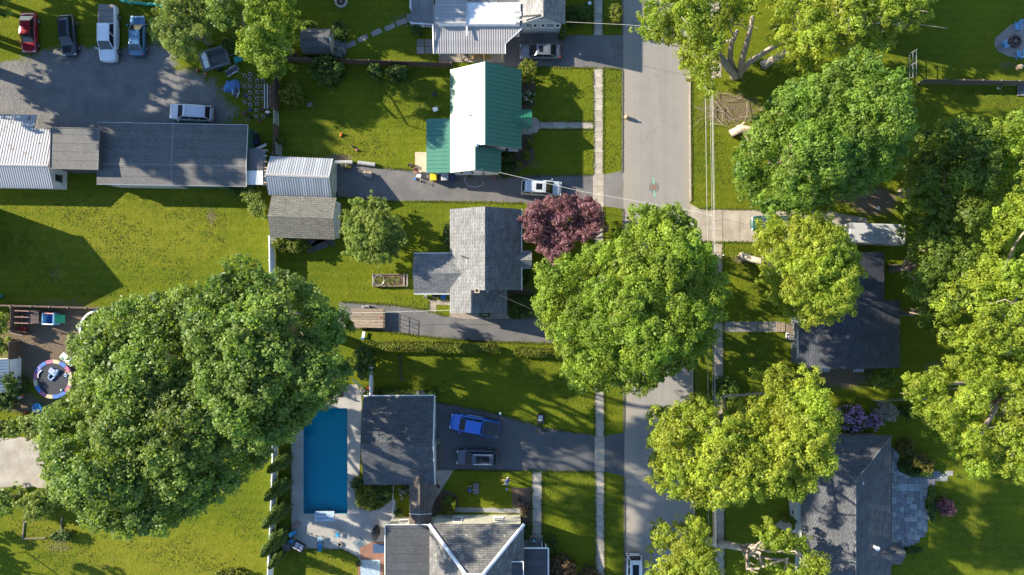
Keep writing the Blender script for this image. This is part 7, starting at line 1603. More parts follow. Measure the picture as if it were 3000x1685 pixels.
for s in (-1,1): MB().bbox((s*.6,0,.42), (.12,.75,.35), .04).build('armrest', WK, t); MB().bbox((s*.28,.05,.45), (.5,.55,.14), .05).build('seat_cushion', CU, t); MB().bbox((s*.28,-.24,.64), (.5,.14,.34), .05).build('back_cushion', CU, t)
t = lt('side_table', 940, 1575, 'small glass topped table on the pool patio', 'table'); MB().box((0,0,.45), (.5,.5,.02)).build('top', mat('pale_glass', (0.35,0.50,0.56), None, 2, .15), t)
for x in (-.22,.22):
    for y in (-.22,.22): q = MB(); q.tube([(x,y,0),(x,y,.44)], .018, 5); q.build('leg', STEEL, t)
t = lt('fire_pit', 997, 1594, 'round rubble stone fire pit on the pool patio', 'fire pit')
for k in range(10): a = k*.628; MB().bbox((.24*math.cos(a),.24*math.sin(a),.12), (.17,.13,.24), .03, a).build('stone', STONE, t)
q = MB(); q.lathe([(.2,.1),(0,.1)], (0,0,0), 12); q.build('ash', BLACKP, t)
t = lt('covered_grill', 1103, 1557, 'gas grill under a black cover beside the flat dark roof', 'grill', 90); q = MB(); q.add([(x,y,0) for x,y in circ(0,0,.78,12,.45)]+[(x,y,.85) for x,y in circ(0,0,.76,12,.42)]+[(x,y,1.15) for x,y in circ(0,0,.5,12,.25)], [(k,(k+1)%12,12+(k+1)%12,12+k) for k in range(12)]+[(12+k,12+(k+1)%12,24+(k+1)%12,24+k) for k in range(12)]+[tuple(range(24,36))]); q.build('cover', BLACKP, t); q = MB(); q.tube([(-.55,.43,.8),(.55,.43,.8)], .02, 5); q.build('seam', mat('grey_fabric2', (0.06,0.06,0.065), None, 3, .8), t)
sheet('brick_deck', [(1055,1604),(1090,1588),(1128,1588),(1128,1650),(1122,1690),(1050,1690),(1048,1652),(1058,1640)], bricks('red_deck_boards', (0.25,0.12,0.085), (0.20,0.10,0.07), (0.08,0.04,0.03), .14, 40, .8, .012), 0.16)
def rug(px, py, rz, w, d, lab, m1, m2, z, pat=False):
    t = lt('rug', px, py, lab, 'rug', rz, z=z); MB().box((0,0,.008), (w,d,.014)).build('field', m1, t)
    for k, (s, mm) in enumerate(((.90,m2),(.74,m1),(.66,m2),(.58,m1))):
        q = MB(); h_ = .018+.004*k; q.box((0,0,h_), (w*s,d*s,.004)); q.build('band', mm, t)
    if pat:
        for k in range(4): MB().box((0,0,.036+.004*k), (.9-.22*k,.9-.22*k,.004), R(45)).build('medallion', m2 if k % 2 == 0 else m1, t)
    return t
RB = mat('rug_navy', (0.07,0.115,0.16), None, 5, .95); RG = mat('rug_grey', (0.22,0.26,0.28), (0.17,0.21,0.23), 5, .95)
rug(1058,1598,39,1.15,1.75,'grey bordered rug lying askew on the pool patio',RB,RG,.035); rug(1110,1607,0,1.35,1.05,'plain blue rug on the red boarded deck',mat('rug_blue', (0.03,0.07,0.16), None, 5, .95),mat('rug_blue2', (0.035,0.08,0.18), None, 5, .95),.165); rug(1085,1664,0,2.3,1.9,'blue and white patterned medallion rug at the bottom edge',mat('rug_pattern', (0.50,0.58,0.62), (0.05,0.12,0.20), 6, .95),mat('rug_pattern2', (0.10,0.20,0.30), (0.42,0.5,0.55), 7, .95),.165,True)
t = lt('low_table', 870, 1536, 'worn brown low table near the arborvitae', 'table', 35); MB().bbox((0,0,.38), (.9,.5,.06), .02).build('top', WOOD, t)
for x in (-.38,.38):
    for y in (-.2,.2): MB().box((x,y,.18), (.06,.06,.36)).build('leg', WOOD, t)
t = lt('storage_bench', 843, 1597, 'dark storage bench at the patio corner by the arborvitae', 'bench', 0); MB().bbox((0,0,.3), (.85,.9,.55), .04).build('box', mat('dark_bench', (0.05,0.055,0.06), None, 2, .6), t); MB().bbox((0,0,.6), (.9,.95,.06), .02).build('lid', mat('bench_lid', (0.09,0.09,0.095), None, 2, .6), t)
t = lt('hose_coil', 829, 1614, 'tangled white pool hose below the arborvitae', 'hose', 30); q = MB(); q.tube([(.38*math.cos(a*.5)*(1+.1*math.sin(a)),.22*math.sin(a*.5),.05+.012*a) for a in range(30)], .035, 5); q.build('coil', WHITE, t); q = MB(); q.ball((.2,.1,.35), (.18,.1,.08)); q.build('float', WHITE, t)
plastic_chair(1003, 1152, 90, 'dark garden chair at the shaded north end of the pool', mat('maroon_black', (0.035,0.02,0.025), None, 3, .6))
t = lt('pool_filter', 1064, 1142, 'beige pool filter tank with pipes beside the garage corner', 'pool filter'); q = MB(); q.lathe([(.25,0),(.28,.1),(.28,.6),(.2,.75),(.08,.8),(0,.82)], (0,0,0), 14); q.build('tank', mat('beige_plastic', (0.40,0.36,0.33), None, 2, .5), t); q = MB(); q.tube([(.3,0,.2),(.6,-.3,.2),(.6,-.7,.15)], .04, 6); q.tube([(-.1,-.25,.3),(-.2,-.7,.2)], .04, 6); q.build('pipes', CHROME, t); q = MB(); q.bbox((.15,-.55,.18), (.35,.3,.35), .05); q.build('pump', BLACKP, t)
t = lt('chemical_tub', 1080, 1135, 'red tub beside the white vinyl fence', 'tub'); q = MB(); q.lathe([(.13,0),(.15,.3),(.15,.32),(0,.33)], (0,0,0), 10); q.build('tub', REDP, t); q = MB(); q.lathe([(.16,.33),(.16,.38),(0,.38)], (0,0,0), 10); q.build('lid', REDP, t)
t = thing('garden_hose', 'blue hose stretching from under the big maple to the pool filter', 'hose', W(1045,1120)); m = MB(); m.tube([W(1032,1112,.04),W(1045,1122,.05),W(1060,1133,.06)], .03, 5); m.build('hose', BLUEP, t); m = MB(); m.tube([W(1060,1133,.06),W(1062,1135,.3)], .035, 5); m.build('coupling', CHROME, t)
# basketball hoop on the low driveway
t = thing('basketball_hoop', 'portable basketball hoop with a red rim by the low driveway', 'basketball hoop', W(1584,1230)); bx, by = gx(1584), gy(1230)
MB().bbox((bx,by+.15,.14), (.85,1.15,.26), .06).build('base', BLACKP, t); MB().box((bx-.02,by+.25,.30), (.5,.62,.05)).build('ballast', mat('ballast_bags', (0.50,0.50,0.50), None, 5, .8), t)
m = MB(); m.tube([(bx,by-.25,.2),(bx,by-.30,2.4),(bx,by-.65,3.1)], .06, 8); m.build('pole', BLACKP, t); yb = gy(1262,3.3); m = MB(); m.box((bx,yb,3.35), (1.4,.05,.95)); m.build('backboard', mat('smoked_board', (0.05,0.055,0.06), None, 2, .2), t); m = MB(); m.tube([(bx,by-.6,3.0),(bx,yb,3.1)], .05, 6); m.build('bracket', BLACKP, t)
m = MB(); yr = yb-.30; m.tube([(bx+.24*math.cos(a*.35),yr+.24*math.sin(a*.35),3.05) for a in range(19)], .022, 6); rim = m.build('rim', REDP, t); m = MB()
for k in range(8): a = k*.785; m.tube([(bx+.24*math.cos(a),yr+.24*math.sin(a),3.05),(bx+.13*math.cos(a+.4),yr+.13*math.sin(a+.4),2.65)], .012, 4)
m.build('net', WHITE, rim)
t = lt('garden_lamp', 1466, 1208, 'white globe lamp beside the low driveway', 'lamp'); q = MB(); q.tube([(0,0,0),(0,0,.7)], .04, 6); q.build('post', BLACKP, t); q = MB(); q.ball((0,0,.85), .18, 12, 8); q.build('globe', WHITE, t, True)
# street things
t = lt('manhole', 1916, 549, 'rust brown manhole cover in the road', 'manhole'); q = MB(); q.lathe([(.36,.012),(.36,.022),(0,.024)], (0,0,0), 24); c_ = q.build('cover', mat('rusty_iron', (0.24,0.15,0.12), (0.15,0.09,0.07), 6, .8, bump=.6, bscale=20), t); q = MB(); q.lathe([(.62,.010),(.62,.0165),(.40,.0165),(.40,.010)], (0,0,0), 24); q.build('collar', mat('patch_asphalt', (0.17,0.165,0.16), None, 5, .85), t)
for y0, dx, lab in ((530,-2,'upper pale green paint mark beside the manhole'),(567,2,'lower pale green paint mark beside the manhole')):
    t = lt('paint_mark', 1916+dx*.5, y0, lab, 'paint mark', 3*dx); MB().box((0,0,.018), (.13,.75,.006)).build('stroke', mat('mint_paint', (0.16,0.52,0.36), None, 4, .7), t); MB().box((.06,-.28,.020), (.12,.16,.006)).build('serif', mat('mint_paint', (0.16,0.52,0.36)), t)
t = lt('refuse_bag', 1834, 345, 'tan paper refuse bag at the left road edge', 'bag'); rnd = random.Random(5); q = MB(); q.ball((0,0,.38), (.26,.24,.40), 12, 8); q.v = [(x*(1+rnd.gauss(0,.10)), y*(1+rnd.gauss(0,.10)), max(.0,z)) for x, y, z in q.v]; q.build('bag', mat('tan_paper', (0.46,0.33,0.22), (0.33,0.23,0.15), 4, .8), t); q = MB(); q.tube([(0,0,.72),(.05,.03,.86)], [.06,.12], 7); q.build('gathered_neck', mat('tan_paper', (0.46,0.33,0.22)), t)
t = lt('yard_sign', 2022, 157, 'small red and white yard sign under the silver maple', 'sign'); MB().box((0,0,.75), (.55,.05,.4), 0, ('X', R(35))).build('board', WHITE, t); MB().box((.1,-.04,.80), (.26,.03,.2), 0, ('X', R(35))).build('red_panel', mat('orange_red', (0.6,0.08,0.04), None, 2, .5), t); q = MB(); q.tube([(-.2,0,0),(-.2,0,.7)], .02, 5); q.tube([(.2,0,0),(.2,0,.7)], .02, 5); q.build('stake', STEEL, t)
t = lt('garden_ornament', 1722, 30, 'pale ornament perched in the dark shrub by the top sidewalk', 'ornament', z=0); q = MB(); q.tube([(0,0,0),(0,0,1.8)], .03, 6); q.build('stake', BLACKP, t); q = MB(); q.lathe([(.05,1.75),(.22,1.85),(.22,1.95),(0,2.0)], (0,0,0), 8); q.build('pinwheel', mat('pale_lilac', (0.6,0.6,0.75), None, 3, .5), t)
t = lt('gas_meter', 1616, 101, 'grey gas meter at the wall of the top house', 'meter'); MB().bbox((0,.2,.5), (.55,.3,.4), .05).build('body', STEEL, t); q = MB(); q.tube([(-.3,.1,0),(-.3,.1,.6)], .05, 6); q.tube([(.3,.1,0),(.3,.1,.6)], .05, 6); q.build('pipes', STEEL, t)
# furniture on the covered patio
t = lt('picnic_bench', 1410, 170, 'yellowish wooden bench under the white metal patio roof', 'bench', 0); 
for k in range(3): MB().box((0,-.2+k*.2,.45), (2.4,.17,.05)).build('slat', mat('honey_wood', (0.36,0.25,0.10), None, 3, .7), t)
for x in (-1,1): MB().box((x,0,.22), (.1,.5,.44)).build('leg', mat('honey_wood', (0.36,0.25,0.10)), t)
t = lt('bicycle', 1366, 172, 'bicycle lying at the edge of the covered patio', 'bicycle', 10); 
for x in (-.5,.5): q = MB(); q.tube([(x+.33*math.cos(a*.35),.33*math.sin(a*.35),.3) for a in range(19)], .025, 5); q.build('wheel', RUBBER, t)
q = MB(); q.tube([(-.5,0,.33),(-.1,-.05,.36),(.35,-.1,.36),(.5,0,.33)], .025, 5); q.tube([(-.1,-.05,.36),(.0,.35,.36),(.35,.25,.36)], .025, 5); q.build('frame', BLACKP, t); MB().bbox((0,.40,.40), (.26,.12,.06), .03).build('saddle', BLACKP, t)
# top lawn fire pit
def firering(px, py, lab, r, n=14, m=STONE):
    t = lt('fire_ring', px, py, lab, 'fire pit')
    for k in range(n): a = k*2*math.pi/n; MB().bbox((r*math.cos(a),r*math.sin(a),.15), (.34*r/.8,.26,.30), .04, a+math.pi/2).build('stone', m, t)
    q = MB(); q.lathe([(r*.9,.06),(0,.10)], (0,0,0), 14); q.build('ash', BLACKP, t)
    for k in range(3): q = MB(); a = k*1.1; q.tube([(-r*.5*math.cos(a),-r*.5*math.sin(a),.15),(r*.5*math.cos(a),r*.5*math.sin(a),.2)], .06, 6); q.build('log', BARK, t)
firering(1000, 6, 'pale stone fire ring cut by the top edge behind the garden shed', .62, 14, CONC); firering(2972, 122, 'rusty fire ring on the gravel patio', .62, 12, mat('rusty_ring', (0.14,0.09,0.075), None, 5, .9))
def adirondack(px, py, rz, lab):
    t = lt('adirondack_chair', px, py, lab, 'chair', rz, group='blue chairs round the gravel fire ring'); m = mat('sky_blue_paint', (0.15,0.36,0.58), (0.12,0.30,0.50), 3, .55)
    for k in range(4): MB().box((.05+(-.22+k*.15),0,.34-.02*(3-k)), (.135,.52,.03)).build('seat_slat', m, t)
    for k in range(5): MB().box((-.42,-.22+k*.11,.68), (.03,.10,.85-.06*abs(k-2)), 0, ('Y', R(-24))).build('back_slat', m, t)
    for s in (-1,1):
        MB().box((.05,s*.33,.56), (.75,.13,.03)).build('armrest', m, t); MB().box((.34,s*.30,.28), (.10,.04,.56)).build('leg', m, t); MB().box((-.38,s*.28,.18), (.5,.04,.14), 0, ('Y', R(22))).build('rear_leg', m, t)
adirondack(2975, 82, -100, 'blue adirondack chair at the top of the gravel patio'); adirondack(2936, 134, 25, 'blue adirondack chair at the left of the gravel patio'); adirondack(2980, 162, 95, 'pale blue adirondack chair at the bottom of the gravel patio')
t = lt('tree_stump', 2983, 198, 'tree stump with a metal can on it below the gravel patio', 'stump'); q = MB(); q.lathe([(.36,0),(.30,.15),(.28,.4),(0,.42)], (0,0,0), 12); q.build('stump', LUMBER, t); q = MB(); q.lathe([(.1,.42),(.1,.62),(0,.62)], (.06,.02,0), 10); q.build('can', CHROME, t)
t = lt('wood_pallet', 2998, 263, 'grey wooden pallet platform at the right edge', 'pallet', 0)
for k in range(5): MB().box((0,-.62+k*.31,.16), (1.6,.24,.04)).build('slat', GREYWOOD, t)
for x in (-.7,0,.7): MB().box((x,0,.07), (.1,1.5,.12)).build('bearer', WOOD, t)
t = lt('bird_table', 2560, 612, 'small white feeder on bare soil above the camper', 'bird feeder', 35); q = MB(); q.tube([(0,0,0),(0,0,.9)], .03, 6); q.build('post', WOOD, t); MB().bbox((0,0,.95), (.34,.34,.08), .03).build('tray', WHITE, t)
t = lt('driveway_toy', 1395, 1431, 'grey cornhole board lying on the shaded front lawn', 'game board', 2); MB().bbox((0,0,.14), (.64,1.25,.04), .02).build('board', mat('slate_board', (0.15,0.165,0.19), None, 3, .7), t); q = MB(); q.lathe([(.08,.161),(.08,.167),(0,.167)], (0,.32,0), 12); q.build('hole', BLACKP, t)
for s in (-1,1): MB().box((s*.27,.5,.06), (.05,.05,.12)).build('leg', WOOD, t)
# play yard, bottom left
t = lt('playset', 104, 927, 'brown timber play frame with a dark deck in the dirt yard', 'playset', -2); DKD = mat('dark_deck', (0.10,0.07,0.07), (0.06,0.045,0.045), 3, .85, rnd=.2)
for k in range(4): MB().box((.35,-.52+k*.35,.9), (1.35,.32,.05)).build('plank', DKD, t)
for x in (-.95,.6,-.3,1.0):
    for y in (-.7,.7): MB().box((x,y,1.0 if x > -.5 else .9), (.09,.09,2.0 if x > -.5 else 1.8)).build('post', mat('redwood', (0.36,0.22,0.16), None, 3, .8), t)
for y in (-.7,.0,.7): MB().box((-.17,y,1.95), (1.65,.08,.08)).build('beam', mat('redwood', (0.36,0.22,0.16)), t)
t = lt('climber', 163, 933, 'blue plastic climber cube with a green slide in the dirt yard', 'climber', -2)
for y in (-.62,.62): MB().bbox((-.1,y,.55), (1.3,.10,1.1), .03).build('side_wall', BLUEP, t); MB().box((-.1,y,1.13), (1.35,.13,.06)).build('rim', mat('coral_plastic', (0.62,0.26,0.22), None, 3, .5) if y > 0 else WHITE, t)
for x in (-.75,.52): MB().bbox((x,0,.6), (.12,1.4,1.15), .03).build('corner_wall', SKYP, t)
for k in range(4): q = MB(); q.tube([(-.6+k*.17,-.5,.3),(-.6+k*.17,-.15,.55)], .06, 6); q.build('rung', BLUEP, t)
MB().bbox((-.1,0,.18), (1.2,1.15,.06), .02).build('floor', BLUEP, t); q = MB(); q.add([(.55,-.5,1.0),(.55,.5,1.0),(1.25,.5,.25),(1.25,-.5,.25),(.55,-.5,.9),(.55,.5,.9),(1.25,.5,.15),(1.25,-.5,.15)], [(0,1,2,3),(7,6,5,4),(0,4,5,1),(1,5,6,2),(2,6,7,3),(3,7,4,0)]); q.build('slide', mat('emerald_plastic', (0.02,0.42,0.22), None, 3, .45), t)
t = lt('ride_on_toy', 72, 962, 'red toy wagon against the yard fence', 'toy wagon', 0); MB().bbox((0,0,.3), (.85,.42,.2), .04).build('tub', REDP, t); q = MB(); q.tube([(.45,0,.25),(.8,0,.5)], .02, 5); q.build('handle', BLACKP, t)
for x in (-.3,.3):
    for y in (-.22,.22): q = MB(); q.ball((x,y,.12), (.12,.04,.12)); q.build('wheel', RUBBER, t)
c = W(310,966); t = thing('paddling_pool', 'round above ground pool with a white rim under the big maple', 'pool', c); RR = 2.35
q = MB(); q.lathe([(RR,0),(RR,1.05),(RR+.10,1.08),(RR+.10,1.14),(RR-.12,1.14),(RR-.12,.9)], c, 32); q.build('wall', mat('pool_wall', (0.72,0.72,0.73), None, 2, .5), t); q = MB(); q.lathe([(RR-.1,.92),(0,.92)], c, 32); q.build('water', mat('teal_water', (0.06,0.42,0.46), (0.05,0.36,0.40), 1, .15), t)
for s in (-.25,.25): q = MB(); q.tube([(c.x-1.0+s*.5,c.y+.4+s,0),(c.x-1.0+s*.5,c.y+.4+s,1.9),(c.x-.4+s*.5,c.y+.3+s,1.9),(c.x-.2+s*.5,c.y+.3+s,.8)], .05, 6); q.build('ladder_rail', VINYL, t)
for k in range(3): MB().box((c.x-.95,c.y+.4,.5+.4*k), (.35,.5,.06)).build('ladder_step', VINYL, t)
t = lt('bicycle', 252, 926, 'small dark blue bicycle lying by the round pool', 'bicycle', -20)
for x in (-.3,.3): q = MB(); q.tube([(x+.2*math.cos(a*.35),.2*math.sin(a*.35),.12) for a in range(19)], .025, 5); q.build('wheel', RUBBER, t)
q = MB(); q.tube([(-.3,0,.15),(0,.1,.18),(.3,0,.15)], .03, 5); q.build('frame', mat('navy_plastic', (0.02,0.03,0.08)), t)
t = lt('hula_hoop', 207, 926, 'pale hoop lying in the dirt play yard', 'hoop'); q = MB(); q.tube([(.38*math.cos(a*.3307),.46*math.sin(a*.3307),.03) for a in range(20)], .02, 5); q.build('ring', mat('dull_hoop', (0.2,0.21,0.17), None, 3, .6), t); q = MB(); q.ball((.38,0,.03), .035, 6, 4); q.build('joint', STEEL, t)
# trampoline
c = W(155,1111,.85); c = Vector((c.x,c.y,0)); t = thing('trampoline', 'round trampoline with a rainbow of edge pads', 'trampoline', c); TR = 2.22
q = MB(); q.lathe([(TR-.36,.82),(TR-.36,.84),(0,.84)], c, 40); q.build('jump_mat', mat('trampoline_mat', (0.022,0.026,0.038), None, 4, .8), t); q = MB(); q.tube([(c.x+TR*math.cos(a*2*math.pi/40),c.y+TR*math.sin(a*2*math.pi/40),.83) for a in range(41)], .05, 6, False); q.build('frame', BLUEP, t)
PADS = [mat('pad_%s' % n_, c_, None, 3, .55) for n_, c_ in (('blue',(0.06,0.16,0.50)),('rose',(0.42,0.12,0.22)),('cream',(0.52,0.46,0.28)),('violet',(0.20,0.20,0.48)))]
order = [2,1,0,2,1,0,3,1,2,0,1,2,0,0,1,2]
for k in range(16):
    q = MB(); n = 4; a0 = 2*math.pi*k/16+.01; a1 = 2*math.pi*(k+1)/16-.01; V = []
    for j in range(n+1):
        a = a0+(a1-a0)*j/n
        for r_, z_ in ((TR-.40,.845),(TR-.38,.90),(TR+.04,.90),(TR+.06,.80)): V.append((c.x+r_*math.cos(a),c.y+r_*math.sin(a),z_))
    q.add(V, [(j*4+i,(j+1)*4+i,(j+1)*4+i+1,j*4+i+1) for j in range(n) for i in range(3)]); q.build('edge_pad', PADS[order[k]], t)
for k in range(6): a = k*1.047; q = MB(); q.tube([(c.x+TR*math.cos(a),c.y+TR*math.sin(a),.8),(c.x+(TR+.05)*math.cos(a),c.y+(TR+.05)*math.sin(a),.0)], .04, 6); q.build('leg', STEEL, t)
def ontramp(name, px, py, rz, lab, cat): p = W(px, py, .9); return thing(name, lab, cat, (p.x,p.y,.845), R(rz), None, True)
t = ontramp('toy_slide', 158, 1090, -35, 'pale blue toddler slide lying on the trampoline', 'toy'); BB = mat('baby_blue', (0.32,0.46,0.66), None, 3, .5)
MB().bbox((0,0,.14), (1.0,.7,.24), .1).build('platform', BB, t); q = MB(); q.tube([(-.2,-.4,.12),(-.15,-.85,.1),(.3,-.95,.1),(.42,-.4,.12)], .10, 7); q.build('hand_loop', BB, t); MB().bbox((-.15,.12,.28), (.72,.5,.06), .03).build('chute', mat('lavender', (0.36,0.40,0.60), None, 3, .5), t); q = MB(); q.ball((.35,.42,.2), .18); q.build('bumper', BB, t)
t = ontramp('toy_arch', 116, 1097, 70, 'white curved toy rail at the left of the trampoline mat', 'toy'); q = MB(); q.tube([(-.4,0,.06),(-.15,.12,.08),(.2,.1,.08),(.45,-.05,.06)], .06, 6); q.build('rail', WHITE, t); MB().bbox((.5,-.05,.05), (.12,.2,.1), .02).build('foot', SKYP, t)
t = ontramp('toy_ring', 193, 1099, 0, 'pale blue ring toy at the right of the trampoline mat', 'toy'); q = MB(); q.tube([(.15*math.cos(a*.5236),.15*math.sin(a*.5236),.1) for a in range(13)], .07, 6); q.build('ring', BB, t); q = MB(); q.ball((.1,.1,.16), .07); q.build('knob', WHITE, t)
t = ontramp('toy_bat', 196, 1089, 20, 'orange toy bat on the trampoline', 'toy'); q = MB(); q.tube([(-.25,0,.06),(.25,0,.06)], [.03,.06], 6); q.build('barrel', ORGP, t); q = MB(); q.ball((-.27,0,.06), .04, 6, 4); q.build('knob', ORGP, t)
t = ontramp('ball', 181, 1143, 0, 'white ball at the lower edge of the trampoline mat', 'ball'); q = MB(); q.ball((0,0,.12), .12, 12, 8); q.build('shell', WHITE, t, True); q = MB(); q.lathe([(.122,-.008),(.122,.008)], (0,0,.12), 12); q.build('seam', BLUEP, t)
t = lt('folding_table', 197, 1053, 'white folding table with clutter beside the trampoline', 'table', -40, zim=.7); MB().bbox((0,0,.72), (1.75,.78,.05), .02).build('top', VINYL, t)
for x in (-.75,.75):
    for y in (-.3,.3): q = MB(); q.tube([(x,y,0),(x*.9,y,.7)], .02, 5); q.build('leg', STEEL, t)
p = W(181,1050,.75); t = thing('tray', 'green tray on the white folding table', 'tray', (p.x,p.y,.745), R(-40), None, True); MB().bbox((0,0,.03), (.42,.28,.05), .03).build('tray', GRNP, t); MB().box((0,0,.06), (.3,.18,.012)).build('contents', mat('pale_green', (0.3,0.5,0.3), None, 3, .6), t)
p = W(203,1052,.75); t = thing('toy_clutter', 'dark and white clutter on the white folding table', 'clutter', (p.x,p.y,.745), 0, None, True)
for k in range(5): MB().bbox((-.2+.1*k,.04*math.sin(k*2),.05), (.14,.12,.09), .02, k).build('item', [BLACKP,WHITE,BLUEP,BLACKP,WHITE][k], t)
t = lt('sand_table', 108, 1196, 'round blue toddler table with a white split lid', 'toy table', 0, zim=.4); q = MB(); q.lathe([(.45,.0),(.55,.3),(.58,.42),(.52,.42),(0,.40)], (0,0,0), 20); q.build('base', mat('vivid_blue', (0.02,0.22,0.55), None, 3, .4), t); q = MB(); q.prism([(-.5,-.1)]+[(.5*math.cos(a*.314+2.6),.5*math.sin(a*.314+2.6)) for a in range(11)], .43, .50); q.build('lid', mat('pale_lid_blue', (0.66,0.70,0.80), None, 3, .4), t)
t = lt('toy_chair', 76, 1209, 'red toddler chair beside the round blue table', 'toy chair', 90); MB().bbox((0,0,.24), (.3,.3,.06), .02).build('seat', REDP, t); MB().bbox((-.16,0,.42), (.06,.3,.34), .02).build('backrest', REDP, t)
for x in (-.1,.1):
    for y in (-.1,.1): MB().box((x,y,.11), (.05,.05,.22)).build('leg', REDP, t)
t = lt('crate', 154, 1204, 'dark wire crate of wood scraps below the trampoline', 'crate', -25)
for s in (-1,1): MB().box((0,s*.32,.25), (.8,.05,.5)).build('side', BLACKP, t); MB().box((s*.4,0,.25), (.05,.6,.5)).build('end', BLACKP, t)
for k in range(4): MB().box((-.22+k*.14,0,.35), (.1,.5,.08), .2*k).build('scrap', LUMBER, t)
t = lt('toy_house', 63, 1162, 'purple and white toy house beside the pale shed', 'toy', 15); MB().bbox((0,0,.22), (.4,.34,.44), .04).build('walls', mat('lilac_plastic', (0.42,0.30,0.55), None, 3, .5), t); MB().bbox((.05,-.1,.47), (.45,.3,.06), .02).build('roof', WHITE, t); MB().bbox((.24,.12,.3), (.12,.2,.6), .03).build('tower', ORGP, t)
t = lt('water_barrel', 2, 868, 'teal barrel cut by the left edge above the play yard fence', 'barrel'); q = MB(); q.lathe([(.3,0),(.34,.3),(.34,.6),(.3,.9),(.25,.92),(0,.9)], (0,0,0), 14); q.build('barrel', TEALP, t); q = MB(); q.lathe([(.345,.28),(.35,.3),(.345,.32)], (0,0,0), 14); q.build('band', STEEL, t)
t = thing('timber_edging', 'rectangular timber edging of an old garden bed in the bottom left lawn', 'garden edging', W(125,1545))
for a, b in (((75,1500),(67,1578)),((67,1578),(135,1575)),((182,1510),(180,1560))):
    a, b = W(*a), W(*b); cc = (a+b)/2; MB().box((cc.x,cc.y,.06), ((b-a).length,.12,.14), math.atan2((b-a).y,(b-a).x)).build('timber', WOOD, t)

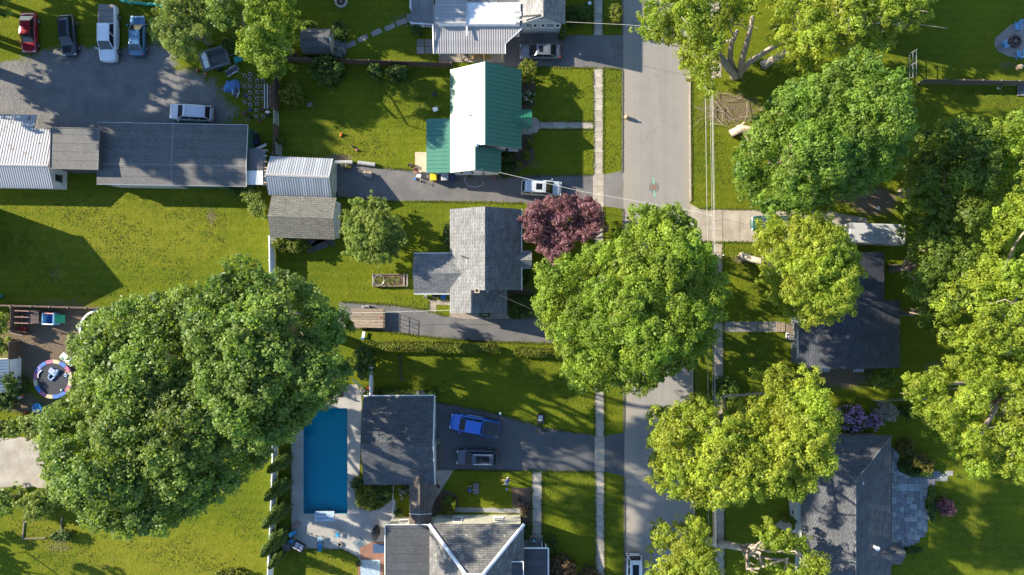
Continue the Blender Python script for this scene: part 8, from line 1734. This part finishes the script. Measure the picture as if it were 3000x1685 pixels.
# ================================================================ PEOPLE (one skinned body each, clothes as children)
def skin_obj(name, verts, edges, rad, m, parent, root=0, sub=1):
    me = bpy.data.meshes.new(name); me.from_pydata([tuple(v) for v in verts], edges, []); me.materials.append(m)
    o = bpy.data.objects.new(name, me); COL.objects.link(o); o.parent = parent
    md = o.modifiers.new('skin', 'SKIN'); sv = me.skin_vertices[0].data
    for i, r in enumerate(rad): sv[i].radius = (r, r) if not hasattr(r, '__len__') else r; sv[i].use_root = (i == root)
    md.use_smooth_shade = True
    s = o.modifiers.new('sub', 'SUBSURF'); s.levels = sub; s.render_levels = sub
    return o
def person(px, py, head, lab, shirt, pants, hair, bend=8, arms=((30,20),(-10,25)), legs=(6,-6), z=0.0, h=1.72):
    """faces +x; bend: torso lean forward in degrees; arms: (forward swing, elbow bend) left, right"""
    t = lt('person', px, py, lab, 'person', head, z); k = h/1.72
    V = []; E = []; Rr = []
    def add(p, r, frm=None):
        V.append(Vector(p)*k); Rr.append(r*k if not hasattr(r, '__len__') else (r[0]*k, r[1]*k)); i = len(V)-1
        if frm is not None: E.append((frm, i))
        return i
    B = R(bend); d = Vector((math.sin(B), 0, math.cos(B))); hip = Vector((0,0,.93))
    pel = add(hip, (.125,.15)); wa = add(hip+d*.16, (.11,.135), pel); chest = add(hip+d*.36, (.115,.165), wa); nb = add(hip+d*.50, .075, chest); nk = add(hip+d*.56, .055, nb)
    hc = add(hip+d*.67+Vector((.03,0,0)), (.095,.08), nk); add(hip+d*.77+Vector((.02,0,0)), (.075,.068), hc)
    nose = add(hip+d*.66+Vector((.135,0,0)), .018, hc)
    idx = {'arm': [], 'leg': []}
    for s, (sw, el) in zip((1,-1), arms):
        sh = add(hip+d*.46+Vector((0,s*.19,0)), .062, nb); a = R(sw); e0 = V[sh]/k+Vector((math.sin(a)*.29, s*.05, -math.cos(a)*.29)); e = add(e0, .045, sh)
        b = R(sw+el); w0 = e0+Vector((math.sin(b)*.25, 0, -math.cos(b)*.25)); w = add(w0, .032, e); u = (w0-e0).normalized()
        p0 = w0+u*.075; p = add(p0, (.022,.04), w); idx['arm'].append((sh, e, w))
        for j, (off, ln) in enumerate(((-.030,.075),(-.010,.088),(.010,.082),(.030,.062))):
            f1 = add(p0+u*ln*.55+Vector((.012,off,0)), .009, p); add(p0+u*ln+Vector((.028,off,0)), .008, f1)
        t1 = add(p0-u*.02+Vector((.04,-s*.02,0)), .010, p); add(p0+u*.02+Vector((.062,-s*.02,0)), .009, t1)
    for s, sw in zip((1,-1), legs):
        a = R(sw); hj = add(hip+Vector((0,s*.09,-.05)), .088, pel); kn0 = Vector((math.sin(a)*.43, s*.10, .50)); kn = add(kn0, .060, hj); an0 = Vector((math.sin(a*.4)*.6-.02, s*.105, .085)); an = add(an0, .042, kn)
        ft = add(an0+Vector((.10,0,-.045)), .038, an); add(an0+Vector((.17,0,-.05)), .030, ft); idx['leg'].append((hj, kn, an))
    skin_obj('body', V, E, Rr, SKIN, t)
    sv = [V[pel]+Vector((0,0,.02)), V[wa], V[chest], V[nb]]; se = [(0,1),(1,2),(2,3)]; sr = [(.14*k,.165*k),(.125*k,.15*k),(.13*k,.18*k),(.085*k,.10*k)]
    for sh, e, w in idx['arm']: sv += [V[sh], V[sh].lerp(V[e], .7)]; sr += [.078*k, .062*k]; n = len(sv); se += [(3,n-2),(n-2,n-1)]
    skin_obj('shirt', sv, se, sr, shirt, t)
    pv = [V[pel]]; pe = []; pr_ = [(.135*k,.16*k)]
    for hj, kn, an in idx['leg']: pv += [V[hj], V[kn], V[kn].lerp(V[an], .1)]; pr_ += [.10*k, .075*k, .072*k]; n = len(pv); pe += [(0,n-3),(n-3,n-2),(n-2,n-1)]
    skin_obj('shorts', pv, pe, pr_, pants, t)
    c = V[hc]+Vector((-.02,0,.05))*k
    q = MB(); q.ball(c, (.108*k,.098*k,.098*k), 12, 8); q.v = [v for v in q.v]; q.build('hair', hair, t, True)
    for s in (-1,1): q = MB(); q.ball(V[hc]+Vector((.082,s*.032,.012))*k, .012*k, 6, 4); q.build('eye', BLACKP, t)
    q = MB(); q.box(V[hc]+Vector((.088,0,-.05))*k, (.01*k,.045*k,.01*k)); q.build('mouth', PINKP, t)
    for hj, kn, an in idx['leg']: q = MB(); q.bbox(V[an]+Vector((.06,0,-.045))*k, (.27*k,.10*k,.08*k), .03); q.build('shoe', WHITE, t)
    return t
DKHAIR = mat('dark_hair', (0.02,0.015,0.012), None, 8, .6); BLHAIR = mat('pale_cap', (0.62,0.62,0.64), None, 8, .7); BRHAIR = mat('brown_hair', (0.10,0.06,0.035), None, 8, .6)
BLUESH = mat('royal_blue_shirt', (0.015,0.10,0.42), None, 6, .9); TURQ = mat('turquoise_shirt', (0.05,0.38,0.58), None, 6, .9); BLKSHIRT = mat('black_shirt', (0.03,0.03,0.035), None, 6, .9); NAVYP = mat('navy_shorts', (0.02,0.03,0.07), None, 6, .9)
person(1375, 1426, -25, 'person in a royal blue shirt leaning beside the grey cornhole board', BLUESH, NAVYP, DKHAIR, 28, ((55,20),(-25,15)), (14,-14))
person(1488, 1402, 195, 'person in blue with a pale cap on the shaded front lawn', BLUESH, BLUESH, BLHAIR, 24, ((40,30),(25,30)), (16,-10))
person(1286, 1418, 60, 'person in black walking up the concrete path by the pool garage', BLKSHIRT, BLKSHIRT, BRHAIR, 8, ((30,25),(-20,20)), (18,-18))
person(1563, 1572, -80, 'person in a turquoise shirt stepping onto the cream house porch', TURQ, NAVYP, DKHAIR, 14, ((25,30),(-20,20)), (16,-10), z=.02)
for x, y, lab in ((1486,1421,'blue bean bag on the front lawn, upper of two'),(1485,1434,'blue bean bag on the front lawn, lower of two')):
    t = lt('bean_bag', x, y, lab, 'bean bag', 20); MB().bbox((0,0,.04), (.22,.2,.08), .04).build('bag', BLUESH, t); MB().box((0,0,.082), (.14,.02,.006)).build('stitching', WHITE, t)
